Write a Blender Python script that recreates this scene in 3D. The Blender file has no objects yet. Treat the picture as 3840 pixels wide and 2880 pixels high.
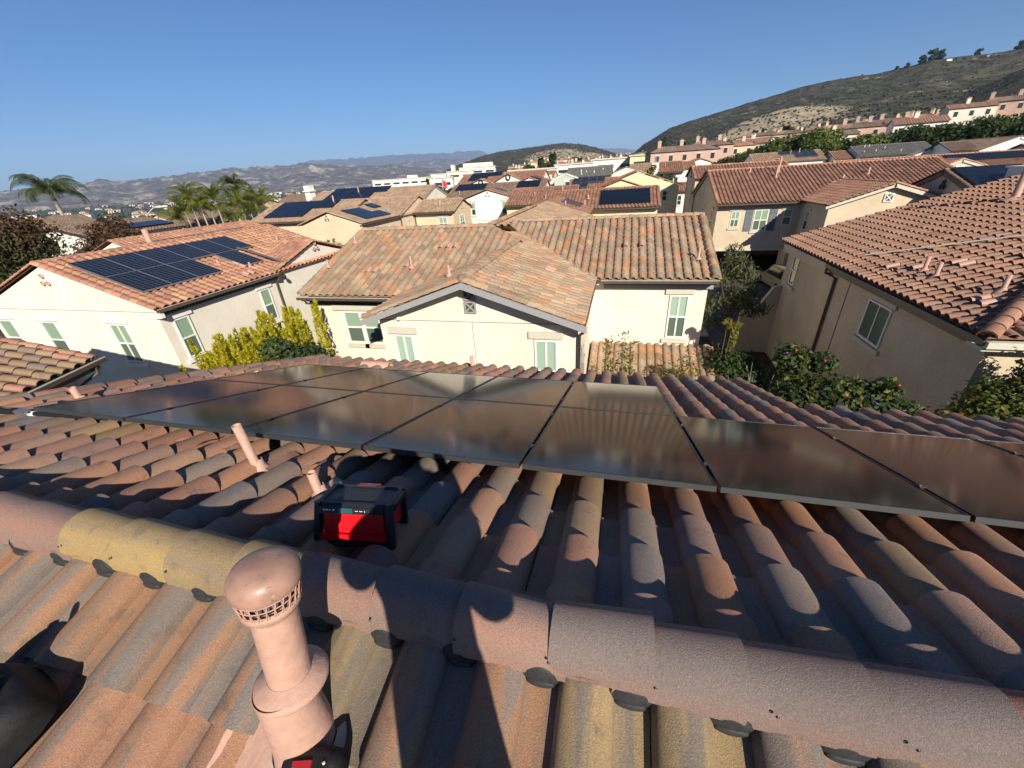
import bpy, bmesh, math, random
import numpy as np
from mathutils import Vector, Matrix, Quaternion, noise as mnoise

scene = bpy.context.scene
COL = scene.collection
rad = math.radians
random.seed(7); np.random.seed(7)

# ------------------------------------------------------------------ camera
CZ = 9.2                                   # eye height above the ground, standing on a two storey roof
FPX, PITCH, ROLL, YAW = 1486.03, 0.486315, -0.066394, 0.277931
cam_d = bpy.data.cameras.new('camera'); cam = bpy.data.objects.new('camera', cam_d); COL.objects.link(cam)
cam_d.sensor_width = 36.0; cam_d.lens = 36.0 * FPX / 3840.0
cam_d.clip_start = 0.02; cam_d.clip_end = 60000
_f = Vector((-math.sin(YAW) * math.cos(PITCH), math.cos(YAW) * math.cos(PITCH), -math.sin(PITCH)))
_r = Vector((math.cos(YAW), math.sin(YAW), 0)); _u = _r.cross(_f)
_r2 = _r * math.cos(ROLL) + _u * math.sin(ROLL); _u2 = -_r * math.sin(ROLL) + _u * math.cos(ROLL)
cam.matrix_world = Matrix(((_r2.x, _u2.x, -_f.x, 0), (_r2.y, _u2.y, -_f.y, 0), (_r2.z, _u2.z, -_f.z, CZ), (0, 0, 0, 1)))
scene.camera = cam

# ------------------------------------------------------------------ sky, sun, exposure
SUN_EL, SUN_AZ = rad(28), rad(180 - 33.5)    # azimuth clockwise from +Y
world = bpy.data.worlds.new("World"); scene.world = world; world.use_nodes = True
wn = world.node_tree; bgn = wn.nodes['Background']
sky = wn.nodes.new('ShaderNodeTexSky'); sky.sky_type = 'NISHITA'; sky.sun_disc = False
sky.sun_elevation = SUN_EL; sky.sun_rotation = SUN_AZ
sky.altitude = 200; sky.air_density = 1.0; sky.dust_density = 0.0; sky.ozone_density = 10.0
wn.links.new(sky.outputs[0], bgn.inputs[0]); bgn.inputs[1].default_value = 0.057
S = Vector((math.sin(SUN_AZ) * math.cos(SUN_EL), math.cos(SUN_AZ) * math.cos(SUN_EL), math.sin(SUN_EL)))
sl = bpy.data.lights.new('sun', 'SUN'); sun = bpy.data.objects.new('sun', sl); COL.objects.link(sun)
sl.energy = 5.0; sl.angle = rad(0.53); sl.color = (1.0, 0.91, 0.77)
sun.rotation_euler = (-S).to_track_quat('-Z', 'Y').to_euler(); sun.location = (0, 0, 60)
scene.view_settings.view_transform = 'Standard'; scene.view_settings.look = 'None'
scene.view_settings.exposure = 0.72; scene.view_settings.gamma = 1.0
scene.cycles.max_bounces = 6; scene.cycles.diffuse_bounces = 3; scene.cycles.glossy_bounces = 3
scene.cycles.transparent_max_bounces = 8; scene.cycles.volume_bounces = 0
scene.cycles.caustics_reflective = False; scene.cycles.caustics_refractive = False

# ------------------------------------------------------------------ materials
class NT:
    def __init__(s, name):
        s.m = bpy.data.materials.new(name); s.m.use_nodes = True
        s.t = s.m.node_tree; s.b = s.t.nodes['Principled BSDF']
    def n(s, typ, **kw):
        nd = s.t.nodes.new(typ)
        for k, v in kw.items(): setattr(nd, k, v)
        return nd
    def l(s, a, b): s.t.links.new(a, b)
    def noise(s, vec, scale, detail=3, rough=.55):
        nd = s.n('ShaderNodeTexNoise'); nd.inputs['Scale'].default_value = scale
        nd.inputs['Detail'].default_value = detail; nd.inputs['Roughness'].default_value = rough
        if vec is not None: s.l(vec, nd.inputs['Vector'])
        return nd.outputs['Fac']
    def ramp(s, fac, stops, interp='LINEAR'):
        nd = s.n('ShaderNodeValToRGB'); cr = nd.color_ramp; cr.interpolation = interp
        while len(cr.elements) < len(stops): cr.elements.new(0.5)
        for e, (p, c) in zip(cr.elements, stops):
            e.position = p; e.color = (c[0], c[1], c[2], 1) if hasattr(c, '__len__') else (c, c, c, 1)
        s.l(fac, nd.inputs[0]); return nd.outputs[0]
    def mix(s, fac, a, b, mode='MIX'):
        nd = s.n('ShaderNodeMix', data_type='RGBA', blend_type=mode)
        for sock, v in ((nd.inputs[0], fac), (nd.inputs[6], a), (nd.inputs[7], b)):
            if isinstance(v, (int, float)): sock.default_value = v
            elif isinstance(v, tuple): sock.default_value = (v[0], v[1], v[2], 1)
            else: s.l(v, sock)
        return nd.outputs[2]
    def math(s, op, a, b=0.0):
        nd = s.n('ShaderNodeMath', operation=op)
        for sock, v in ((nd.inputs[0], a), (nd.inputs[1], b)):
            if isinstance(v, (int, float)): sock.default_value = v
            else: s.l(v, sock)
        return nd.outputs[0]
    def obj(s): return s.n('ShaderNodeTexCoord').outputs['Object']
    def bump(s, h, strength, dist=.01):
        nd = s.n('ShaderNodeBump'); nd.inputs['Strength'].default_value = strength; nd.inputs['Distance'].default_value = dist
        s.l(h, nd.inputs['Height']); s.l(nd.outputs[0], s.b.inputs['Normal'])
    def color(s, c):
        if isinstance(c, tuple): s.b.inputs['Base Color'].default_value = (c[0], c[1], c[2], 1)
        else: s.l(c, s.b.inputs['Base Color'])
    def rough(s, v, spec=.5, metal=0.0):
        s.b.inputs['Roughness'].default_value = v; s.b.inputs['Specular IOR Level'].default_value = spec; s.b.inputs['Metallic'].default_value = metal

def plain(name, c, rough=.6, spec=.4, metal=0.0, var=.15, scale=6.0, bump=0.0, bscale=200.0):
    t = NT(name); o = t.obj()
    f = t.noise(o, scale, 4); k = t.ramp(f, [(.3, 1 - var), (.7, 1 + var * .5)])
    t.color(t.mix(1.0, c, k, 'MULTIPLY')); t.rough(rough, spec, metal)
    if bump: t.bump(t.noise(o, bscale, 2), bump)
    return t.m

def tile_mat(name, pal, alt, streak=.5, near=False, vary=.5, crown=False, alts=None):
    t = NT(name); o = t.obj()
    a = t.n('ShaderNodeAttribute', attribute_name='rnd'); r = a.outputs['Fac']
    n = len(pal); base = t.ramp(r, [(i / n, c) for i, c in enumerate(pal)], 'CONSTANT')
    uv = t.n('ShaderNodeUVMap').outputs[0]; sp = t.n('ShaderNodeSeparateXYZ'); t.l(uv, sp.inputs[0])
    cb = t.n('ShaderNodeCombineXYZ'); t.l(t.math('MULTIPLY', sp.outputs[0], 3.2), cb.inputs[0])
    t.l(t.math('MULTIPLY', sp.outputs[1], .35), cb.inputs[1]); t.l(t.math('MULTIPLY', r, 137.0), cb.inputs[2])
    if alts: alt = t.ramp(r, [(i / n, c) for i, c in enumerate(alts)], 'CONSTANT')
    st = t.ramp(t.noise(cb.outputs[0], 1.3, 3), [(.42, 0.0), (.62, 1.0)] if not alts else [(.44, 0.0), (.56, 1.0)])
    c = t.mix(t.math('MULTIPLY', st, streak), base, alt)
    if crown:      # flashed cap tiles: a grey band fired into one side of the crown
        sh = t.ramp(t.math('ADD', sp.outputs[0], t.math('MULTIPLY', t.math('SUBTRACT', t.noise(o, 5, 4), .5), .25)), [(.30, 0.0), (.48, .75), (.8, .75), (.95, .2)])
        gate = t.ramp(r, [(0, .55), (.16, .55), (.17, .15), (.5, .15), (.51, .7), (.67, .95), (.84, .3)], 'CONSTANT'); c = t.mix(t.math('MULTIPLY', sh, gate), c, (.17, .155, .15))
    jit = t.math('FRACT', t.math('MULTIPLY', r, 71.3)); c = t.mix(1.0, c, t.ramp(jit, [(0, 1 - vary * .35), (1, 1 + vary * .3)]), 'MULTIPLY')
    c = t.mix(1.0, c, t.ramp(t.noise(o, 1.1, 5), [(.3, .82), (.7, 1.12)]), 'MULTIPLY')
    fine = t.noise(o, 160 if near else 25, 4, .7)
    c = t.mix(1.0, c, t.ramp(fine, [(.3, .72), (.7, 1.2)]), 'MULTIPLY')
    if near:
        sp2 = t.ramp(t.noise(o, 9, 6, .7), [(.56, 0.0), (.70, .5)])
        c = t.mix(sp2, c, (.09, .08, .07))
        sp3 = t.ramp(t.noise(o, 420, 1), [(.70, 0.0), (.74, .6)]); c = t.mix(sp3, c, (.6, .5, .42))
        t.bump(t.noise(o, 210, 4, .75), .8, .006)
    t.color(c); t.rough(.85, .25); return t.m

def stucco(name, c, var=.06, dirt=.10):
    t = NT(name); o = t.obj()
    k = t.ramp(t.noise(o, .7, 6, .6), [(.3, 1 - var * 1.6), (.7, 1 + var)])
    k2 = t.ramp(t.noise(o, 14, 4), [(.3, 1 - var), (.7, 1 + var * .6)])
    cc = t.mix(1.0, t.mix(1.0, c, k, 'MULTIPLY'), k2, 'MULTIPLY')
    mp = t.n('ShaderNodeMapping'); mp.inputs['Scale'].default_value = (1.6, 1.6, .18); t.l(o, mp.inputs[0])
    st = t.ramp(t.noise(mp.outputs[0], 1.5, 5), [(.55, 0.0), (.8, dirt)])
    t.color(t.mix(st, cc, (c[0] * .55, c[1] * .52, c[2] * .48)))
    t.rough(.9, .2); t.bump(t.noise(o, 45, 4, .7), .25, .006); return t.m

TERRA = (.37, .185, .125); SALM = (.41, .205, .12); GRAYB = (.235, .185, .15); OCH = (.30, .205, .115); DGRAY = (.185, .165, .155); MAUVE = (.28, .175, .145)
M = {}
M['tile_near'] = tile_mat('roof tile mixed', [TERRA, MAUVE, GRAYB, SALM, OCH, TERRA, DGRAY, MAUVE, (.33, .20, .125), (.35, .18, .125), SALM, TERRA, (.31, .19, .14)], (.27, .18, .14), .5, True)
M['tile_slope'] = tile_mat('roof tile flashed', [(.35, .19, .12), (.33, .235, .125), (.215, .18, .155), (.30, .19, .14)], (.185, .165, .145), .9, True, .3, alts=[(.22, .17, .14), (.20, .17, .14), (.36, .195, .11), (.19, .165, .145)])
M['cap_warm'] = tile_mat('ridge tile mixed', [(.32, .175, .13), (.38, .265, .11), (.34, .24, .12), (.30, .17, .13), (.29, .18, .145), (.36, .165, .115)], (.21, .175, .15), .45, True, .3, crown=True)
M['tile_buff'] = tile_mat('roof tile buff', [(.40, .27, .165), (.37, .27, .18), (.42, .235, .135), (.34, .25, .17), (.38, .25, .16), (.45, .225, .12), (.36, .26, .175), (.30, .215, .155)], (.33, .26, .185), .5)
M['tile_pink'] = tile_mat('roof tile pink', [(.42, .205, .135), (.39, .19, .14), (.45, .27, .15), (.41, .2, .13), (.36, .18, .135), (.46, .25, .14)], (.40, .24, .155), .4)
M['tile_red'] = tile_mat('roof tile red brown', [(.30, .15, .10), (.27, .14, .10), (.33, .17, .11), (.24, .13, .095), (.31, .165, .115)], (.24, .15, .11), .4)
M['tile_brown'] = tile_mat('roof tile brown', [(.31, .165, .11), (.29, .16, .11), (.33, .18, .12), (.28, .165, .12)], (.25, .165, .12), .35, False, .3)
M['tile_straw'] = tile_mat('roof tile straw', [(.40, .29, .19), (.36, .25, .17), (.38, .24, .16), (.34, .25, .18), (.42, .3, .19)], (.31, .22, .16), .5)
M['tile_grey'] = tile_mat('roof shingle grey', [(.17, .165, .155), (.19, .18, .165), (.15, .15, .145), (.18, .17, .16)], (.13, .13, .13), .4)
M['tile_umber'] = tile_mat('roof tile umber', [(.22, .155, .115), (.25, .17, .125), (.2, .145, .11)], (.17, .13, .105), .4)
M['stucco_white'] = stucco('stucco white', (.72, .67, .58))
M['stucco_cream'] = stucco('stucco cream', (.70, .645, .54))
M['stucco_peach'] = stucco('stucco peach', (.64, .50, .35))
M['stucco_yellow'] = stucco('stucco yellow cream', (.70, .61, .38))
M['stucco_tan'] = stucco('stucco tan', (.56, .465, .34), .09, .2)
M['stucco_pure'] = stucco('stucco pure white', (.76, .73, .66))
M['stucco_pink'] = stucco('stucco pink', (.50, .34, .27))
M['stucco_sage'] = stucco('siding sage', (.42, .46, .40))
M['trim_white'] = plain('trim white', (.74, .72, .66), .5, var=.05)
M['trim_stone'] = plain('trim stone', (.52, .49, .40), .8, var=.08, scale=20)
M['trim_grey'] = plain('fascia weathered grey', (.30, .30, .305), .7, var=.3, scale=30)
M['gutter'] = plain('gutter brown', (.085, .062, .048), .45, .5)
M['gutter_pale'] = plain('gutter pale', (.46, .43, .38), .5)
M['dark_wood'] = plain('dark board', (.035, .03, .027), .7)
M['frame_white'] = plain('vinyl white', (.72, .72, .68), .4, var=.04)
M['black'] = plain('black plastic', (.012, .012, .013), .45, .5)
M['rubber'] = plain('rubber grey', (.030, .031, .033), .6, .3, var=.3, scale=60)
M['pinkpaint'] = plain('painted vent pink', (.46, .28, .215), .6, .35, var=.14, scale=25, bump=.15, bscale=90)
M['steel'] = plain('galvanized steel', (.35, .36, .37), .35, .5, .8)
M['shutter'] = plain('shutter blue grey', (.115, .14, .16), .7, var=.2)
M['shutter_dark'] = plain('shutter dark', (.03, .03, .032), .7, var=.2)

def pane_mat(name, c, rough=.06, slat=14.0, dark=.6):
    t = NT(name); uv = t.n('ShaderNodeUVMap').outputs[0]; sp = t.n('ShaderNodeSeparateXYZ'); t.l(uv, sp.inputs[0])
    w = t.math('FRACT', t.math('MULTIPLY', sp.outputs[1], slat)); k = t.ramp(w, [(.0, dark), (.18, 1.0), (.85, 1.0), (1.0, dark)])
    t.color(t.mix(1.0, c, k, 'MULTIPLY')); t.rough(rough, .6); return t.m
M['pane'] = pane_mat('glass over pale blinds', (.25, .36, .26))
M['pane_low'] = pane_mat('glass behind screen', (.10, .14, .11), .2)
M['pane_plain'] = pane_mat('glass over plain blind', (.30, .42, .33), .06, 1.0, .9)
M['pane_dark'] = pane_mat('glass dark', (.035, .045, .045), .05)

def solar_mat(name, cells=(6, 10), base=(.006, .0075, .012), line=(.02, .022, .028), lw=.03, rough=.13, fine=0.0, coat=0.0):
    t = NT(name); uv = t.n('ShaderNodeUVMap').outputs[0]; sp = t.n('ShaderNodeSeparateXYZ'); t.l(uv, sp.inputs[0])
    fs = []
    for i in (0, 1):
        w = t.math('FRACT', t.math('MULTIPLY', sp.outputs[i], float(cells[i])))
        fs.append(t.math('ADD', t.math('LESS_THAN', w, lw), t.math('GREATER_THAN', w, 1 - lw)))
    f = t.math('MINIMUM', t.math('ADD', fs[0], fs[1]), 1.0)
    c = t.mix(f, base, line)
    if fine:
        w = t.math('FRACT', t.math('MULTIPLY', sp.outputs[0], fine)); c = t.mix(t.math('LESS_THAN', w, .25), c, line)
    t.color(c); t.rough(rough, .5); t.b.inputs['IOR'].default_value = 1.5
    return t.m
M['solar_near'] = solar_mat('solar glass black', (6, 12), lw=.015, rough=.10, fine=66.0, base=(.0035, .004, .006), line=(.014, .015, .018))
M['solar_grid'] = solar_mat('solar glass gridded', (6, 10), base=(.004, .006, .014), line=(.115, .12, .125), lw=.04, rough=.2)
M['solar_blue'] = solar_mat('solar glass blue', (6, 10), base=(.008, .018, .055), line=(.03, .05, .09), lw=.05, rough=.18)
M['solar_frame'] = plain('black anodized frame', (.02, .02, .021), .4, .5, .3)
M['solar_edge'] = plain('silver frame edge', (.3, .31, .32), .4, .5, .6)

# ------------------------------------------------------------------ mesh building
class MB:
    """collects faces; build() links them as one mesh object"""
    def __init__(s): s.c = []; s.nv = 0; s.mats = []
    def mi(s, m):
        if m not in s.mats: s.mats.append(m)
        return s.mats.index(m)
    def raw(s, co, sizes, loops, mat, rnd=None, uv=None, smooth=False):
        co = np.asarray(co, float).reshape(-1, 3); sizes = np.asarray(sizes, int); loops = np.asarray(loops, int) + s.nv
        s.nv += len(co); nf = len(sizes)
        rnd = np.zeros(nf) if rnd is None else np.broadcast_to(np.asarray(rnd, float), (nf,))
        uv = np.zeros((len(loops), 2)) if uv is None else np.asarray(uv, float)
        s.c.append((co, sizes, loops, np.full(nf, s.mi(mat)), rnd, uv, np.broadcast_to(np.asarray(smooth, bool), (nf,))))
    def faces(s, co, fs, mat, rnd=None, uv=None, smooth=False):
        s.raw(co, [len(f) for f in fs], [i for f in fs for i in f], mat, rnd, uv, smooth)
    def box(s, x0, x1, y0, y1, z0, z1, mat, rnd=None):
        s.obox((0, 0, 0), (1, 0, 0), (0, 1, 0), (0, 0, 1), x0, x1, y0, y1, z0, z1, mat, rnd)
    def obox(s, o, ex, ey, ez, x0, x1, y0, y1, z0, z1, mat, rnd=None):
        o, ex, ey, ez = (np.asarray(q, float) for q in (o, ex, ey, ez))
        co = [o + ex * x + ey * y + ez * z for z in (z0, z1) for y in (y0, y1) for x in (x0, x1)]
        fs = [(0, 2, 3, 1), (4, 5, 7, 6), (0, 1, 5, 4), (2, 6, 7, 3), (0, 4, 6, 2), (1, 3, 7, 5)]
        if np.dot(np.cross(ex, ey), ez) < 0: fs = [f[::-1] for f in fs]
        uv = [(0, 0), (1, 0), (1, 1), (0, 1)] * 6
        s.faces(co, fs, mat, rnd, uv)
    def poly(s, pts, mat, rnd=None, uv=None): s.faces(pts, [tuple(range(len(pts)))], mat, rnd, uv)
    def tube(s, pts, r, mat, seg=8, cap=True, rnd=None, smooth=True):
        pts = [Vector(p) for p in pts]; rs = r if hasattr(r, '__len__') else [r] * len(pts)
        co = []; N = len(pts)
        for i, p in enumerate(pts):
            t = (pts[min(i + 1, N - 1)] - pts[max(i - 1, 0)]).normalized()
            a = t.orthogonal().normalized() if i == 0 else (a - t * a.dot(t)).normalized()
            b = t.cross(a)
            for k in range(seg):
                w = 2 * math.pi * k / seg; co.append(p + (a * math.cos(w) + b * math.sin(w)) * rs[i])
        fs = [(i * seg + k, i * seg + (k + 1) % seg, (i + 1) * seg + (k + 1) % seg, (i + 1) * seg + k) for i in range(N - 1) for k in range(seg)]
        s.faces(co, fs, mat, rnd, None, smooth)
        if cap:
            s.faces(co[:seg], [tuple(range(seg))[::-1]], mat, rnd); s.faces(co[-seg:], [tuple(range(seg))], mat, rnd)
    def lathe(s, prof, mat, o=(0, 0, 0), ax=(0, 0, 1), seg=20, rnd=None, smooth=True, closed=False):
        ax = Vector(ax).normalized(); a = ax.orthogonal().normalized(); b = ax.cross(a); o = Vector(o)
        co = [o + ax * h + (a * math.cos(2 * math.pi * k / seg) + b * math.sin(2 * math.pi * k / seg)) * r for r, h in prof for k in range(seg)]
        fs = [(i * seg + k, i * seg + (k + 1) % seg, (i + 1) * seg + (k + 1) % seg, (i + 1) * seg + k) for i in range(len(prof) - 1) for k in range(seg)]
        s.faces(co, fs, mat, rnd, None, smooth)
    def ell(s, c, rx, ry, rz, mat, seg=10, rings=6, rnd=None, z0=-1.0, rot=None):
        co = []; c = Vector(c)
        for i in range(rings + 1):
            th = math.asin(max(-1, z0)) + (math.pi / 2 - math.asin(max(-1, z0))) * i / rings
            for k in range(seg):
                w = 2 * math.pi * k / seg
                v = Vector((rx * math.cos(th) * math.cos(w), ry * math.cos(th) * math.sin(w), rz * math.sin(th)))
                co.append(c + (rot @ v if rot else v))
        fs = [(i * seg + k, i * seg + (k + 1) % seg, (i + 1) * seg + (k + 1) % seg, (i + 1) * seg + k) for i in range(rings) for k in range(seg)]
        s.faces(co, fs, mat, rnd, None, True)
    def mesh(s, name, org=(0, 0, 0)):
        me = bpy.data.meshes.new(name)
        if s.c:
            co = np.concatenate([c[0] for c in s.c]) - np.asarray(org, float); sz = np.concatenate([c[1] for c in s.c]); lp = np.concatenate([c[2] for c in s.c])
            me.vertices.add(len(co)); me.vertices.foreach_set('co', co.ravel())
            me.loops.add(len(lp)); me.loops.foreach_set('vertex_index', lp)
            me.polygons.add(len(sz)); me.polygons.foreach_set('loop_start', np.concatenate([[0], np.cumsum(sz)[:-1]]))
            me.polygons.foreach_set('material_index', np.concatenate([c[3] for c in s.c]))
            me.polygons.foreach_set('use_smooth', np.concatenate([c[6] for c in s.c]))
            a = me.attributes.new('rnd', 'FLOAT', 'FACE'); a.data.foreach_set('value', np.concatenate([c[4] for c in s.c]))
            u = me.uv_layers.new(name='uv'); u.data.foreach_set('uv', np.concatenate([c[5] for c in s.c]).ravel())
            me.update(calc_edges=True); me.validate()
        for m in s.mats: me.materials.append(m)
        return me
    def build(s, name, parent=None, org=None, label=None):
        if org is None: org = ROOTLOC.get(parent, (0, 0, 0)) if parent else (0, 0, 0)
        o = bpy.data.objects.new(name, s.mesh(name, org)); COL.objects.link(o)
        if parent: o.parent = parent; ROOTLOC[o] = org
        else: o.location = org
        if label: o['label'] = label
        return o
ROOTLOC = {}
def tag(o, label, cat, group=None, kind=None):
    if label: o['label'] = label
    if cat: o['category'] = cat
    if group: o['group'] = group
    if kind: o['kind'] = kind
    return o
def thing(name, label, cat, loc, group=None):
    o = bpy.data.objects.new(name, None); COL.objects.link(o); o.location = loc; o.empty_display_size = .2
    ROOTLOC[o] = tuple(loc); return tag(o, label, cat, group)
def single(mb, name, label, cat, loc=(0, 0, 0), group=None):
    return tag(mb.build(name, None, loc), label, cat, group)
def structure(mb, name): return tag(mb.build(name), None, None, None, 'structure')

# ------------------------------------------------------------------ clay tile roofing
TW, TL = .30, .36
def tiles(mb, O, u, v, U, V, mat, clips=(), W=TW, L=TL, h=.072, bp=6, pp=2, lift=.040, jit=.004, bw=.63, rndf=None, deck=True):
    """barrel tiles over the plane O + a*u + b*v; clips = [(a, b, na, nb)] keeps the side n points away from"""
    O, u, v = (np.asarray(q, float) for q in (O, u, v)); n = np.cross(u, v)
    nc, nr = max(1, int(math.ceil(U / W - 1e-3))), max(1, int(math.ceil(V / L - 1e-3)))
    th = np.linspace(math.pi, 0, bp)
    bx, bh = W * bw / 2 * (1 + np.cos(th)), h * np.sin(th) ** .85
    px_, ph = np.linspace(W * bw, W, pp + 1), -.008 * np.sin(np.linspace(0, math.pi, pp + 1))
    I, J = np.meshgrid(np.arange(nc), np.arange(nr), indexing='ij'); I, J = I.ravel(), J.ravel(); T = len(I)
    r = np.random.rand(T) if rndf is None else rndf(I, J)
    ju, jl = (np.random.rand(T) - .5) * 2 * jit, (np.random.rand(T) - .5) * 2 * jit
    jv = (np.random.rand(T) - .5) * 2 * jit
    for X, Hh in ((bx, bh), (px_, ph)):
        m = len(X); P = np.zeros((T, 4, m, 3))
        uu = (I * W + ju)[:, None] + X[None, :]
        vlo, vhi = (J * L + jv)[:, None] + 0 * X[None, :], (np.minimum((J + 1) * L, V))[:, None] + .012 + 0 * X[None, :]
        hl, hh = Hh[None, :] + lift + jl[:, None], Hh[None, :] + .003 + 0 * jl[:, None]
        for lev, (vv, zz) in enumerate(((vlo, hl - .024), (vlo, hl), (vlo, hl), (vhi, hh))):
            P[:, lev] = O + uu[..., None] * u + vv[..., None] * v + zz[..., None] * n
        idx = np.arange(T * 4 * m).reshape(T, 4, m); fl = []
        for lev in (0, 2):
            fl.append(np.stack([idx[:, lev, :-1], idx[:, lev, 1:], idx[:, lev + 1, 1:], idx[:, lev + 1, :-1]], -1))
        F = np.stack(fl, 1).reshape(T, -1, 4)            # T, 2*(m-1), 4
        uvx = X / W; q = np.stack([uvx[:-1], uvx[1:], uvx[1:], uvx[:-1]], -1)
        uvl = np.stack([np.concatenate([q, q]), np.concatenate([np.zeros((m - 1, 4)), np.tile([0, 0, 1., 1.], (m - 1, 1))])], -1)
        nf = F.shape[1]; sm = np.tile(np.concatenate([np.zeros(m - 1, bool), np.ones(m - 1, bool)]), T)
        co, lo, rn, uv = P.reshape(-1, 3), F.reshape(-1), np.repeat(r, nf), np.tile(uvl.reshape(-1, 2), (T, 1))
        sz = np.full(T * nf, 4)
        if clips:
            t = MB(); t.raw(co, sz, lo, mat, rn, uv, sm); me = t.mesh('t'); bm = bmesh.new(); bm.from_mesh(me)
            for a, b, na, nb in clips:
                bmesh.ops.bisect_plane(bm, geom=bm.verts[:] + bm.edges[:] + bm.faces[:], plane_co=Vector(O + u * a + v * b), plane_no=Vector(u * na + v * nb), clear_outer=True)
            bm.to_mesh(me); bm.free()
            nv = len(me.vertices); np_ = len(me.polygons)
            if np_ == 0: bpy.data.meshes.remove(me); continue
            co = np.empty(nv * 3); me.vertices.foreach_get('co', co); co = co.reshape(-1, 3)
            sz = np.empty(np_, int); me.polygons.foreach_get('loop_total', sz); lo = np.empty(len(me.loops), int); me.loops.foreach_get('vertex_index', lo)
            rn = np.empty(np_); me.attributes['rnd'].data.foreach_get('value', rn); sm = np.empty(np_, bool); me.polygons.foreach_get('use_smooth', sm)
            uv = np.empty(len(lo) * 2); me.uv_layers[0].data.foreach_get('uv', uv); uv = uv.reshape(-1, 2); bpy.data.meshes.remove(me)
        mb.raw(co, sz, lo, mat, rn, uv, sm)
    if deck:
        pts = [(0, 0), (U, 0), (U, V), (0, V)]
        for a, b, na, nb in clips:
            out = []
            for i, p in enumerate(pts):
                q = pts[(i + 1) % len(pts)]; d0 = (p[0] - a) * na + (p[1] - b) * nb; d1 = (q[0] - a) * na + (q[1] - b) * nb
                if d0 <= 0: out.append(p)
                if d0 * d1 < 0: k = d0 / (d0 - d1); out.append((p[0] + (q[0] - p[0]) * k, p[1] + (q[1] - p[1]) * k))
            pts = out
        if len(pts) > 2: mb.poly([O + u * a + v * (b + .02) - n * .03 for a, b in pts], mat, .02)

def slope_frame(face, s):
    c, d = math.cos(s), math.sin(s)
    return {'-y': ((1, 0, 0), (0, c, d)), '+y': ((-1, 0, 0), (0, -c, d)), '+x': ((0, 1, 0), (-c, 0, d)), '-x': ((0, -1, 0), (c, 0, d))}[face]

def caps(mb, A, B, mat, r=.115, L=.36, hh=None, seg=8, up=(0, 0, 1), rnds=None, flip=False, lap=.05, sink=.0, jit=.006):
    """overlapping half round cap tiles from A to B"""
    A, B = Vector(A), Vector(B)
    if flip: A, B = B, A
    t = (B - A); D = t.length; t.normalize(); up = Vector(up); sd = t.cross(up).normalized(); up = sd.cross(t).normalized()
    hh = hh or r; n = max(1, round(D / L)); L = D / n
    for i in range(n):
        rn = random.random() if rnds is None else rnds[i % len(rnds)]
        s0, s1 = i * L - lap * .2, (i + 1) * L + lap
        dj = (random.random() - .5) * 2 * jit; co = []
        lv = [(s0, .86, -.016), (s0, 1.0, 0.0), (s0, 1.0, 0.0), (s1, .93, -.022)]
        for sv, k, dz in lv:
            for j in range(seg + 1):
                w = math.pi * j / seg
                co.append(A + t * sv + sd * (math.cos(w) * r * k + dj) + up * (math.sin(w) ** .9 * hh * k + dz - sink))
        m = seg + 1; fs = []; sm = []
        uv = []
        for lev in (0, 2):
            for j in range(seg):
                fs.append((lev * m + j + 1, lev * m + j, (lev + 1) * m + j, (lev + 1) * m + j + 1)); sm.append(lev == 2)
                uv += [((j + 1) / seg, 0), (j / seg, 0), (j / seg, 1), ((j + 1) / seg, 1)]
        mb.faces(co, fs, mat, rn, uv, sm)

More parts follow.
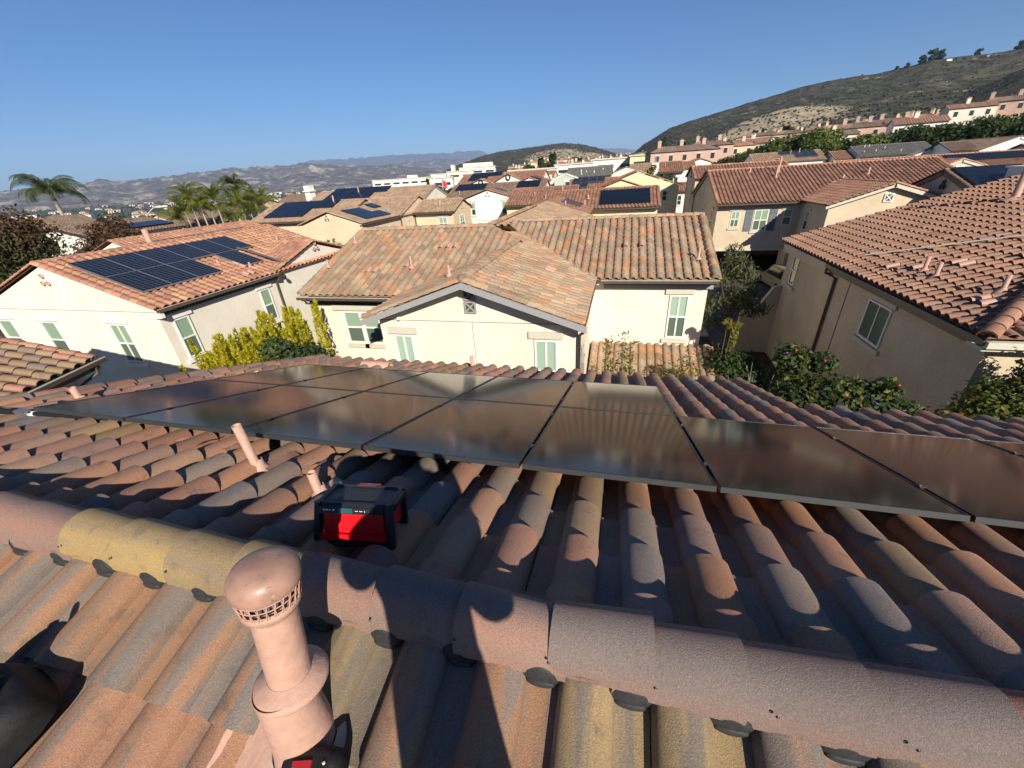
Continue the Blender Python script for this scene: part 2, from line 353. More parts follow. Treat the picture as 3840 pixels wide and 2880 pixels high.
# ------------------------------------------------------------------ houses
FACES = {'y-': ((1, 0, 0), (0, -1, 0)), 'y+': ((-1, 0, 0), (0, 1, 0)), 'x+': ((0, 1, 0), (1, 0, 0)), 'x-': ((0, -1, 0), (-1, 0, 0))}
class Multi:
    """every box becomes a part of its own"""
    def __init__(s): s.c = []
    def box(s, *a): m = MB(); m.box(*a); s.c.append(m)
    def obox(s, *a): m = MB(); m.obox(*a); s.c.append(m)
class House:
    def __init__(s, label, loc, wall, roof, name='house', group=None, cap=None):
        s.root = thing(name, label, 'house', (loc[0], loc[1], 0), group); s.wm = M[wall]; s.rm = M[roof]; s.cm = M[cap] if cap else s.rm
        s.wall, s.roof, s.gut, s.fas = MB(), MB(), Multi(), Multi()
    def box(s, x0, x1, y0, y1, z0, z1): s.wall.box(x0, x1, y0, y1, z0, z1, s.wm)
    def gable(s, x0, x1, y0, y1, ze, axis='x', sl=.333, oh=.38, rk=(.08, .08), z0=0, q=(6, 2), sides=(1, 1), gut=(1, 1), cap=True, rakecap=(1, 1), walls=True, fascia=None, ze_wall=None):
        """box with a two slope roof; ze = tile height at the eave edge; returns (ridge z)"""
        a = math.atan(sl)
        if axis == 'x': c0, c1, e0, e1 = y0, y1, x0, x1
        else: c0, c1, e0, e1 = x0, x1, y0, y1
        half = (c1 - c0) / 2; mid = (c0 + c1) / 2; V = (half + oh) / math.cos(a); zr = ze + (half + oh) * sl; zw = ze + oh * sl - .13
        P = (lambda e, c, z: (e, c, z)) if axis == 'x' else (lambda e, c, z: (c, e, z))
        if walls:
            co = [P(e, c, z) for e in (e0, e1) for c, z in ((c0, z0), (c1, z0), (c1, zw), (mid, zw + half * sl), (c0, zw))]
            fs = [(0, 1, 2, 3, 4), (9, 8, 7, 6, 5), (0, 4, 9, 5), (1, 6, 7, 2)]
            if axis == 'x': fs = [f[::-1] for f in fs]
            s.wall.faces(co, fs, s.wm)
        for i, sg in enumerate((-1, 1)):
            if not sides[i]: continue
            face = ('-' if sg < 0 else '+') + ('y' if axis == 'x' else 'x')
            u, v = slope_frame(face, a); U = (e1 - e0) + rk[0] + rk[1]
            start = (e0 - rk[0]) if u[0] + u[1] > 0 else (e1 + rk[1])
            tiles(s.roof, P(start, mid + sg * (half + oh), ze), u, v, U, V, s.rm, bp=q[0], pp=q[1])
            if gut[i]:
                cc = mid + sg * (half + oh + .05); o = P((e0 - rk[0]), cc, ze - .06)
                ex = (1, 0, 0) if axis == 'x' else (0, 1, 0); ey = (0, sg, 0) if axis == 'x' else (sg, 0, 0)
                s.gut.obox(o, ex, ey, (0, 0, 1), 0, U, -.05, .06, -.09, .01, M['gutter'])
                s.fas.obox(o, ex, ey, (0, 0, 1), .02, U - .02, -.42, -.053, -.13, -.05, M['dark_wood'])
        if cap: caps(s.roof, P(e0 - rk[0], mid, zr - .01), P(e1 + rk[1], mid, zr - .01), s.cm, r=.13, hh=.13, seg=6)
        for i, e in enumerate((e0 - rk[0] + .05, e1 + rk[1] - .05)):
            if not rakecap[i]: continue
            for sg in (-1, 1):
                if not sides[0 if sg < 0 else 1]: continue
                caps(s.roof, P(e, mid + sg * (half + oh), ze + .02), P(e, mid, zr + .02), s.cm, r=.12, hh=.10, seg=6)
            if fascia:
                for sg in (-1, 1):
                    A, B = Vector(P(e, mid + sg * (half + oh), ze - .04)), Vector(P(e, mid, zr - .04)); t = (B - A).normalized()
                    ey = Vector(P(1, 0, 0)); s.fas.obox(A, t, ey, t.cross(ey) if t.cross(ey).z > 0 else -t.cross(ey), 0, (B - A).length + .02, -.06, .03, -.2, .0, M[fascia])
        return zr
    def window(s, face, at, a, z0, z1, w, sash=2, header=True, sill=True, trim='trim_stone', pane='pane', low='pane_low', mull=False, shutters=None, hd=.28, blind=True):
        ex, nn = FACES[face]; ex, nn = np.array(ex, float), np.array(nn, float); ez = np.array((0, 0, 1.))
        sgn = ex[0] + ex[1]
        o = np.array((a, at, 0.)) if face[0] == 'y' else np.array((at, a, 0.))
        f = MB(); t = .055; h = z1 - z0; b = w / 2
        for x0, x1, q0, q1 in ((-b, -b + t, z0, z1), (b - t, b, z0, z1), (-b + t, b - t, z1 - t, z1), (-b + t, b - t, z0, z0 + t)):
            f.obox(o, ex, nn, ez, x0, x1, -.02, .045, q0, q1, M['frame_white'])
        zm = z0 + h * .5
        if sash == 2: f.obox(o, ex, nn, ez, -b + t, b - t, -.02, .038, zm - .03, zm + .03, M['frame_white'])
        if mull or sash == 'h': f.obox(o, ex, nn, ez, -.025, .025, -.02, .036, z0 + t, z1 - t if not sash == 2 else z1 - t, M['frame_white'])
        fo = f.build('window', s.root)
        def pn(q0, q1, m, nm):
            p = MB(); p.obox(o, ex, nn, ez, -b + t, b - t, -.02, .012, q0, q1, M[m]); p.build(nm, fo)
        if sash == 2: pn(zm + .03, z1 - t, pane, 'pane'); pn(z0 + t, zm - .03, low, 'pane')
        else: pn(z0 + t, z1 - t, pane, 'pane')
        if header or sill:
            if header:
                tr = MB(); tr.obox(o, ex, nn, ez, -b - .16, b + .16, -.02, .07, z1 + .04, z1 + .04 + hd * .7, M[trim]); tr.build('lintel', fo)
            if sill:
                tr = MB(); tr.obox(o, ex, nn, ez, -b - .12, b + .12, -.02, .08, z0 - .2, z0 - .06, M[trim]); tr.build('sill', fo)
        if shutters:
            for sg in (-1, 1):
                q = MB(); c = sg * (b + .36)
                q.obox(o, ex, nn, ez, c - .27, c + .27, -.02, .04, z0 - .05, z1 + .05, M[shutters])
                for zz in (z0 + .18, z1 - .24): q.obox(o, ex, nn, ez, c - .25, c + .25, .041, .06, zz, zz + .09, M[shutters])
                q.build('shutter', s.root)
        return fo
    def vents(s, face, at, a, z, r=.085, d=.17, mat='pinkpaint'):
        ex, nn = FACES[face]; ex, nn = np.array(ex, float), np.array(nn, float)
        o = np.array((a, at, 0.)) if face[0] == 'y' else np.array((at, a, 0.))
        for dx, dz in ((0, d), (-d * .85, -d * .6), (d * .85, -d * .6)):
            v = MB(); c = o + ex * dx + np.array((0, 0, z + dz))
            v.lathe([(r, -.02), (r, .07), (r * .72, .07), (r * .72, .0)], M[mat], c, nn, 12); v.lathe([(r * .72, .005), (.001, .005)], M['black'], c, nn, 12)
            v.build('wall_vent', s.root)
    def pipe(s, x, y, z, h, r=.045, mat='pinkpaint', name='vent_pipe', flash=True):
        p = MB(); p.lathe([(r, -.25), (r, h), (r * .75, h), (r * .75, h - .05)], M[mat], (x, y, z), seg=10); p.lathe([(r * .75, h - .04), (.001, h - .04)], M['black'], (x, y, z), seg=10)
        if flash: p.lathe([(r * 3.2, -.02), (r * 2.2, .03), (r * 1.2, .08), (r, .1)], M[mat], (x, y, z), seg=10)
        p.build(name, s.root)
    def spout(s, pts, r=.04, mat='gutter'):
        m = MB(); m.tube(pts, r, M[mat], 8); m.build('downspout', s.root)
    def done(s):
        s.wall.build('wall', s.root)
        if s.roof.c: s.roof.build('roof', s.root)
        for m in s.gut.c: m.build('gutter', s.root)
        for m in s.fas.c: m.build('fascia', s.root)
        return s.root
# ------------------------------------------------------------------ the roof we stand on
RY, RZ = 0.82, 7.67                         # ridge line of the pan surface
SL = math.atan(1 / 3.0); CS, SN = math.cos(SL), math.sin(SL)
def far_z(y, up=0.0): return RZ - (y - RY) / 3.0 + up / CS
H0 = House('tan house in the foreground whose mixed clay tile roof fills the bottom of the picture', (-0.5, 1.0), 'stucco_tan', 'tile_near', 'tiled_house')
H0.box(-6.3, 5.8, -5.3, 4.7, 0, 5.75); H0.box(-6.3, 2.0, 4.69, 6.7, 0, 5.1)
W0, L0 = .2955, .365
BK = dict(bp=13, pp=3, h=.088, lift=.040, bw=.66)
# far slope: eave at y 7.25 left of x 2.45, at y 5.2 to the right
V = (7.25 - RY) / CS; u, v = slope_frame('+y', SL)
xr = 6.2; O = (xr, 7.25, far_z(7.25))
ph = (xr + .10 - W0 * .31) / W0; O = (xr + (math.ceil(ph) - ph) * W0, 7.25, far_z(7.25))
vsh = V - math.floor(V / L0) * L0
O = (O[0], 7.25 + 0, O[2]); U = O[0] + 6.75
bx = O[0] - 2.45; bv = (7.25 - 5.2) / CS
tiles(H0.roof, O, u, v, U, V, H0.rm, clips=[(bx, 0, -1, 0)], W=W0, L=L0, **BK)
bv2 = math.floor(bv / L0 + .5) * L0
tiles(H0.roof, np.array(O) + np.array(v) * bv2, u, v, bx, V - bv2, H0.rm, clips=[(bx, 0, 1, 0)], W=W0, L=L0, **BK)
# near slope, below the camera
u2, v2 = slope_frame('-y', SL)
edge_v = 16 * .37; Vn = edge_v + .455
y0 = RY - Vn * CS; O2 = (-6.75, y0, RZ - Vn * SN)
k = round((-.016 - W0 * .31 + 6.75) / W0); O2 = (-.016 - W0 * .31 - k * W0, y0, O2[2])
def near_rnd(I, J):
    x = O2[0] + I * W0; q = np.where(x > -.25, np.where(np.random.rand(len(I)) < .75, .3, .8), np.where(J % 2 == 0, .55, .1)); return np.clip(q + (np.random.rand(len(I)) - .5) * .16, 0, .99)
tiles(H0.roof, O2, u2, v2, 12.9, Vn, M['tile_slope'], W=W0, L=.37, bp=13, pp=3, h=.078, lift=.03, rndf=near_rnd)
caps(H0.roof, (-6.7, 5.0 + 2.2, far_z(7.2) + .07), (-6.7, RY, RZ + .07), H0.rm, r=.13, hh=.09, L=.36, seg=8)
# ridge caps: they lap outwards from the break left of x = 0
CAPZ, CAPR, CAPH = 7.715, .124, .150
rk = [.55, .9, .05, .70, .05, .95, .05, .55]
capsL = [.55, .05, .70, .9, .9, .25, .25, .25, .05, .55, .05, .55, .3, .7, .9, .05, .55, .25, .05, .3]
capm = MB()
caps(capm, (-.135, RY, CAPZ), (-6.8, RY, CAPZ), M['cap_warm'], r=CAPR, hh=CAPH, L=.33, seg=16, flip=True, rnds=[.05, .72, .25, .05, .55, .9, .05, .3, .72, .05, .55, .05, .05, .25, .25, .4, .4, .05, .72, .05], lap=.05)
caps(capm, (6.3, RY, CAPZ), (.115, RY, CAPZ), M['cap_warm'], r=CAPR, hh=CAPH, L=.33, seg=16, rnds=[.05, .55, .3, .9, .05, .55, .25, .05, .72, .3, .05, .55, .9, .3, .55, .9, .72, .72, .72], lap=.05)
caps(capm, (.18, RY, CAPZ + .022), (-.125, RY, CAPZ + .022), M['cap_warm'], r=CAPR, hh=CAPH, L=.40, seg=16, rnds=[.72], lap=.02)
for x in np.arange(-2.55, 1.2, .33): capm.lathe([(.006, 0), (.001, .004)], M['black'], (x + .1, RY - CAPR * .95, CAPZ + .075), (0, -.95, .3), 8)
capm.build('ridge_cap', H0.root)
# rubber closures under the cap edge, one in every pan
for i in range(-22, 22):
    x = -.016 + W0 * (.5 + i) - .012
    if not -6.4 < x < 6: continue
    c = MB(); c.ell((x + .006, RY - .104, RZ + .018), .070, .026, .060, M['rubber'], 18, 8, z0=-.95); c.ell((x + .006, RY - .121, RZ - .006), .052, .014, .020, M['rubber'], 14, 6, z0=-.9)
    c.build('ridge_closure', H0.root)
# pink painted flashing pieces where the pipes pass
for (x, y, w, d) in ((-2.36, 1.82, .2, .32), (-2.02, 1.90, .16, .22), (-3.35, 1.98, .16, .24), (-2.95, 1.93, .2, .2), (-1.62, 1.55, .16, .2), (-2.75, 6.95, .3, .3)):
    f = MB(); pts = []; ex = Vector((1, 0, 0)); ev = Vector((0, CS, -SN)); en = Vector((0, SN, CS)); o = Vector((x, y, far_z(y)))
    g = [[o + ex * (w * (i / 5 - .5)) * 1.5 + ev * (d * (j / 4 - .5)) + en * (.045 + .05 * abs(math.sin(i * 1.25 + x * 7)) + .006 * math.sin(j * 2.1 + i)) for i in range(6)] for j in range(5)]
    co = [p for r_ in g for p in r_]; f.faces(co, [(j * 6 + i, (j + 1) * 6 + i, (j + 1) * 6 + i + 1, j * 6 + i + 1) for j in range(4) for i in range(5)], M['pinkpaint'], None, None, True)
    f.build('flashing', H0.root)
H0.done()

# ------------------------------------------------------------------ vents standing on our roof
def roof_pipe(label, x, y, h, r, lean=0.0):
    z = far_z(y); t = thing('vent_pipe', label, 'vent pipe', (x, y, z))
    p = MB(); ax = (lean, -.02, 1)
    p.lathe([(r, -.1), (r, h), (r * .8, h), (r * .8, h - .09)], M['pinkpaint'], (x, y, z), ax, 20); p.build('pipe', t)
    q = MB(); q.lathe([(r * .8, h - .085), (.001, h - .085)], M['black'], (x, y, z), ax, 16); q.build('opening', t)
    c = MB(); c.lathe([(r * 2.6, .02), (r * 2.0, .075), (r * 1.35, .10), (r * 1.08, .135), (r * 1.0, .137)], M['pinkpaint'], (x, y, z), (0, .15, 1), 20); c.build('collar', t)
roof_pipe('tall slim pink painted pipe in front of the solar panels', -2.41, 1.69, .44, .029, -.03)
roof_pipe('short pink pipe, half shaded, above the red jobsite radio', -1.70, 1.475, .25, .026)
roof_pipe('short pink pipe behind the left tip of the solar array', -6.08, 2.66, .25, .034)
roof_pipe('small pink pipe by the eave in front of the cream gable wall', -2.80, 6.95, .34, .04)
roof_pipe('small pink pipe beyond the far left panels, before the yellow hedge', -5.32, 4.33, .24, .035)
t = thing('roof_vent', 'pink half round vent hood lying open ended at the far panel edge', 'roof vent', (-4.5, 6.35, far_z(6.35)))
m = MB(); z = far_z(6.35) + .08
m.lathe([(.115, 0), (.12, .62), (.098, .62), (.098, .4)], M['pinkpaint'], (-4.95, 6.35, z), (1, 0, -.02), 18); m.build('hood', t)
m = MB(); m.lathe([(.098, .45), (.001, .45)], M['black'], (-4.95, 6.35, z), (1, 0, -.02), 16); m.build('opening', t)

# big flue vent on the near slope, leaning a little towards the ridge
def near_z(y): return RZ - (RY - y) / 3.0
vx, vy = -.905, .405; vz = near_z(vy) + .04; VA = Vector((.03, .15, .988)).normalized()
t = thing('flue_vent', 'stout pink flue vent with domed cap and mesh band beside the ridge', 'flue vent', (vx, vy, vz))
def vl(name, *profs, mat='pinkpaint', seg=36):
    p = MB()
    for pr in profs: p.lathe(pr, M[mat], (vx, vy, vz), VA, seg)
    return p.build(name, t)
d = NT('vent cap paint'); o = d.obj(); cc = d.mix(d.ramp(d.noise(o, 24, 7, .8), [(.63, 0.0), (.68, .75)]), d.mix(1.0, (.37, .22, .165), d.ramp(d.noise(o, 18, 5), [(.3, .75), (.7, 1.1)]), 'MULTIPLY'), (.62, .56, .52))
cc = d.mix(d.ramp(d.noise(o, 60, 3), [(.64, 0.0), (.69, .6)]), cc, (.17, .09, .065)); d.color(cc); d.rough(.42, .4); M['capdome'] = d.m
vl('pipe', [(.061, -.1), (.061, .60)])
vl('cap_base', [(.061, .585), (.070, .605), (.078, .612), (.078, .628), (.074, .631), (.062, .633)])
vl('liner', [(.052, .60), (.052, .68)], mat='steel', seg=24)
va = VA.orthogonal().normalized(); vb = VA.cross(va); vo = Vector((vx, vy, vz)); c = MB()
for k in range(26):
    w = 2 * math.pi * k / 26; q = lambda ww, r, h: vo + (va * math.cos(ww) + vb * math.sin(ww)) * r + VA * h
    c.tube([q(w, .0775, .628), q(w + .10, .085, .684)], .0022, M['pinkpaint'], 5); c.tube([q(w + .10, .0775, .628), q(w, .085, .684)], .0013, M['pinkpaint'], 4)
for rr_, h_ in ((.0785, .634), (.0812, .656), (.084, .676)): c.lathe([(rr_ - .001, h_), (rr_ + .001, h_), (rr_ + .001, h_ + .003), (rr_ - .001, h_ + .003)], M['pinkpaint'], vo, VA, 40)
c.build('mesh_band', t)
vl('cap', [(.066, .681), (.084, .679), (.089, .685), (.0905, .697), (.0900, .714), (.086, .728), (.076, .742), (.058, .752), (.034, .757), (.001, .758)], mat='capdome', seg=44)
vl('storm_collar', [(.062, .335), (.096, .315), (.104, .307), (.107, .299), (.105, .292), (.098, .289), (.090, .295), (.078, .31)])
p = MB(); p.lathe([(.078, .32), (.083, .20), (.091, .07), (.100, .0), (.115, -.03)], M['pinkpaint'], vo, (.01, .06, 1), 36); p.build('flashing_cone', t)
p = MB(); p.lathe([(.104, .02), (.118, .0), (.132, -.03)], M['trim_stone'], vo, (0, -.2, 1), 32); p.build('sealant_bead', t)
f = MB(); ex = Vector((1, 0, 0)); ev = Vector((0, CS, SN)); en = Vector((0, -SN, CS)); o = Vector((vx, vy, near_z(vy)))
G = 18; g = []
for j in range(G):
    for i in range(G):
        a, b = -.27 + .31 * i / (G - 1), -.62 + .66 * j / (G - 1); x = vx + a
        wv = max(0, math.sin((x + .016 - .0) / W0 * 2 * math.pi + 1.6)); rr = math.hypot(a, b)
        g.append(o + ex * a + ev * b + en * (.046 + .055 * wv * min(1, max(0, (rr - .1) / .18)) + .004 * math.sin(i * 2.3 + j * 1.7)))
f.faces(g, [(j * G + i, j * G + i + 1, (j + 1) * G + i + 1, (j + 1) * G + i) for j in range(G - 1) for i in range(G - 1)], M['pinkpaint'], None, None, True)
f.build('flashing_sheet', t)

# ------------------------------------------------------------------ the solar array on our roof
PP = Vector((-5.1324, 1.9248, 7.568)); PX = Vector((1, 0, 0)); PV = Vector((0, CS, -SN)); PN = Vector((0, SN, CS)); PW, PL = 1.154, 1.697
ORD = ['first', 'second', 'third', 'fourth', 'fifth', 'sixth', 'seventh', 'eighth', 'ninth', 'tenth']
def panel_meshes():
    w, l, th, b = 1.134, 1.677, .035, .011
    f = MB()
    f.box(0, w, 0, b, -th, 0, M['solar_frame']); f.box(0, w, l - b, l, -th, 0, M['solar_frame'])
    f.box(0, b, b, l - b, -th, 0, M['solar_frame']); f.box(w - b, w, b, l - b, -th, 0, M['solar_frame'])
    M['frame_side_lit'] = plain('frame side painted sunlit', (.045, .047, .05), .45, .5, .3, .1); f.box(.001, w - .001, -.0015, 0, -th + .001, -.001, M['frame_side_lit']); e = MB(); e.box(0, .01, 0, .01, 0, .01, M['solar_edge'])  # near side strip of the black frame, grazing sun put into its paler colour
    g = MB(); co = [(b, b, -.003), (w - b, b, -.003), (w - b, l - b, -.003), (b, l - b, -.003)]
    g.faces(co, [(0, 1, 2, 3)], M['solar_near'], 0, [(0, 0), (1, 0), (1, 1), (0, 1)]); g.faces([Vector(c) - Vector((0, 0, .02)) for c in co], [(3, 2, 1, 0)], M['solar_frame'])
    c = MB(); c.box(w - .004, w + .024, -.022, .022, -.03, .006, M['solar_frame']); c.box(w + .003, w + .017, -.006, .006, .006, .010, M['gutter'])
    return f.mesh('frame'), g.mesh('glass'), c.mesh('clamp'), e.mesh('edge')
MF, MG, MC, ME = panel_meshes()
ROT = Matrix((PX, PV, PN)).transposed().to_4x4()
def near_panel(i, j, label):
    t = thing('solar_panel', label, 'solar panel', (0, 0, 0), 'black solar panels on the foreground roof')
    t.matrix_world = Matrix.Translation(PP + PX * i * PW + PV * j * PL) @ ROT
    for nm, me in (('frame', MF), ('glass', MG)):
        o = bpy.data.objects.new(nm, me); COL.objects.link(o); o.parent = t
    for y in (.36, 1.32):
        o = bpy.data.objects.new('clamp', MC); COL.objects.link(o); o.parent = t; o.location = (0, y, 0)
for i in range(9): near_panel(i, 0, f'{ORD[i]} panel from the left, near row of the black array on our roof')
for i in range(5): near_panel(i, 1, f'{ORD[i]} panel from the left, short far row of the black array on our roof')
for k_, (vv, n_) in enumerate(((.36, 9), (1.32, 9), (PL + .36, 5), (PL + 1.32, 5))):
    m = MB(); o = PP + PV * vv; x0 = -.35 if k_ == 0 else -.05
    m.obox(o, PX, PV, PN, x0, n_ * PW + .02, -.02, .02, -.078, -.037, M['solar_frame'])
    for q in np.arange(.3, n_ * PW, 1.3): m.obox(o, PX, PV, PN, q, q + .05, -.02, .03, -.16, -.078, M['steel'])
    single(m, 'mounting_rail', f'black rail hidden under the {["near", "near", "far", "far"][k_]} row of panels, the {["upper", "lower", "upper", "lower"][k_]} one of its pair', 'rail', o)
# conduit at the far left end of the array
t = thing('conduit', 'dark conduit with silver bracket entering under the left end of the array', 'conduit', (-5.9, 1.99, far_z(1.99)))
m = MB(); m.tube([(-9.0, 1.55, far_z(1.55) + .14), (-5.3, 2.02, far_z(2.02) + .145), (-4.6, 2.15, far_z(2.15) + .12)], .022, M['black'], 10); m.build('pipe', t)
m = MB(); m.box(-5.60, -5.45, 1.96, 2.02, far_z(1.98) + .06, far_z(1.98) + .175, M['steel']); m.tube([(-5.56, 1.985, far_z(2) + .14), (-5.40, 2.01, far_z(2) + .14)], .026, M['trim_white'], 10); m.build('bracket', t)

# ------------------------------------------------------------------ red jobsite radio
M['radio_red'] = plain('radio red plastic', (.62, .008, .012), .35, .5, var=.04)
M['radio_blk'] = plain('radio black rubber', (.013, .015, .02), .5, .4, var=.2, scale=40)
M['radio_top'] = plain('radio textured top', (.03, .032, .036), .55, .4, var=.5, scale=120)
M['screen'] = plain('radio display', (.03, .09, .12), .15, .5)
M['logo_red'] = plain('badge dark red', (.22, .03, .03), .3)
RO = Vector((-1.315, 1.01, 0)); ang = rad(11); rx = Vector((math.cos(ang), math.sin(ang), -math.sin(ang) / 3)).normalized()
ryv = Vector((-math.sin(ang), math.cos(ang), -math.cos(ang) / 3)); ryv = (ryv - rx * ryv.dot(rx)).normalized(); rz = rx.cross(ryv)
RO.z = far_z(RO.y) + .108
t = thing('jobsite_radio', 'red and black jobsite radio standing on the tiles behind the ridge', 'radio', tuple(RO))
RWd, RD, RH = .385, .235, .215
def RB(x0, x1, y0, y1, z0, z1, m, mb): mb.obox(RO, rx, ryv, rz, x0, x1, y0, y1, z0, z1, M[m])
def RP(x, y, z): return RO + rx * x + ryv * y + rz * z
b = MB()
co = [RP(x, y, z) for z, i in ((.03, .045), (.05, .03), (.155, .022), (.165, .03)) for x, y in ((i, .02 + i), (RWd - i, .02 + i), (RWd - i, RD - i - .02), (i, RD - i - .02))]
b.faces(co, [(l * 4 + k, l * 4 + (k + 1) % 4, (l + 1) * 4 + (k + 1) % 4, (l + 1) * 4 + k) for l in range(3) for k in range(4)] + [(0, 3, 2, 1), (12, 13, 14, 15)], M['radio_red'])
RB(.05, RWd - .05, .018, .05, .055, .15, 'radio_red', b); RB(.03, RWd - .03, .005, .05, .022, .05, 'radio_red', b)
RB(RWd - .05, RWd - .02, .06, RD - .06, .055, .145, 'radio_red', b); b.build('body', t)
def posts(mb):
    for (x, y) in ((0, 0), (RWd, 0), (RWd, RD), (0, RD)):
        sx, sy = (-1 if x == 0 else 1), (-1 if y == 0 else 1)
        a = [RP(x + sx * .004 - dx * sx * .034, y + sy * .004 - dy * sy * .038, -.012) for dx, dy in ((0, .35), (.35, 0), (1, 0), (1, 1), (0, 1))]
        c = [RP(x - sx * .008 - dx * sx * .03, y - sy * .008 - dy * sy * .034, RH - .01) for dx, dy in ((0, .35), (.35, 0), (1, 0), (1, 1), (0, 1))]
        f = [(k, (k + 1) % 5, 5 + (k + 1) % 5, 5 + k) for k in range(5)] + [(0, 1, 2, 3, 4), (5, 6, 7, 8, 9)]
        q = MB(); q.faces(a + c, f, M['radio_blk']); q.build('corner_post', t)
posts(None)
b = MB()   # octagonal top frame
def octo(z, i, ch=.05): return [RP(x, y, z) for x, y in ((ch, i), (RWd - ch, i), (RWd - i, ch), (RWd - i, RD - ch), (RWd - ch, RD - i), (ch, RD - i), (i, RD - ch), (i, ch))]
L_ = octo(.158, .004) + octo(.19, .0) + octo(.205, .016) + octo(.206, .03) + octo(.198, .036)
b.faces(L_, [(l * 8 + k, l * 8 + (k + 1) % 8, (l + 1) * 8 + (k + 1) % 8, (l + 1) * 8 + k) for l in range(4) for k in range(8)] + [tuple(range(7, -1, -1))], M['radio_blk'])
RB(.015, RWd - .015, .0, .016, -.008, .014, 'radio_blk', b); RB(.015, RWd - .015, RD - .016, RD, -.008, .014, 'radio_blk', b); b.build('top_frame', t)
b = MB(); b.faces(octo(.197, .034), [tuple(range(8))], M['radio_top']); c0, c1 = RP(.08, .06, .2), RP(.26, .2, .2)
b.faces([RP(.06, .05, .198), RP(.275, .05, .198), RP(.275, .215, .198), RP(.06, .215, .198), RP(.15, .12, .207), RP(.19, .12, .207)], [(0, 1, 5, 4), (1, 2, 5), (2, 3, 4, 5), (3, 0, 4)], M['radio_top']); b.build('lid', t)
b = MB(); RB(.135, .2, -.004, -.0005, .164, .189, 'screen', b); b.build('display', t)
b = MB()
RB(.04, .295, -.0026, .001, .160, .193, 'black', b); b.build('control_panel', t)
b = MB()
for x, w in ((.06, .008), (.072, .005), (.079, .006), (.09, .006), (.104, .011), (.212, .013), (.232, .014)): RB(x, x + w, -.0045, -.0024, .176, .182 if w < .012 else .1785, 'trim_white', b)
RB(.256, .258, -.0045, -.0024, .172, .181, 'trim_white', b); RB(.272, .279, -.0045, -.0024, .173, .18, 'screen', b); b.build('button', t)
b = MB(); b.faces([RP(.135, .205, .2085), RP(.225, .205, .2085), RP(.245, .232, .2085), RP(.135, .232, .2085)] + [RP(.135, .205, .2), RP(.225, .205, .2), RP(.245, .232, .2), RP(.135, .232, .2)], [(0, 1, 2, 3), (0, 4, 5, 1), (1, 5, 6, 2), (3, 7, 4, 0)], M['logo_red'])
b.faces([RP(*p, .2095) for p in ((.160, .211), (.185, .217), (.182, .221), (.212, .227), (.185, .224), (.188, .219))], [(0, 1, 5), (1, 2, 5), (2, 3, 4), (2, 4, 5)], M['trim_white']); b.build('badge', t)
b = MB(); b.tube([RP(.02, RD - .03, .205), RP(.035, RD - .02, .214), RP(.05, RD - .03, .209)], .006, M['steel'], 6); b.build('hook', t)

# ------------------------------------------------------------------ tool bags
M['bag'] = plain('bag black cordura', (.012, .012, .014), .65, .35, var=.4, scale=50, bump=.3, bscale=400)
M['bag_red'] = plain('bag red trim', (.30, .012, .018), .5, .4)
def bag(name, label, x, y, ang, w, d, h, parts):
    z = near_z(y) + .085; ex = Vector((math.cos(ang), math.sin(ang), math.sin(ang) / 3)).normalized(); ey = Vector((-math.sin(ang), math.cos(ang), math.cos(ang) / 3)); ey = (ey - ex * ey.dot(ex)).normalized(); ez = ex.cross(ey); o = Vector((x, y, z))
    t = thing(name, label, 'tool bag', tuple(o)); R = Matrix((ex, ey, ez)).transposed()
    P = lambda a, b, c: o + ex * a + ey * b + ez * c
    def shell(mb, w, d, h, z0, mat, k=4.0, top=.8):
        n = 28; co = []; lv = [(z0, 1.0), (z0 + h * .5, 1.02), (z0 + h * .85, .97), (z0 + h, top), (z0 + h * 1.04, top * .6), (z0 + h * 1.05, .01)]
        for zz, s in lv:
            for i in range(n):
                a = 2 * math.pi * i / n; ca, sa = math.cos(a), math.sin(a)
                co.append(P(w / 2 * s * math.copysign(abs(ca) ** (2 / k), ca), d / 2 * s * math.copysign(abs(sa) ** (2 / k), sa), zz + .006 * math.sin(3 * a)))
        mb.faces(co, [(l * n + i, l * n + (i + 1) % n, (l + 1) * n + (i + 1) % n, (l + 1) * n + i) for l in range(5) for i in range(n)], mat, None, None, True)
    m = MB(); shell(m, w, d, h, 0, M['bag']); m.build('body', t)
    parts(t, P, shell)
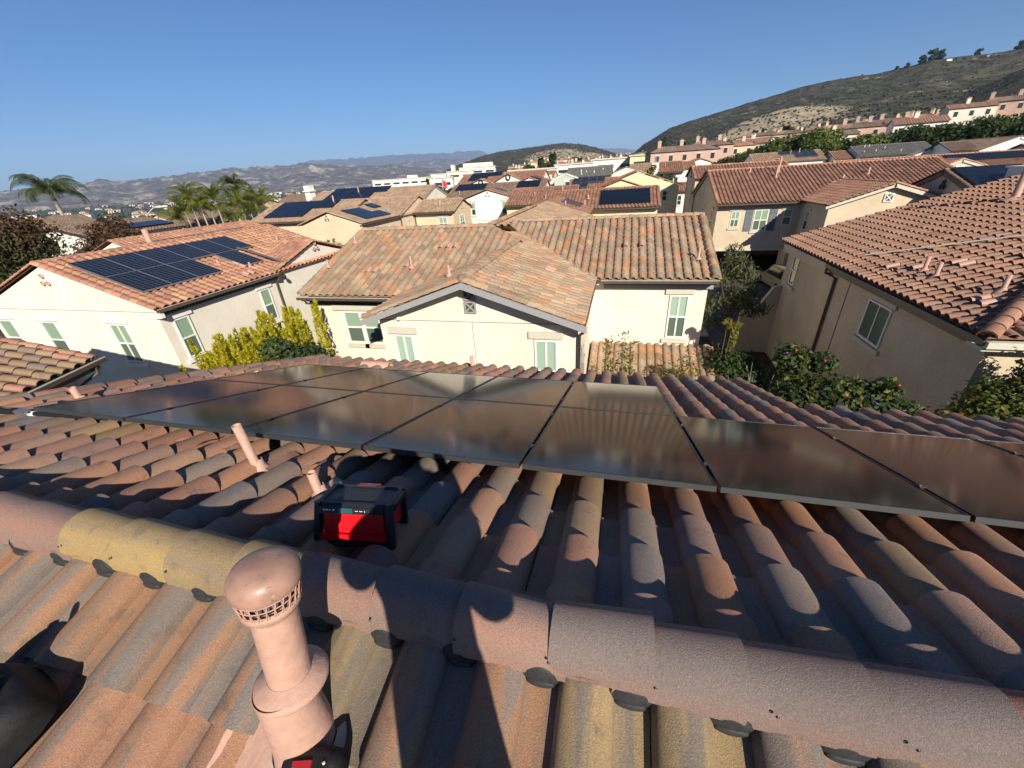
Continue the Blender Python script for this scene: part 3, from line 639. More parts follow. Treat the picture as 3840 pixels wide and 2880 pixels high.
def p1(t, P, shell):
    m = MB(); m.tube([P(.05 + .075 * math.cos(a), .03 + .05 * math.sin(a), .16 + .012 * math.sin(2 * a)) for a in np.linspace(0, 6.2, 16)], .011, M['rubber'], 8); m.build('handle', t)
    m = MB(); m.obox(P(0, 0, 0), P(1, 0, 0) - P(0, 0, 0), P(0, 1, 0) - P(0, 0, 0), P(0, 0, 1) - P(0, 0, 0), -.11, .12, -.178, -.166, .05, .11, M['bag_red']); m.build('red_panel', t)
    m = MB(); m.obox(P(0, 0, 0), P(1, 0, 0) - P(0, 0, 0), P(0, 1, 0) - P(0, 0, 0), P(0, 0, 1) - P(0, 0, 0), .02, .145, -.09, -.05, .125, .157, M['bag_red']); m.build('red_panel', t)
    m = MB(); m.tube([P(.04, -.11, .158), P(.08, -.115, .168), P(.12, -.11, .155)], .008, M['steel'], 8); m.build('buckle', t)
    m = MB(); m.tube([P(-.12, .12, .155), P(-.02, .06, .175), P(.07, -.02, .178), (P(.12, -.1, .15))], .013, M['rubber'], 8); m.build('strap', t)
    for q in (-.07, -.02, .03):
        m = MB(); m.tube([P(q, -.17, .12), P(q, -.182, .08), P(q, -.18, .04)], .008, M['steel'], 8); m.lathe([(.012, 0), (.012, .012), (.001, .014)], M['steel'], P(q, -.17, .12), P(0, -1, 0) - P(0, 0, 0), 10); m.build('buckle', t)
    for (a, b, h_, cm) in ((.02, .11, .07, 'bag_red'), (.075, .06, .10, 'rubber'), (.115, .0, .06, 'bag_red'), (.13, -.06, .08, 'steel'), (-.04, .13, .09, 'rubber')):
        m = MB(); m.tube([P(a, b, .10), P(a + .01, b + .005, .14 + h_)], [.016, .014], M['black'], 10); m.tube([P(a + .01, b + .005, .14 + h_), P(a + .013, b + .006, .165 + h_)], [.015, .011], M[cm], 10); m.build('tool_handle', t)
    m = MB(); m.lathe([(.03, 0), (.03, .02), (.02, .024)], M['bag'], P(-.05, .09, .15), P(0, 0, 1) - P(0, 0, 0), 14); m.build('knob', t)
bag('tool_bag', 'black tool bag with steel buckles and a red panel at the lower left edge', -2.05, .175, rad(-14), .33, .34, .15, p1)
def p2(t, P, shell):
    m = MB(); m.obox(P(0, 0, 0), P(1, 0, 0) - P(0, 0, 0), P(0, 1, 0) - P(0, 0, 0), P(0, 0, 1) - P(0, 0, 0), -.05, .01, .045, .068, .079, .0855, M['bag_red']); m.build('red_panel', t)
    m = MB(); m.tube([P(.06 * math.cos(a), -.02 + .045 * math.sin(a), .094) for a in np.linspace(0, 6.2, 20)], .004, M['bag'], 6); m.build('piping', t)
    for q in ((-.045, .05), (.05, .06)):
        m = MB(); m.lathe([(.005, 0), (.004, .004), (.001, .005)], M['trim_stone'], P(q[0], q[1], .085), P(0, 0, 1) - P(0, 0, 0), 8); m.build('rivet', t)
bag('tool_pouch', 'small black pouch with a dark red patch at the bottom edge below the flue vent', -.79, .30, rad(14), .19, .20, .08, p2)

# ------------------------------------------------------------------ the person taking the picture: stands behind the camera, throws the long shadow
M['skin'] = plain('skin', (.42, .25, .17), .5, .4, var=.1, scale=30); M['shirt'] = plain('shirt navy', (.03, .04, .07), .85); M['jeans'] = plain('trousers grey', (.05, .055, .065), .9); M['hair'] = plain('hair dark', (.02, .014, .01), .6)
def skin_obj(name, pts, edges, radii, mat, parent, sub=2):
    me = bpy.data.meshes.new(name); me.from_pydata([Vector(p) for p in pts], edges, []); o = bpy.data.objects.new(name, me); COL.objects.link(o)
    md = o.modifiers.new('skin', 'SKIN'); me.materials.append(mat)
    for i, r in enumerate(radii): me.skin_vertices[0].data[i].radius = (r, r) if not hasattr(r, '__len__') else r
    me.skin_vertices[0].data[0].use_root = True; md.use_smooth_shade = True
    o.modifiers.new('sub', 'SUBSURF').levels = sub; o.modifiers['sub'].render_levels = sub
    if parent: o.parent = parent
    return o
px0, py0 = .17, -.40; gz = near_z(py0) + .09
person = thing('person', 'person in a navy shirt standing on the roof behind the camera, holding up a phone', 'person', (px0, py0, gz))
B = [(0, 0, .93), (0, .0, 1.12), (0, .01, 1.30), (0, .0, 1.42), (0, .01, 1.50), (0, .03, 1.58), (0, .035, 1.66), (0, .03, 1.73),
     (.10, 0, .90), (.12, .02, .50), (.13, -.01, .09), (.14, .12, .03), (-.10, 0, .90), (-.12, .02, .50), (-.13, -.01, .09), (-.14, .12, .03),
     (.19, 0, 1.41), (.25, .09, 1.22), (.13, .27, 1.40), (.05, .30, 1.52), (-.19, 0, 1.41), (-.35, .09, 1.22), (-.22, .27, 1.42), (-.14, .30, 1.54)]
E = [(0, 1), (1, 2), (2, 3), (3, 4), (4, 5), (5, 6), (6, 7), (0, 8), (8, 9), (9, 10), (10, 11), (0, 12), (12, 13), (13, 14), (14, 15), (3, 16), (16, 17), (17, 18), (18, 19), (3, 20), (20, 21), (21, 22), (22, 23)]
Rr = [(.175, .125), (.165, .12), (.185, .125), (.15, .1), .055, (.075, .085), (.08, .095), .06, .09, .06, .045, .04, .09, .06, .045, .04, .085, .085, .045, .03, .085, .09, .045, .03]
body = skin_obj('body', B, E, Rr, M['shirt'], person)
for sx, sg in ((.05, 1), (-.14, -1)):
    for k in range(5):
        a = Vector((sx, .30, 1.52)); d = Vector(((k - 2) * .012, .05 - .004 * k, .05)) if k < 4 else Vector((-.045 * sg, .03, .03))
        skin_obj('finger', [a, a + d * .7, a + d * 1.1 + Vector((0, .02, .012))], [(0, 1), (1, 2)], [.011, .010, .008], M['skin'], person, 1)
m = MB(); m.ell((px0, py0 + .02, gz + 1.70), .085, .10, .085, M['hair'], 18, 8, z0=-.2); m.build('hair', person)
for sx in (-.032, .032):
    m = MB(); m.ell((px0 + sx, py0 + .118, gz + 1.655), .012, .008, .008, M['trim_white'], 10, 6); m.build('eye', person)
    m = MB(); m.ell((px0 + sx * 2.55, py0 + .03, gz + 1.64), .012, .022, .034, M['skin'], 10, 6); m.build('ear', person)
m = MB(); m.ell((px0, py0 + .135, gz + 1.615), .014, .02, .024, M['skin'], 10, 6); m.build('nose', person)
m = MB(); m.ell((px0, py0 + .118, gz + 1.57), .026, .008, .008, M['bag_red'], 10, 6); m.build('mouth', person)
tp = thing('phone', 'black phone held up in front of the face', 'phone', (0, -.035, CZ))
m = MB(); m.box(-.08, .07, -.045, -.034, CZ - .045, CZ + .03, M['black']); m.build('case', tp)
# ------------------------------------------------------------------ neighbour straight ahead: cream house with buff tiles
A3 = math.atan(.333); C3, S3 = math.cos(A3), math.sin(A3)
hc = House('cream house straight ahead with buff and orange tiles and a wide front gable', (-4, 18), 'stucco_cream', 'tile_buff', cap='tile_buff')
def slope(h, face, O, U, V, clips=(), q=(8, 3), s=A3, lift=.03): u, v = slope_frame(face, s); tiles(h.roof, O, u, v, U, V, h.rm, clips=clips, bp=q[0], pp=q[1], lift=lift)
# walls
hc.wall.faces([(-7.08, 10.35, 0), (-.95, 10.35, 0), (-.95, 10.35, 5.50), (-4.03, 10.35, 6.52), (-7.08, 10.35, 5.50)], [(0, 1, 2, 3, 4)], hc.wm)
hc.wall.faces([(-.95, 10.35, 0), (-.95, 15.3, 0), (-.95, 15.3, 5.50), (-.95, 10.35, 5.50)], [(0, 1, 2, 3)], hc.wm)
hc.wall.faces([(-7.08, 10.35, 0), (-7.08, 13, 0), (-7.08, 13, 5.50), (-7.08, 10.35, 5.50)], [(3, 2, 1, 0)], hc.wm)
hc.wall.faces([(-11.32, 12.65, 0), (-6.9, 12.65, 0), (-6.9, 12.65, 5.52), (-11.32, 12.65, 5.52)], [(0, 1, 2, 3)], hc.wm)
hc.wall.faces([(-11.32, 12.65, 0), (-11.32, 22, 0), (-11.32, 22, 5.52), (-11.32, 17.2, 7.02), (-11.32, 12.65, 5.52)], [(4, 3, 2, 1, 0)], hc.wm)
hc.wall.faces([(-1.2, 15.2, 0), (3.1, 15.2, 0), (3.1, 15.2, 5.52), (-1.2, 15.2, 5.52)], [(0, 1, 2, 3)], hc.wm)
hc.wall.faces([(3.1, 15.2, 0), (3.1, 23.7, 0), (3.1, 23.7, 5.52), (3.1, 19.45, 6.95), (3.1, 15.2, 5.52)], [(0, 1, 2, 3, 4)], hc.wm)
hc.wall.faces([(-11.32, 26, 0), (3.1, 26, 0), (3.1, 26, 5.4), (-11.32, 26, 5.4)], [(3, 2, 1, 0)], hc.wm)
# right slope of the gable and of the rear ridge (one plane)
ye0, ez, ex_ = 9.88, 5.64, -.77
slope(hc, '+x', (ex_, ye0, ez), 6.4, (4.05 - .77) / C3)
off = math.floor(6.3 / TW) * TW
slope(hc, '+x', (ex_, ye0 + off, ez), 16, (5.55 - .77) / C3, clips=[(.45, 3.28 / C3, -1.0, .72)])
# left slope of the gable
slope(hc, '-x', (-7.36, 17.3, 5.66), 17.3 - ye0, (7.36 - 4.05) / C3)
# left wing, facing us
slope(hc, '-y', (-11.55, 12.2, 5.65), 11.55 - 4.05, 4.95 / C3, clips=[(6.05, 4.95 / C3, .60, .80)])
slope(hc, '+y', (-4.5, 22.1, 5.65), 7.05, 4.95 / C3)
# right wing, facing us, and its rear
slope(hc, '-y', (-5.0, 14.75, 5.65), 8.25, 4.66 / C3); slope(hc, '+y', (3.25, 24.1, 5.65), 8.2, 4.66 / C3)
slope(hc, '-x', (-10, 28, 5.8), 8, 4.6 / C3)
# low roof at the foot of the right wing
slope(hc, '-y', (-.88, 11.6, 1.82), 4.3, 3.6 / C3)
for A_, B_, kw in (((-4.05, 9.95, 6.80), (-4.05, 16.3, 6.82), {}), ((-4.08, 16.25, 6.85), (-5.5, 17.25, 7.33), {}), ((-5.52, 17.2, 7.32), (-5.52, 26, 7.32), {}),
                   ((-11.5, 17.15, 7.33), (-5.5, 17.15, 7.33), {}), ((-4.5, 19.42, 7.23), (3.28, 19.42, 7.23), {}),
                   ((-7.30, 9.97, 5.66), (-4.05, 9.97, 6.79), {}), ((-.83, 9.97, 5.68), (-4.05, 9.97, 6.79), {}), ((3.2, 14.78, 5.70), (3.2, 19.4, 7.22), {}), ((-11.5, 12.25, 5.70), (-11.5, 17.1, 7.32), {}), ((3.35, 11.7, 1.88), (3.35, 15.15, 3.02), {})):
    caps(hc.roof, A_, B_, hc.cm, r=.125, hh=.12, L=.37, seg=10, **kw)
m = MB(); m.ell((-4.05, 9.98, 6.80), .14, .14, .14, M['tile_umber'], 14, 8, .4); m.build('ridge_end', hc.root)
# fascia boards, gutters, downspouts
for sg in (-1, 1):
    A_, B_ = Vector((-4.05 + sg * 3.34, 9.84, 5.60)), Vector((-4.05, 9.84, 6.735)); t_ = (B_ - A_).normalized()
    hc.fas.obox(A_, t_, Vector((0, 1, 0)), Vector((0, 0, 1)), 0, (B_ - A_).length, -.04, .03, -.165, .005, M['trim_grey'])
    hc.fas.obox(A_, t_, Vector((0, 1, 0)), Vector((0, 0, 1)), .02, (B_ - A_).length, .03, .52, -.10, -.06, M['stucco_cream'])
for (x0, x1, y, z) in ((-11.55, -7.6, 12.12, 5.62), (-.6, 3.3, 14.68, 5.62)):
    hc.gut.box(x0, x1, y - .07, y + .05, z - .10, z + .005, M['gutter']); hc.gut.box(x0, x1, y - .075, y - .02, z + .0, z + .02, M['gutter_pale'])
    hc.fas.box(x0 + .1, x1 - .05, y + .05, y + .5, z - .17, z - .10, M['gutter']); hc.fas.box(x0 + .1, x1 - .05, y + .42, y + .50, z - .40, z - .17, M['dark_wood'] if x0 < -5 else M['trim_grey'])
hc.gut.box(-.86, -.74, 9.9, 14.7, 5.52, 5.61, M['gutter'])
hc.spout([(-11.2, 12.05, 5.55), (-11.2, 12.1, 5.40), (-11.22, 12.58, 5.2), (-11.22, 12.6, 0)])
hc.spout([(-.8, 10.0, 5.5), (-.82, 10.05, 5.36), (-.93, 10.28, 5.2), (-.93, 10.28, 0)], .045)
# gable details
for z in (6.30, 5.92):
    m = MB()
    for a, b, c, d in ((-.17, .17, .13, .17), (-.17, .17, -.17, -.13), (-.17, -.13, -.13, .13), (.13, .17, -.13, .13)): m.box(-4.03 + a, -4.03 + b, 10.29, 10.36, z + c, z + d, M['trim_grey'])
    for s_ in (1, -1): m.obox((-4.03, 10.31, z), Vector((1, 0, s_)).normalized(), (0, 1, 0), Vector((-s_, 0, 1)).normalized(), -.19, .19, -.012 + s_ * .004, .03, -.018, .018, M['trim_grey'])
    m.box(-4.16, -3.9, 10.335, 10.352, z - .13, z + .13, M['gutter']); m.build('gable_vent', hc.root)
m = MB(); m.box(-7.07, -.96, 10.343, 10.352, 5.47, 5.482, M['gutter']); m.build('expansion_joint', hc.root); m = MB(); m.box(-4.04, -4.03, 10.343, 10.352, 3.0, 5.469, M['gutter']); m.build('expansion_joint', hc.root)
m = MB(); m.ell((-6.35, 10.27, 5.55), .05, .08, .06, M['trim_white'], 10, 6); m.tube([(-6.35, 10.36, 5.48), (-6.35, 10.28, 5.54)], .025, M['trim_white']); m.build('flood_lamp', hc.root)
hc.window('y-', 10.35, -6.34, 4.0, 5.01, .64, sash='h', pane='pane_plain', mull=True, sill=False)
hc.window('y-', 10.35, -1.87, 4.0, 5.01, .66, sash='h', pane='pane_plain', mull=True, sill=False)
hc.window('y-', 12.65, -9.78, 3.68, 4.95, .74, header=False); hc.window('y-', 12.65, -8.98, 3.68, 4.95, .74, header=False)
m = MB(); m.box(-10.55, -8.3, 12.57, 12.66, 5.0, 5.2, M['trim_stone']); m.build('lintel', hc.root)
hc.window('y-', 15.2, 2.2, 3.34, 4.98, .66, pane='pane_plain', low='pane_low', mull=True)
# pipes and painted patches
for (x, y, h) in ((-11.35, 14.0, .28), (-11.2, 15.9, .3), (-7.6, 13.9, .42), (-5.1, 11.6, .32), (2.75, 15.9, .4)):
    z = 5.65 + (y - (12.2 if x < -5.5 else 14.75)) * .333 if x > 0 or x < -5.5 else 6.45
    hc.pipe(x, y, z + .08, h, .04)
def patch(h, o, u, v, n, cells, mat='pinkpaint'):
    for (i, j) in cells:
        m = MB(); pr = [(TW * .63 / 2 * (1 - math.cos(a)), .075 * math.sin(a) + .04) for a in np.linspace(0, math.pi, 7)]
        co = [Vector(o) + Vector(u) * (i * TW + x) + Vector(v) * (j * TL + q) + Vector(n) * (zz + .045 + (.0 if q else .006)) for q in (0, TL * .93) for x, zz in pr]
        m.faces(co, [(k, k + 1, 8 + k, 7 + k) for k in range(6)], M[mat], None, None, True); m.build('painted_tile', h.root)
u, v = slope_frame('-y', A3); n = np.cross(u, v)
patch(hc, (-11.55, 12.2, 5.65), u, v, n, [(7, 4), (8, 4)]); patch(hc, (-11.55, 12.2, 5.65), u, v, n, [(15, 9), (16, 9), (17, 9)]); patch(hc, (-5.0, 14.75, 5.65), u, v, n, [(17, 6), (19, 6)]); patch(hc, (-11.55, 12.2, 5.65), u, v, n, [(12, 5), (13, 5)])
u, v = slope_frame('+x', A3); n = np.cross(u, v); patch(hc, (ex_, ye0, ez), u, v, n, [(12, 4), (13, 4)])
hc.done()

# ------------------------------------------------------------------ neighbour on the left: white house with pink tiles
hl = House('white house at the left with pinkish tiles and a gridded solar array', (-20, 15), 'stucco_white', 'tile_pink')
hl.gable(-25.7, -16.15, 10.27, 21.5, 5.65, 'y', oh=.2, rk=(.10, .0), q=(8, 3), gut=(0, 0))
hl.gable(-19, -16.2, 16.2, 22.1, 5.72, 'x', oh=.15, rk=(.0, .10), q=(8, 3), gut=(0, 0), sl=.30)
hl.gut.box(-15.93, -15.80, 10.2, 16.05, 5.54, 5.64, M['gutter']); hl.gut.box(-15.94, -15.9, 10.2, 16.05, 5.64, 5.655, M['gutter_pale'])
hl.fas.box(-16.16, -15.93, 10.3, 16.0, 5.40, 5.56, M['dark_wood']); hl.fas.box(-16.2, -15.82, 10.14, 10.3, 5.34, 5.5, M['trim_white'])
hl.spout([(-15.87, 15.95, 5.55), (-15.9, 15.95, 5.38), (-16.08, 15.9, 5.25), (-16.08, 15.9, 0)], .05)
m = MB(); m.box(-25.6, -16.16, 10.262, 10.272, 5.52, 5.532, M['gutter']); m.build('expansion_joint', hl.root); m = MB(); m.box(-16.155, -16.142, 16.4, 21.9, 5.60, 5.612, M['gutter']); m.build('expansion_joint', hl.root)
hl.vents('y-', 10.27, -21.0, 6.68); hl.vents('x+', -16.15, 19.25, 6.35)
for a in (-25.0, -22.35, -18.45): hl.window('y-', 10.27, a, 3.45, 5.03, .9, sill=a > -20, trim='trim_white', mull=a > -19)
hl.window('x+', -16.15, 10.98, 3.55, 5.10, .62, trim='trim_white'); hl.window('x+', -16.15, 15.1, 3.62, 5.1, .6, trim='trim_white')
hl.pipe(-21.3, 14.7, 7.2, .75, .12, flash=False, name='flue_pipe')
for (x, y, h) in ((-17.0, 15.6, .22), (-18.0, 14.9, .15), (-18.6, 19.4, .4), (-17.9, 18.6, .25)): hl.pipe(x, y, 5.65 + (-16 - x) * .333 + .05, h, .04)
m = MB(); m.tube([(-21.3, 16.9, 7.3), (-20.2, 16.95, 7.16), (-19.3, 17.0, 6.86)], .025, M['pinkpaint'], 6); m.build('conduit_line', hl.root)
m = MB(); m.tube([(-18.6, 16.72, 6.75), (-17.0, 16.76, 6.3), (-16.1, 16.75, 6.0)], .05, M['steel'], 6); m.build('valley_flashing', hl.root)
u, v = slope_frame('+x', A3); n = np.cross(u, v); patch(hl, (-15.95, 10.17, 5.65), u, v, n, [(17, 3), (18, 3), (17, 4), (15, 1), (16, 1)])
m = MB(); m.ell((-15.75, 16.15, 5.45), .09, .09, .11, M['black'], 10, 6); m.box(-15.95, -15.75, 16.1, 16.2, 5.5, 5.56, M['black']); m.build('wall_lamp', hl.root)
hl.done()

# generic far panels
def panel_mesh(mat, w=1.02, l=1.66, th=.06):
    g = MB(); g.box(0, w, 0, l, -th, 0, M['solar_edge' if mat == 'solar_grid' else 'solar_frame']); b = .018
    g.faces([(b, b, .004), (w - b, b, .004), (w - b, l - b, .004), (b, l - b, .004)], [(0, 1, 2, 3)], M[mat], 0, [(0, 0), (1, 0), (1, 1), (0, 1)]); return g.mesh('solar_panel')
PM = {k: panel_mesh(k) for k in ('solar_grid', 'solar_blue', 'solar_near')}
def panels(face, O, cells, mat, where, group, pw=1.13, pl=1.70, s=A3, up=.16, gap=.015):
    """cells: (i along the eave, j up the slope); O = lower corner on the tile plane"""
    u, v = slope_frame(face, s); n = np.cross(u, v); R = Matrix((u, v, tuple(n))).transposed().to_4x4()
    js = sorted({j for i, j in cells})
    for (i, j) in cells:
        p = np.array(O, float) + np.array(u) * i * pw + np.array(v) * j * pl + n * up
        o = bpy.data.objects.new('solar_panel', PM[mat]); COL.objects.link(o)
        sc = Matrix.Diagonal((pw * (1 - gap) / 1.02, pl * (1 - gap) / 1.66, 1, 1)); o.matrix_world = Matrix.Translation(p) @ R @ sc
        row = sorted(a for a, b in cells if b == j); k = row.index(i)
        pos = 'only' if len(row) == 1 else ORD[k]
        rw = '' if len(js) == 1 else (['lower', 'upper'] if len(js) == 2 else ['lowest', 'middle', 'top'])[js.index(j)] + ' row, '
        tag(o, f'{pos} panel from the left, {rw}{where}', 'solar panel', group)
panels('+x', (-17.05, 10.72, 6.02), [(i, 1) for i in range(6)] + [(0, 0), (1, 0), (2, 0), (4, 0)], 'solar_grid', 'on the white house at left', 'gridded solar panels on the white house', pw=1.155, pl=1.66)

# ------------------------------------------------------------------ neighbour on the right: tan house with red brown tiles
hr = House('tan house at the right, its shaded side wall under a brown tiled roof', (12, 16), 'stucco_tan', 'tile_brown')
s3 = math.atan(.285); c3, n3 = math.cos(s3), math.sin(s3)
u, v = slope_frame('-x', s3)
tiles(hr.roof, (7.42, 22.45, 5.65), u, v, 22.45 - 9.75, 9.6 / c3, hr.rm, clips=[(12.7, 0, 1, 1.0)], bp=8, pp=3, lift=.058, h=.08)
u, v = slope_frame('-y', s3); tiles(hr.roof, (7.42, 9.75, 5.65), u, v, 19, 9.6 / c3, hr.rm, clips=[(0, 0, -1, 1)], bp=8, pp=3, lift=.055)
u, v = slope_frame('+x', s3); tiles(hr.roof, (26.6, 9.75, 5.65), u, v, 12.7, 9.6 / c3, hr.rm, bp=5, pp=2)
caps(hr.roof, (7.35, 9.68, 5.70), (12.2, 14.53, 5.70 + 4.85 * .285), M['tile_red'], r=.16, hh=.15, L=.40, seg=12)
caps(hr.roof, (17, 9.75, 8.4), (17, 22.4, 8.4), hr.cm, r=.14, hh=.12, seg=8)
hr.wall.box(7.85, 26, 10.2, 22.3, 0, 5.55, hr.wm)
hr.wall.faces([(7.85, 22.3, 5.55), (26.0, 22.3, 5.55), (17, 22.3, 8.2)], [(2, 1, 0)], hr.wm)
hr.wall.box(7.55, 7.86, 17.3, 22.28, 5.2, 5.54, hr.wm)       # plaster cove at the far half
hr.gut.box(7.36, 7.48, 9.7, 17.3, 5.50, 5.62, M['gutter']); hr.gut.box(7.40, 26, 9.62, 9.74, 5.46, 5.60, M['trim_stone']); hr.fas.box(7.42, 26, 9.74, 10.18, 5.36, 5.44, M['trim_stone'])
hr.fas.box(7.48, 7.84, 9.8, 17.3, 5.36, 5.46, M['gutter'])
hr.spout([(7.42, 17.25, 5.55), (7.42, 17.25, 5.3), (7.78, 17.22, 5.1), (7.78, 17.22, 0)], .05)
m = MB(); m.tube([(7.84, 16.25, 5.4), (7.84, 16.25, 0)], .012, M['gutter'], 6); m.build('wall_pipe', hr.root)
hr.window('x-', 7.85, 14.19, 3.82, 5.03, 1.26, sash='h', pane='pane_low', mull=True, trim='trim_stone', hd=.3)
hr.window('x-', 7.85, 21.15, 3.88, 5.12, .62, pane='pane_low', low='pane_dark', trim='trim_stone')
for (y, z0, z1) in ((20.0, .3, 1.25), (20.6, .35, 1.3)):
    m = MB(); m.box(7.70, 7.852, y - .22, y + .22, z0, z1, M['stucco_tan']); m.box(7.69, 7.70, y - .18, y + .18, z0 + .06, z1 - .06, M['trim_stone']); m.build('meter_box', hr.root)
m = MB(); m.box(7.68, 7.69, 20.5, 20.66, .8, .95, M['bag_red']); m.build('warning_sign', hr.root)
# curved garden wall running out from the far end
g = MB(); prof = [(0, 0), (0, 3.6), (.35, 3.5), (.6, 3.0), (.8, 2.6), (1.1, 2.35), (1.6, 2.25), (1.6, 0)]
g.faces([(7.85 - a, 22.3, z) for a, z in prof] + [(7.85 - a, 22.05, z) for a, z in prof], [tuple(range(7, -1, -1)), tuple(range(8, 16))] + [(i, (i + 1) % 8, 8 + (i + 1) % 8, 8 + i) for i in range(8)], M['stucco_tan'])
g.build('buttress_wall', hr.root)
def rzz(x): return 5.65 + (x - 7.42) * .285
for (x, y, h, r) in ((8.55, 14.2, .42, .05), (8.45, 13.5, .42, .05), (8.75, 11.75, .4, .05), (8.6, 10.85, .42, .05), (13.3, 19.2, 1.15, .11)): hr.pipe(x, y, rzz(x) + .05, h, r)
for (x, y) in ((10.2, 11.9), (13.3, 14.2)):
    m = MB(); z = rzz(x) + .1; m.lathe([(.16, 0), (.16, .42)], M['pinkpaint'], (x + .25, y, z + .05), (-1, 0, -.25), 12); m.lathe([(.155, .41), (.001, .41)], M['black'], (x + .25, y, z + .05), (-1, 0, -.25), 12)
    m.box(x - .1, x + .55, y - .2, y + .22, z - .04, z + .01, M['pinkpaint']); m.build('roof_hood', hr.root)
u, v = slope_frame('-x', s3); n = np.cross(u, v); patch(hr, (7.42, 22.45, 5.65), u, v, n, [(27, 5), (28, 5), (30, 8), (29, 8), (37, 2), (39, 3), (36, 2), (26, 3), (24, 2)])
m = MB(); m.tube([(8.15, 16.6, rzz(8.15) + .18), (10.2, 15.4, rzz(10.2) + .18), (13, 13.7, rzz(13) + .18)], .022, M['trim_stone'], 6); m.build('conduit_line', hr.root)
hr.done()

# ------------------------------------------------------------------ corner of the house at the lower left, turned about 18 degrees
hn = House('low tiled roof corner with gutter at the lower left edge, beside our ridge', (-16, 3), 'stucco_white', 'tile_near')
th = rad(-17); dx, dy = Vector((math.cos(th), -math.sin(th) * -1, 0)), None
ds = Vector((math.cos(rad(17)), math.sin(rad(17)), 0)); ea = Vector((-math.sin(rad(17)), math.cos(rad(17)), 0))   # downhill, along the eave
E0 = Vector((-12.80, 6.32, 5.65)); Lh = 10.0
o = E0 - ea * (math.ceil(Lh / TW) * TW); v_ = -ds * C3 + Vector((0, 0, S3))
tiles(hn.roof, o, ea, v_, math.ceil(Lh / TW) * TW, 4.6 / C3, hn.rm, bp=10, pp=3, h=.08, rndf=lambda I, J: np.random.choice([.34, .34, .33, .62, .20, .88, .36, .97], len(I)))
tiles(hn.roof, E0 - ds * 9.2, -ea, ds * C3 + Vector((0, 0, S3)), Lh, 4.6 / C3, hn.rm, bp=5, pp=2)
caps(hn.roof, E0 - ea * .02 + Vector((0, 0, .02)), E0 - ds * 4.6 + Vector((0, 0, 4.6 * .333 + .02)), M['tile_pink'], r=.12, hh=.10, L=.4, seg=10)
hn.gut.obox(E0 - ea * Lh, ea, ds, (0, 0, 1), 0, Lh + .12, 0, .13, -.11, -.01, M['gutter']); hn.gut.obox(E0 - ea * Lh, ea, ds, (0, 0, 1), 0, Lh + .12, .11, .135, -.01, .015, M['trim_stone'])
hn.fas.obox(E0 - ea * Lh, ea, ds, (0, 0, 1), 0, Lh, -.4, -.01, -.25, -.1, M['gutter'])
Wc = [E0 - ds * .35 - ea * .15, E0 - ds * 8.8 - ea * .15, E0 - ds * 8.8 - ea * Lh, E0 - ds * .35 - ea * Lh]
co = [Vector((p.x, p.y, z)) for z in (0, 5.5) for p in Wc]; hn.wall.faces(co, [(0, 4, 5, 1), (1, 5, 6, 2), (2, 6, 7, 3), (3, 7, 4, 0)], hn.wm)
pk = (Wc[0] + Wc[1]) / 2; hn.wall.faces([co[4], co[5], Vector((pk.x, pk.y, 6.95))], [(0, 1, 2)], hn.wm)
e = E0 + ds * .07; hn.spout([e - ea * .2 + Vector((0, 0, -.1)), e - ea * .2 + Vector((0, 0, -.3)), e - ea * .45 - ds * .3 + Vector((0, 0, -.5)), e - ea * .45 - ds * .38 + Vector((0, 0, -5.4))], .05)
hn.done()

# ------------------------------------------------------------------ tan house with shutters across the drive
hh = House('tan house with blue grey shutters built over a dark drive opening', (14, 42), 'stucco_tan', 'tile_red', cap='tile_pink')
hh.root.location.z = 0
hh.gable(7.35, 24, 37.65, 50.0, 6.15, 'x', oh=.55, rk=(.15, .1), z0=2.62, q=(5, 2), gut=(1, 0), fascia='gutter')
hh.gable(13.3, 19.6, 33.1, 40, 6.15, 'y', oh=.35, rk=(.35, 0), z0=0, q=(5, 2), gut=(0, 0), fascia='trim_stone')
hh.box(7.35, 9.0, 46, 50, 0, 2.62); hh.box(22, 24, 37.7, 50, 0, 2.62); hh.box(9, 22, 49, 50, 0, 2.62)
hh.box(12.7, 13.4, 36.8, 38.4, 0, 2.62); hh.fas.box(7.2, 13.2, 37.55, 37.66, 2.5, 2.66, M['trim_stone'])
hh.window('y-', 37.65, 8.75, 4.35, 5.52, .62, mull=True); hh.window('y-', 37.65, 10.6, 4.05, 5.58, .98, shutters='shutter', mull=True, hd=.2); hh.window('y-', 37.65, 12.45, 4.4, 5.55, .62)
hh.window('x-', 7.35, 39.5, 3.9, 5.5, .8); hh.window('x-', 7.35, 44, 4.2, 5.4, .7, low='pane_dark')
hh.window('x-', 13.3, 36.2, 4.2, 5.5, .7, low='pane_dark')
hh.window('y-', 33.1, 15.9, 3.9, 5.05, 1.1, shutters='shutter', mull=True); hh.window('y-', 33.1, 17.9, 3.9, 5.05, 1.1, mull=True)
m = MB()
for a, b, c, d in ((-.25, .25, .2, .25), (-.25, .25, -.25, -.2), (-.25, -.2, -.2, .2), (.2, .25, -.2, .2)): m.box(16.45 + a, 16.45 + b, 33.03, 33.12, 6.45 + c, 6.45 + d, M['trim_white'])
m.box(16.25, 16.65, 33.07, 33.11, 6.25, 6.65, M['gutter'])
for s_ in (1, -1): m.obox((16.45, 33.05, 6.45), Vector((1, 0, s_)).normalized(), (0, 1, 0), Vector((-s_, 0, 1)).normalized(), -.28, .28, -.01 + .004 * s_, .02, -.025, .025, M['trim_white'])
m.build('gable_vent', hh.root)
for (x, y, h) in ((12.6, 42.6, 1.2), (12.2, 41.6, .9), (18.6, 41.3, .5), (16.6, 40.4, .4), (10.5, 43, .35)): hh.pipe(x, y, 6.15 + (y - 37.1) * .333, h, .07)
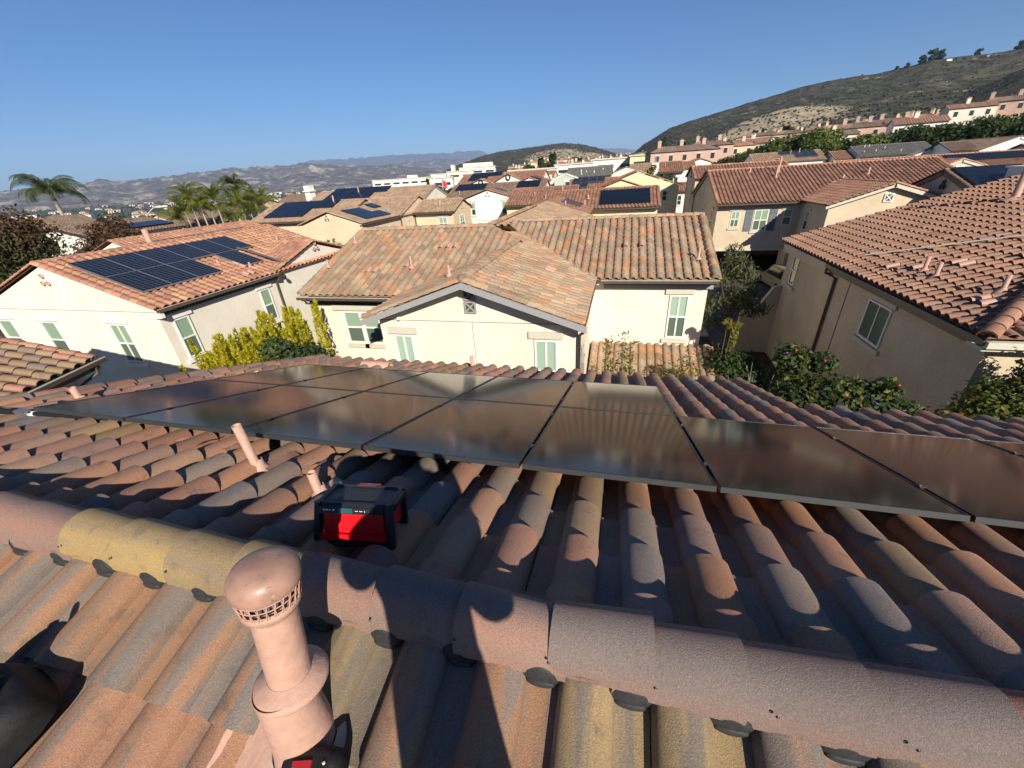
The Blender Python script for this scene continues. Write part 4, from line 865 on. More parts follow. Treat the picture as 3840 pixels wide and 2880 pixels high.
for x in np.arange(7.6, 13, .8): m = MB(); m.box(x, x + .1, 37.15, 37.64, 5.98, 6.1, M['gutter']); m.build('rafter_tail', hh.root)
hh.done()
# ------------------------------------------------------------------ houses of the estate further off
MID = dict(q=(4, 2), rk=(.1, .1))
def mid(label, loc, wall, roof, **k): return House(label, loc, wall, roof, **k)
# M : cream yellow house with an eight panel array
h = mid('yellow cream house with eight black panels, right behind the cream house', (-3, 40), 'stucco_yellow', 'tile_red')
h.gable(-6.5, 2.75, 37.35, 44.5, 6.2, 'x', gut=(1, 0), fascia=None, **MID); h.gable(-12.2, -5, 45.4, 53.4, 6.2, 'x', gut=(1, 0), **MID)
h.gable(-8.7, -2.7, 32.9, 46, 6.2, 'y', oh=.3, gut=(0, 0), sl=.28, **MID)
h.gable(3.0, 5.2, 40, 44, 3.2, 'x', gut=(0, 0), **MID)
h.vents('y-', 32.9, -5.6, 6.45, .10, .2, 'trim_stone')
h.window('y-', 37.35, .1, 4.1, 5.45, 1.0, shutters='shutter_dark', pane='pane_low', low='pane_dark'); h.window('x+', 2.75, 39, 4, 5.4, .7)
for (x, y, z, hh_) in ((-4.4, 34.2, 6.75, .35), (-3.2, 37.6, 6.4, .5), (-6.5, 48.1, 7.1, .6), (-9.5, 47.5, 6.9, .4), (-8.1, 46.4, 6.6, .5), (-3, 38.8, 6.9, .3)): h.pipe(x, y, z, hh_, .06)
m = MB(); m.box(-13, 3, 37.33, 37.36, 5.55, 5.58, M['gutter']); m.build('expansion_joint', h.root); h.done()
panels('-y', (-2.0, 37.55, 6.35), [(i, j) for i in range(4) for j in (0, 1)], 'solar_near', 'behind the cream house ridge', 'eight panel array', pw=1.05, pl=1.50)
panels('+x', (-3.40, 35.1, 6.42), [(i, 0) for i in range(4)], 'solar_blue', 'on the gable slope of the yellow cream house', 'blue panels on a gable slope', pw=1.1, pl=1.65, s=math.atan(.28))
# N
h = mid('big yellow cream house with two stepped gables behind the eight panel array', (0, 62), 'stucco_yellow', 'tile_red', cap='tile_red')
h.gable(-7.3, 1.5, 59.2, 67.5, 6.45, 'x', gut=(0, 0), **MID); h.gable(-3.6, 6.5, 58, 68, 6.8, 'y', oh=.35, gut=(0, 0), **MID); h.gable(-3.5, 2.5, 57, 60, 6.72, 'y', oh=.2, gut=(0, 0), **MID)
h.window('y-', 58, 4.95, 5.1, 6.25, .56, low='pane_dark', pane='pane_dark', trim='trim_white'); h.pipe(1.0, 56.9 + 2.3, 7.5, .6, .05); h.done()
panels('-y', (-6.95, 60.0, 6.95), [(i, 1) for i in range(4)] + [(0, 0), (1, 0)], 'solar_grid', 'of the L shaped array by the stepped gables', 'L shaped gridded array', pw=1.08, pl=1.65)
# O
h = mid('bright white house with three round vents in its gable', (-16, 54), 'stucco_pure', 'tile_umber', cap='tile_red')
h.gable(-22.0, -9.6, 52.4, 60, 6.85, 'x', gut=(1, 0), **MID); h.gable(-18.5, -13.1, 50, 58, 6.87, 'y', oh=.2, sl=.30, gut=(0, 0), **MID)
h.vents('y-', 50, -15.75, 7.2, .10, .22, 'trim_stone'); h.vents('x+', -9.6, 55.8, 7.1, .12, .25, 'trim_stone')
h.window('y-', 50, -17.65, 5.0, 6.35, .55, low='pane_dark'); h.window('y-', 50, -13.75, 4.95, 6.38, .58, low='pane_dark')
m = MB(); m.box(-18.4, -13.2, 49.985, 50.002, 6.66, 6.69, M['trim_stone']); m.build('expansion_joint', h.root)
h.spout([(-13.0, 49.95, 6.7), (-13.0, 49.95, 0)], .05); h.pipe(-20.5, 53.2, 7.2, .5, .05); h.done()
panels('-y', (-21.5, 54.2, 7.58), [(i, 0) for i in range(4)], 'solar_near', 'on the main roof left of the white gable', 'left array of the white house', pw=1.02, pl=2.0)
panels('-y', (-13.2, 54.15, 7.57), [(i, 0) for i in range(3)], 'solar_near', 'on the main roof right of the white gable', 'right array of the white house', pw=.97, pl=1.95)
panels('+x', (-14.15, 52.5, 7.17), [(i, 0) for i in range(4)], 'solar_blue', 'on the gable slope of the white house', 'blue panels on the white house', pw=1.12, pl=1.8, s=math.atan(.30))
# P with its left neighbour wing
h = mid('peach house with a small side gable left of the bright white house', (-19, 44), 'stucco_peach', 'tile_straw', cap='tile_buff')
h.gable(-21.2, -16.85, 41.3, 46.7, 6.2, 'x', **MID); h.vents('x+', -16.85, 43.95, 6.45, .10, .2); h.pipe(-18.6, 42.2, 6.6, .5, .05); h.pipe(-18.9, 43.0, 6.9, .3, .1)
h.window('y-', 41.3, -18.05, 4.5, 5.66, .95, sash=2, mull=True, hd=.3); h.window('x+', -16.85, 43.7, 4.2, 5.65, 1.35, mull=True, low='pane_dark', header=False)
h.spout([(-21.2, 41.2, 6.1), (-21.15, 41.25, 5.8), (-21.1, 41.26, 0)], .06)
h.gable(-28, -21.3, 38.7, 47, 6.2, 'x', **MID); h.window('y-', 38.7, -22.6, 4.6, 5.6, .62); h.window('x+', -21.3, 40, 4.4, 5.5, .5)
h.spout([(-21.3, 38.4, 6.1), (-21.3, 38.5, 5.8), (-21.3, 38.6, 0)], .06); h.done()
# S
h = mid('peach house with a low wide gable and black arrays on both roofs', (-27, 37), 'stucco_peach', 'tile_straw', cap='tile_buff')
h.gable(-27.7, -21.5, 32, 44, 6.22, 'y', oh=.2, sl=.31, gut=(0, 1), **MID); h.gable(-38.3, -27, 37.2, 45.8, 6.2, 'x', gut=(1, 0), **MID)
h.vents('y-', 32, -24.8, 6.75, .13, .16, 'trim_stone'); h.window('x+', -21.5, 35.2, 4.6, 5.4, .7); h.window('x+', -21.5, 36.8, 4.6, 5.4, .5)
m = MB(); m.box(-27.6, -21.6, 31.985, 32.002, 6.08, 6.10, M['trim_stone']); m.build('expansion_joint', h.root); h.pipe(-28.5, 38.5, 6.6, .5, .05); h.pipe(-30.3, 40.9, 7.5, .8, .08); h.done()
panels('+x', (-21.75, 33.2, 6.36), [(0, 0), (1, 0), (2, 0), (0, 1), (1, 1)], 'solar_near', 'on the gable slope of the peach house', 'stepped array of the peach gable', pw=1.45, pl=1.28, s=math.atan(.31))
panels('+x', (-23.68, 37.75, 6.98), [(0, 0)], 'solar_near', 'set alone near the peach gable ridge', 'single panel', pw=1.5, pl=1.1, s=math.atan(.31))
panels('-y', (-37.0, 37.7, 6.50), [(i, 1) for i in range(6)] + [(i, 0) for i in range(4)], 'solar_near', 'on the left wing of the peach house', 'large array of the peach house', pw=1.22, pl=1.95)
# Q
h = mid('cream house with grey gable boards behind the peach houses, black array facing us', (-33, 52), 'stucco_cream', 'tile_straw')
h.gable(-40.5, -23.6, 48.6, 57, 7.0, 'x', gut=(0, 0), fascia='trim_grey', **MID); h.pipe(-34, 51.5, 8.0, .9, .07); h.done()
panels('-y', (-38.4, 49.6, 7.46), [(i, j) for i in range(4) for j in (0, 1)] + [(4, 1)], 'solar_near', 'below the grey boarded gable', 'array below the grey boarded gable', pw=1.72, pl=1.95, gap=.05)
# T
h = mid('white house with dark wreaths hung in two front gables', (-22, 78), 'stucco_pure', 'tile_red', cap='tile_pink')
h.gable(-29.5, -14, 76, 85, 7.9, 'x', gut=(0, 0), **MID); h.gable(-26.8, -22.5, 75, 80, 7.95, 'y', oh=.15, gut=(0, 0), **MID); h.gable(-22.1, -17.4, 75.5, 82, 8.1, 'y', oh=.2, gut=(0, 0), sl=.45, **MID)
h.gable(-17.5, -13.3, 72.5, 82, 7.75, 'y', oh=.2, gut=(0, 0), **MID); h.pipe(-21, 78.2, 9.0, .6, .08); h.done()
for (x, y, z, w_) in ((-24.65, 74.93, 8.15, 'left'), (-19.75, 75.43, 8.75, 'right')):
    m = MB(); pts = [(x + .36 * math.cos(a), y - .04, z + .42 * math.sin(a)) for a in np.linspace(0, 2 * math.pi, 19)]; M.setdefault('wreath', plain('wreath green', (.02, .03, .018), .9, var=.5, scale=30))
    m.tube(pts, [.10 + .03 * (k % 2) for k in range(19)], M['wreath'], 7); single(m, 'wreath', f'dark round wreath on the {w_} one of the two white gables', 'wreath', (x, y, z))
panels('-y', (-27.9, 77.2, 8.42), [(i, 0) for i in range(3)] + [(i, 1) for i in range(5)], 'solar_near', 'beside the wreath gables', 'array beside the wreath gables', pw=1.2, pl=1.9)
panels('+x', (-13.45, 73.3, 7.98), [(i, j) for i in range(4) for j in (0, 1)], 'solar_blue', 'right of the wreath gables', 'blue array right of the wreath gables', pw=1.5, pl=1.0)
# U
h = mid('pale sage house with grey shingle roof and a white trimmed gable', (-7, 88), 'stucco_sage', 'tile_grey')
h.gable(-11, -2.6, 86, 95, 7.9, 'x', gut=(0, 0), **MID); h.gable(-13.1, -8.8, 85, 92, 7.95, 'y', oh=.25, gut=(0, 0), sl=.36, fascia='trim_white', **MID)
h.window('y-', 85, -10.6, 5.9, 7.3, .9, low='pane_dark', pane='pane_dark', trim='trim_white'); h.window('y-', 85, -9.6, 5.9, 7.3, .9, low='pane_dark', pane='pane_dark', trim='trim_white')
for (x, y, z, hh_) in ((-8.2, 87, 8.3, .9), (-7.3, 88, 8.6, .4), (-5.8, 87.5, 8.5, .4), (-4.2, 88.6, 8.8, .4)): h.pipe(x, y, z, hh_, .06, 'trim_white')
h.done()
h = mid('small brown roofed cream house just left of the sage house', (-15, 92), 'stucco_cream', 'tile_brown'); h.gable(-19.5, -14.4, 92, 98, 8.2, 'x', gut=(0, 0), **MID); h.box(-15.5, -14.6, 91, 92, 0, 8.6); h.done()
h = mid('cream gabled house with blue grey panels at the end of the shingle roof', (0, 97), 'stucco_cream', 'tile_straw'); h.gable(-3.2, 3.6, 96, 104, 7.9, 'y', oh=.3, gut=(0, 0), **MID); h.gable(1, 9, 104, 112, 8.1, 'x', gut=(0, 0), cap=True, **MID); h.done()
panels('+x', (3.0, 97.2, 8.18), [(i, 0) for i in range(3)] + [(1, 1), (2, 1)], 'solar_blue', 'on the straw roof beyond the shingles', 'stepped blue array', pw=1.8, pl=1.2)
panels('-y', (2.8, 105.3, 8.45), [(0, 0), (1, 0)], 'solar_near', 'left pair on the far red roof', 'pair on the red roof', pw=1.3, pl=1.6); panels('-y', (5.8, 105.0, 8.35), [(0, 0), (1, 0)], 'solar_near', 'right pair on the far red roof', 'pair on the red roof', pw=1.2, pl=1.6)
# V with chimney
h = mid('tall white house with a square chimney right of the stepped gables', (7, 77), 'stucco_pure', 'tile_red')
h.gable(5.3, 8.75, 75.2, 83, 8.0, 'x', **MID); h.box(4.0, 5.1, 75.6, 77, 0, 9.45); h.box(5.0, 5.4, 75.4, 80, 0, 8.1); h.fas.box(3.9, 5.2, 75.5, 77.1, 9.45, 9.55, M['trim_stone']); h.wall.box(4.4, 4.7, 76.1, 76.5, 9.55, 10.3, M['steel'])
h.gable(7.6, 9.9, 69.6, 75, 5.5, 'x', **MID); h.window('y-', 75.2, 7.1, 6.1, 7.2, .8, low='pane_dark', pane='pane_dark', shutters='shutter_dark'); h.window('x+', 8.75, 77, 5.6, 7, .6); h.window('x+', 8.75, 79.4, 5.6, 7, .6); h.window('y-', 69.6, 8.1, 3.6, 4.9, .6, low='pane_dark', pane='pane_dark')
h.pipe(6.2, 77, 8.7, .6, .05); h.done()
h = mid('white house with bright blue panels just above the tan house ridge', (13, 93), 'stucco_pure', 'tile_brown'); h.gable(11.3, 15.2, 90, 97, 8.9, 'y', oh=.3, gut=(0, 0), **MID); h.gable(9, 12, 86, 92, 8.2, 'x', gut=(0, 0), **MID); h.done()
panels('+x', (14.9, 90.6, 9.12), [(i, 0) for i in range(3)], 'solar_blue', 'above the tan house ridge', 'blue row above the tan ridge', pw=1.7, pl=1.5)
# row behind the tan house
h = mid('tan house hidden behind the shuttered one, its brown roof showing above the ridge', (14, 52), 'stucco_tan', 'tile_red', cap='tile_pink')
h.gable(7.25, 16.2, 50.6, 57.5, 7.6, 'x', gut=(0, 0), sl=.3, **MID); h.vents('x-', 7.25, 53.8, 7.9, .12, .2, 'gutter'); h.window('x-', 7.25, 52.5, 5.2, 6.8, .7, low='pane_dark'); h.done()
h = mid('tan house with a big lit gable, left of the white chimney', (32, 58), 'stucco_tan', 'tile_red', cap='tile_pink')
h.gable(23.5, 43, 57, 64.5, 6.9, 'x', gut=(0, 0), **MID); h.gable(29.5, 35.5, 55, 62, 6.75, 'y', oh=.4, gut=(0, 0), fascia='trim_stone', **MID); h.gable(22, 29.6, 52.5, 58, 6.55, 'x', gut=(0, 0), **MID)
m = MB(); m.box(32.15, 32.85, 54.93, 55.01, 6.65, 7.35, M['trim_white']); m.box(32.28, 32.72, 54.915, 54.935, 6.78, 7.22, M['gutter']); m.build('gable_vent', h.root)
h.window('y-', 55, 30.9, 5.1, 6.3, 1.1, mull=True, pane='pane_low'); h.window('x-', 29.5, 56.2, 4.9, 6.2, 1.0, pane='pane_dark', low='pane_dark'); h.done()
panels('-y', (33.6, 58.6, 7.58), [(i, 0) for i in range(6)], 'solar_near', 'along the ridge behind the big lit gable', 'row along a far ridge', pw=1.18, pl=1.7)
h = mid('dark gabled house with three corner vents beside the white chimney', (21, 33), 'stucco_tan', 'tile_umber')
h.gable(19, 28, 30.2, 36.2, 6.75, 'x', oh=.3, gut=(0, 0), fascia='gutter', **MID); h.vents('x-', 19, 32.9, 7.05, .14, .16, 'gutter')
h.wall.box(20.3, 23.5, 28.9, 30.6, 3, 7.92, M['stucco_pure']); h.fas.box(20.2, 23.6, 28.8, 30.7, 7.92, 8.0, M['trim_white'])
m = MB(); m.lathe([(.9, 0), (.85, .3), (.55, .65), (.001, .8)], M['stucco_pure'], (21.9, 29.75, 8.0), seg=4, smooth=False); m.build('chimney_cap', h.root); h.done()
panels('-y', (19.15, 30.3, 6.90), [(i, j) for i in range(3) for j in (0, 1)], 'solar_near', 'tucked behind the white chimney', 'blue array behind the chimney', pw=1.1, pl=1.5)
h = mid('long straw tiled roof with a gridded array below the dark tree belt', (26, 86), 'stucco_pure', 'tile_straw')
h.gable(20.9, 31.4, 84, 92, 8.3, 'x', gut=(0, 0), **MID); h.gable(22.2, 25.0, 82, 88, 8.3, 'y', oh=.2, gut=(0, 0), **MID); h.pipe(28.2, 87, 9.4, .8, .07); h.pipe(26.8, 86.5, 9.3, .7, .05); h.done()
panels('-y', (25.2, 84.9, 8.75), [(i, 1) for i in range(5)] + [(2, 0), (3, 0), (4, 0)], 'solar_grid', 'on the long straw roof', 'gridded array on the straw roof', pw=1.06, pl=1.55)
h = mid('grey shingle roof with a small white gable below the tree belt', (39, 83), 'stucco_pure', 'tile_grey')
h.gable(34.6, 44.2, 80.5, 89, 8.3, 'x', gut=(0, 0), **MID); h.gable(40.3, 44.6, 79, 84, 8.05, 'y', oh=.3, gut=(0, 0), fascia='trim_white', **MID)
for x, y, z in ((37, 82, 8.8), (38.5, 83, 9.1), (40, 81.5, 8.6), (35.5, 82, 8.7), (36.2, 84, 9.5), (36.9, 84.2, 9.5)): h.pipe(x, y, z, .5, .06, 'trim_stone')
h.done()
h = mid('narrow brown tiled house left of the grey shingle roof', (33, 84), 'stucco_white', 'tile_brown'); h.gable(31.9, 34.2, 82, 88, 8.2, 'x', gut=(0, 0), **MID); h.done()
h = mid('brown roofed house with long white eave boards at the upper right edge', (48, 77), 'stucco_pure', 'tile_umber')
h.gable(42.6, 45.6, 75, 81, 8.4, 'x', gut=(0, 0), **MID); h.gable(45, 52, 73.5, 84, 8.3, 'y', oh=.3, gut=(0, 0), fascia='trim_white', sl=.36, **MID); h.gable(51, 58, 70, 78, 8.0, 'x', gut=(0, 0), **MID); h.done()
h = mid('brown tiled roof low at the right edge before the long white eave boards', (48, 64), 'stucco_tan', 'tile_umber'); h.gable(44, 56, 62, 70, 7.3, 'x', gut=(0, 0), **MID); h.done()
# left side, beyond the white house
h = mid('white house with a flat brown roof and curved parapet between two dark trees', (-47, 29), 'stucco_pure', 'tile_umber')
h.gable(-51, -42.6, 25.2, 33, 6.55, 'y', oh=.5, gut=(0, 0), sl=.2, fascia='dark_wood', **MID); h.gable(-43, -40.8, 25, 27.5, 4.6, 'x', oh=.4, gut=(0, 0), sl=.2, **MID); h.window('x+', -42.6, 29, 3.6, 5.0, .9); h.done()
panels('+x', (-43.0, 28.2, 6.80), [(i, 0) for i in range(3)], 'solar_near', 'on the flat brown roof between dark trees', 'panels on the flat brown roof', pw=1.5, pl=1.6, s=math.atan(.2))
h = mid('low pink tiled roof with a large blue array just behind the left white house', (-30, 25), 'stucco_white', 'tile_pink'); h.gable(-37, -27.5, 20, 31, 5.2, 'y', oh=.3, gut=(0, 0), **MID); h.done()
panels('+x', (-27.6, 20.6, 5.4), [(i, j) for i in range(5) for j in (0, 1)], 'solar_blue', 'behind the left white house ridge', 'blue array behind the ridge', pw=1.7, pl=1.7)
h = mid('beige house with a brown roof behind the palm row', (-60, 50), 'stucco_peach', 'tile_umber'); h.gable(-66, -55, 44, 54, 5.2, 'y', gut=(0, 0), **MID); h.gable(-58, -52, 50, 60, 6.2, 'x', gut=(0, 0), **MID); h.window('x+', -52, 53, 3.6, 5, 1.2); h.done()
h = mid('dark roofed house with a tall white chimney stack right of the palms', (-52, 68), 'stucco_pure', 'tile_umber'); h.gable(-58, -50, 62, 71, 6.6, 'x', gut=(0, 0), **MID); h.box(-50.2, -49.2, 61.0, 62.2, 0, 9.2); h.fas.box(-50.4, -49, 60.8, 62.4, 8.6, 8.75, M['trim_white'])
for k in range(5): h.wall.box(-50.2 + k * .22, -50.08 + k * .22, 61, 62.2, 9.2, 9.5, M['stucco_pure'])
h.done()
h = mid('dark roofed house glimpsed behind the autumn tree at the left edge', (-70, 36), 'stucco_pink', 'tile_umber'); h.gable(-76, -66, 32, 42, 6.0, 'y', gut=(0, 0), **MID); h.done()
# ------------------------------------------------------------------ terrain
R_ = [0, 70, 120, 200, 350, 600, 1200, 2500, 5000, 8000, 26000]
A_ = [-95, -75, -50, -38, -28, -20, -10, 0, 10, 25, 60, 80]
H_ = [[-9.2, -11, -14, -20, -32, -46, -60, -62, -40, -5, 0]] * 3 + [[-9.2, -10, -13, -19, -30, -44, -60, -62, -40, -5, 0],
 [-9.2, -9.2, -10, -11, -14, -25, -42, -48, -34, -5, 0], [-9.2, -9.2, -9, -8.5, -7.5, -9, -18, -24, -20, 0, 0], [-9.2, -9.2, -9, -6.5, -1, 8, 20, 30, 30, 20, 0],
 [-9.2, -9.2, -9, -5, -1, 8, 26, 40, 40, 30, 0], [-9.2, -9.2, -6.5, -1.0, 4, 13, 30, 45, 40, 30, 0]] + [[-9.2, -9.2, -4.8, .5, 6, 15, 34, 50, 60, 30, 0]] * 3
H_ = np.array(H_)
def gh(az, r):
    """ground height (z up, metres) in direction az (degrees from +Y, positive right) at distance r"""
    az = np.asarray(az, float); r = np.asarray(r, float)
    ai = np.clip(np.searchsorted(A_, az) - 1, 0, len(A_) - 2); ri = np.clip(np.searchsorted(R_, r) - 1, 0, len(R_) - 2)
    a0, a1 = np.array(A_)[ai], np.array(A_)[ai + 1]; r0, r1 = np.array(R_)[ri], np.array(R_)[ri + 1]
    s = np.clip((az - a0) / (a1 - a0), 0, 1); s = s * s * (3 - 2 * s); t = np.clip((r - r0) / (r1 - r0), 0, 1)
    return CZ + (H_[ai, ri] * (1 - s) + H_[ai + 1, ri] * s) * (1 - t) + (H_[ai, ri + 1] * (1 - s) + H_[ai + 1, ri + 1] * s) * t
def pol(az, r): return r * math.sin(rad(az)), r * math.cos(rad(az))
def gxy(x, y): return float(gh(math.degrees(math.atan2(x, y)), math.hypot(x, y)))
def noise2(x, y, s, o=4): return mnoise.fractal(Vector((x * s, y * s, 3.7)), 1.0, 2.0, o)

t = NT('ground'); o = t.n('ShaderNodeNewGeometry').outputs['Position']
c = t.ramp(t.noise(o, .08, 6, .6), [(.35, (.055, .06, .035)), (.5, (.10, .085, .055)), (.65, (.17, .14, .10))])
c = t.mix(t.ramp(t.noise(o, .011, 5, .65), [(.48, 0.0), (.58, .75)]), c, (.045, .055, .032)); t.color(c); t.rough(.95, .1); M['ground'] = t.m
azs = np.concatenate([np.arange(-180, -95, 5.), np.arange(-95, 80.1, 1.), np.arange(85, 180, 5.)]); rs = np.concatenate([[.01, 10, 25, 45], np.arange(60, 360, 12.), np.geomspace(370, 26000, 60)])
AA, RR = np.meshgrid(azs, rs, indexing='ij'); ZZ = gh(np.where(AA > 80, 80, np.where(AA < -95, -95, AA)), RR)
b = np.abs(AA) > 95; ZZ = np.where(b & (RR > 70), np.minimum(ZZ, 0), ZZ)
ZZ = ZZ - np.where(RR < 66, .0, .0)
na, nr = AA.shape; co = np.stack([RR * np.sin(np.radians(AA)), RR * np.cos(np.radians(AA)), ZZ], -1).reshape(-1, 3)
i, j = np.meshgrid(np.arange(na), np.arange(nr - 1), indexing='ij'); i, j = i.ravel(), j.ravel(); i2 = (i + 1) % na
F = np.stack([i * nr + j, i * nr + j + 1, i2 * nr + j + 1, i2 * nr + j], -1)
g = MB(); g.raw(co, np.full(len(F), 4), F.ravel(), M['ground'], 0, None, True); structure(g, 'ground')

M['asphalt'] = plain('asphalt', (.075, .077, .08), .9, .2, var=.3, scale=1.2, bump=.2, bscale=60); M['concrete'] = plain('concrete', (.36, .34, .31), .9, .2, var=.15, scale=1.5); M['paint_line'] = plain('road paint', (.6, .6, .57), .8)
M['soil'] = plain('planting soil', (.06, .045, .03), .95, .1, var=.4, scale=3)
m = MB(); m.box(5.4, 30, 24.0, 36.8, -.3, .012, M['asphalt']); m.box(5.4, 7.4, 22.6, 24, -.3, .012, M['asphalt']); m.box(9.05, 21.95, 36.8, 49, -.3, .014, M['asphalt']); structure(m, 'driveway')
m = MB(); m.box(3.3, 5.4, 24, 60, -.3, .12, M['concrete']); m.box(5.4, 7.2, 36.8, 60, -.3, .05, M['concrete']); structure(m, 'pavement')
m = MB()
for (x, y, a) in ((9.2, 27.4, .5), (8.0, 25.9, .5), (10.6, 29, .5), (11.2, 32.3, 0)):
    m.obox((x, y, .016), (math.cos(a), math.sin(a), 0), (-math.sin(a), math.cos(a), 0), (0, 0, 1), -.55 if a else -2, .55 if a else 1.5, -.07, .07, 0, .004, M['paint_line'])
structure(m, 'road_marking')
m = MB(); m.box(3.12, 5.4, 5.5, 24, -.2, .03, M['soil']); m.box(-16, 3.1, 7.3, 12.6, -.2, .028, M['soil']); m.box(5.4, 7.8, 4, 22.5, -.2, .032, M['soil']); structure(m, 'planting_bed')

# ------------------------------------------------------------------ hills and mountains
def hill_mat(name, dark, mid_, bare, patch=.62, scale=.02, bump=.6, clump=.09):
    t = NT(name); o = t.n('ShaderNodeNewGeometry').outputs['Position']
    v = t.n('ShaderNodeTexVoronoi'); v.inputs['Scale'].default_value = clump; t.l(o, v.inputs['Vector'])
    n1 = t.noise(o, clump * .7, 5, .65)
    c = t.ramp(n1, [(.35, dark), (.55, mid_), (.72, tuple(x * 1.5 for x in mid_))])
    c = t.mix(t.ramp(t.noise(o, scale, 8, .72), [(patch, 0.0), (patch + .06, .85)]), c, bare)
    a = t.n('ShaderNodeAttribute', attribute_name='rnd').outputs['Fac']
    scar = t.ramp(t.noise(o, clump * .5, 6, .7), [(.36, (.10, .085, .06)), (.47, bare), (.7, tuple(x * 1.25 for x in bare))])
    c = t.mix(t.ramp(t.math('ADD', a, t.math('MULTIPLY', t.math('SUBTRACT', t.noise(o, clump * .6, 4), .5), .9)), [(.48, 0.0), (.53, 1.0)]), c, scar)
    t.color(c); t.rough(.95, .05)
    nd = t.n('ShaderNodeBump'); nd.inputs['Strength'].default_value = bump; nd.inputs['Distance'].default_value = 4.0 / clump * .09
    t.l(t.math('ADD', n1, t.math('MULTIPLY', v.outputs['Distance'], .05 / 1)), nd.inputs['Height']); t.l(nd.outputs[0], t.b.inputs['Normal']); return t.m
def hill(name, sil, r0, r1, el0, mat, step=.2, nr=50, rough=.10, pw=.85, scar=None, edge=.05, ns=None):
    sa, se = zip(*sil); az = np.arange(sa[0], sa[-1] + step, step); es = np.interp(az, sa, se); co = []; rn = []
    ns = ns or 3.0 / r1
    for a, e in zip(az, es):
        b = el0(a) if callable(el0) else el0
        for k in range(nr + 14):
            if k <= nr:
                q = k / nr; r = r0 + (r1 - r0) * q; x, y = pol(a, r); w = math.sin(math.pi * min(q, .999)) ** .7
                el = b + (e - b) * q ** pw + (e - b) * rough * w * (noise2(x, y, ns, 6)) + edge * q * noise2(x, y, ns * 12, 3)
                z = CZ + r * math.tan(rad(el)) - (60 if k == 0 else 0)
                zt = z
            else:
                q = (k - nr) / 13; r = r1 * (1 + .45 * q); x, y = pol(a, r); z = zt * (1 - q) + (CZ - 80) * q - r1 * .004 * math.sin(q * math.pi)
            co.append((x, y, z))
    n = nr + 14; na = len(az); i, j = np.meshgrid(np.arange(na - 1), np.arange(n - 1), indexing='ij'); i, j = i.ravel(), j.ravel()
    F = np.stack([i * n + j, (i + 1) * n + j, (i + 1) * n + j + 1, i * n + j + 1], -1)[:, ::-1]
    rn = np.zeros(len(F))
    if scar:
        for (ca, cr, wa, wr) in scar: rn = np.maximum(rn, np.clip(1.35 - np.hypot((az[i] - ca) / wa, (j / nr - cr) / wr), 0, 1))
    m = MB(); m.raw(co, np.full(len(F), 4), F.ravel(), mat, rn, None, True); return structure(m, name)
M['chaparral'] = hill_mat('chaparral', (.024, .027, .017), (.072, .068, .046), (.33, .27, .18), .59, .014, 1.0, .07)
M['mount_near'] = hill_mat('rocky mountain', (.05, .047, .04), (.12, .105, .085), (.36, .31, .26), .53, .0035, 1.0, .016)
M['mount_far'] = hill_mat('far mountain', (.06, .055, .05), (.09, .08, .07), (.2, .17, .14), .66, .0009, .7, .004)
hill('hill', [(-1.5, .6), (.9, 1.4), (1.89, 2.19), (4.8, 3.67), (7.17, 4.21), (9.89, 4.72), (13.27, 5.37), (17.14, 6.05), (20.38, 6.25), (22.78, 6.2), (24.62, 6.4), (26.04, 6.62), (28.32, 6.5), (30.19, 6.35), (33, 6.5), (40, 6.8), (60, 5)],
     560, 1500, lambda a: min(1.5, max(.2, .4 + a * .05)), M['chaparral'], .2, 80, .30, .8, scar=[(16.6, .36, 5.4, .26), (12.5, .2, 3.5, .16)], edge=.05, ns=.0035)
hill('hill', [(25.5, 2.4), (27.5, 3.2), (29.5, 4.0), (32, 5.1), (35, 5.8), (45, 6.5), (60, 5)], 480, 900, 1.3, M['chaparral'], .25, 40, .2, .8, edge=.08)
hill('hill', [(-27, -.3), (-23.91, .2), (-21.67, 1.21), (-18.26, 2.11), (-14.85, 2.64), (-11.55, 2.79), (-7.62, 3.03), (-4.86, 2.61), (-2.45, 1.86), (.96, .8), (4, .3)],
     1100, 2200, 0.0, M['chaparral'], .2, 50, .15, .8, scar=[(-8.5, .45, 4.5, .30), (-4, .35, 3, .3)], edge=.05)
hill('mountain_range', [(-95, 1.0), (-75, 1.2), (-63.46, 1.23), (-62, 1.35), (-59.36, 1.34), (-57.9, 1.64), (-56.87, 1.85), (-56.04, 1.62), (-55.05, 1.6), (-52.97, 1.74), (-51.31, 1.86), (-49.57, 2.03), (-46.5, 2.32), (-43.38, 2.32), (-39.89, 2.3), (-37.81, 2.2), (-34.22, 2.08), (-28.9, 1.81), (-23.31, 1.1), (-20.35, .5), (-17, .1)],
     5200, 8500, lambda a: -.15, M['mount_near'], .12, 60, .42, 1.0, edge=.17, ns=.0011)
hill('mountain_range', [(-34, .8), (-31.52, 1.55), (-28.9, 1.81), (-27.21, 2.21), (-25, 2.05), (-23.14, 2.25), (-20.25, 1.94), (-16.74, 1.49), (-12, 1.0)], 9000, 12500, 0.0, M['mount_near'], .15, 40, .3, 1.0, ns=.0008, edge=.16)
hill('mountain_range', [(-48, 1.7), (-43.35, 2.14), (-40.6, 2.33), (-37.57, 2.71), (-33.33, 2.75), (-29.47, 2.82), (-23.9, 2.84), (-18.19, 2.78), (-16.67, 2.35), (-14.36, 2.06), (-10, 2.0), (-3.51, 2.18), (-1.31, 2.03), (1.4, 1.75), (5, 1.2)], 15000, 21000, 0.0, M['mount_far'], .2, 40, .25, 1.0, ns=.0004, edge=.14)

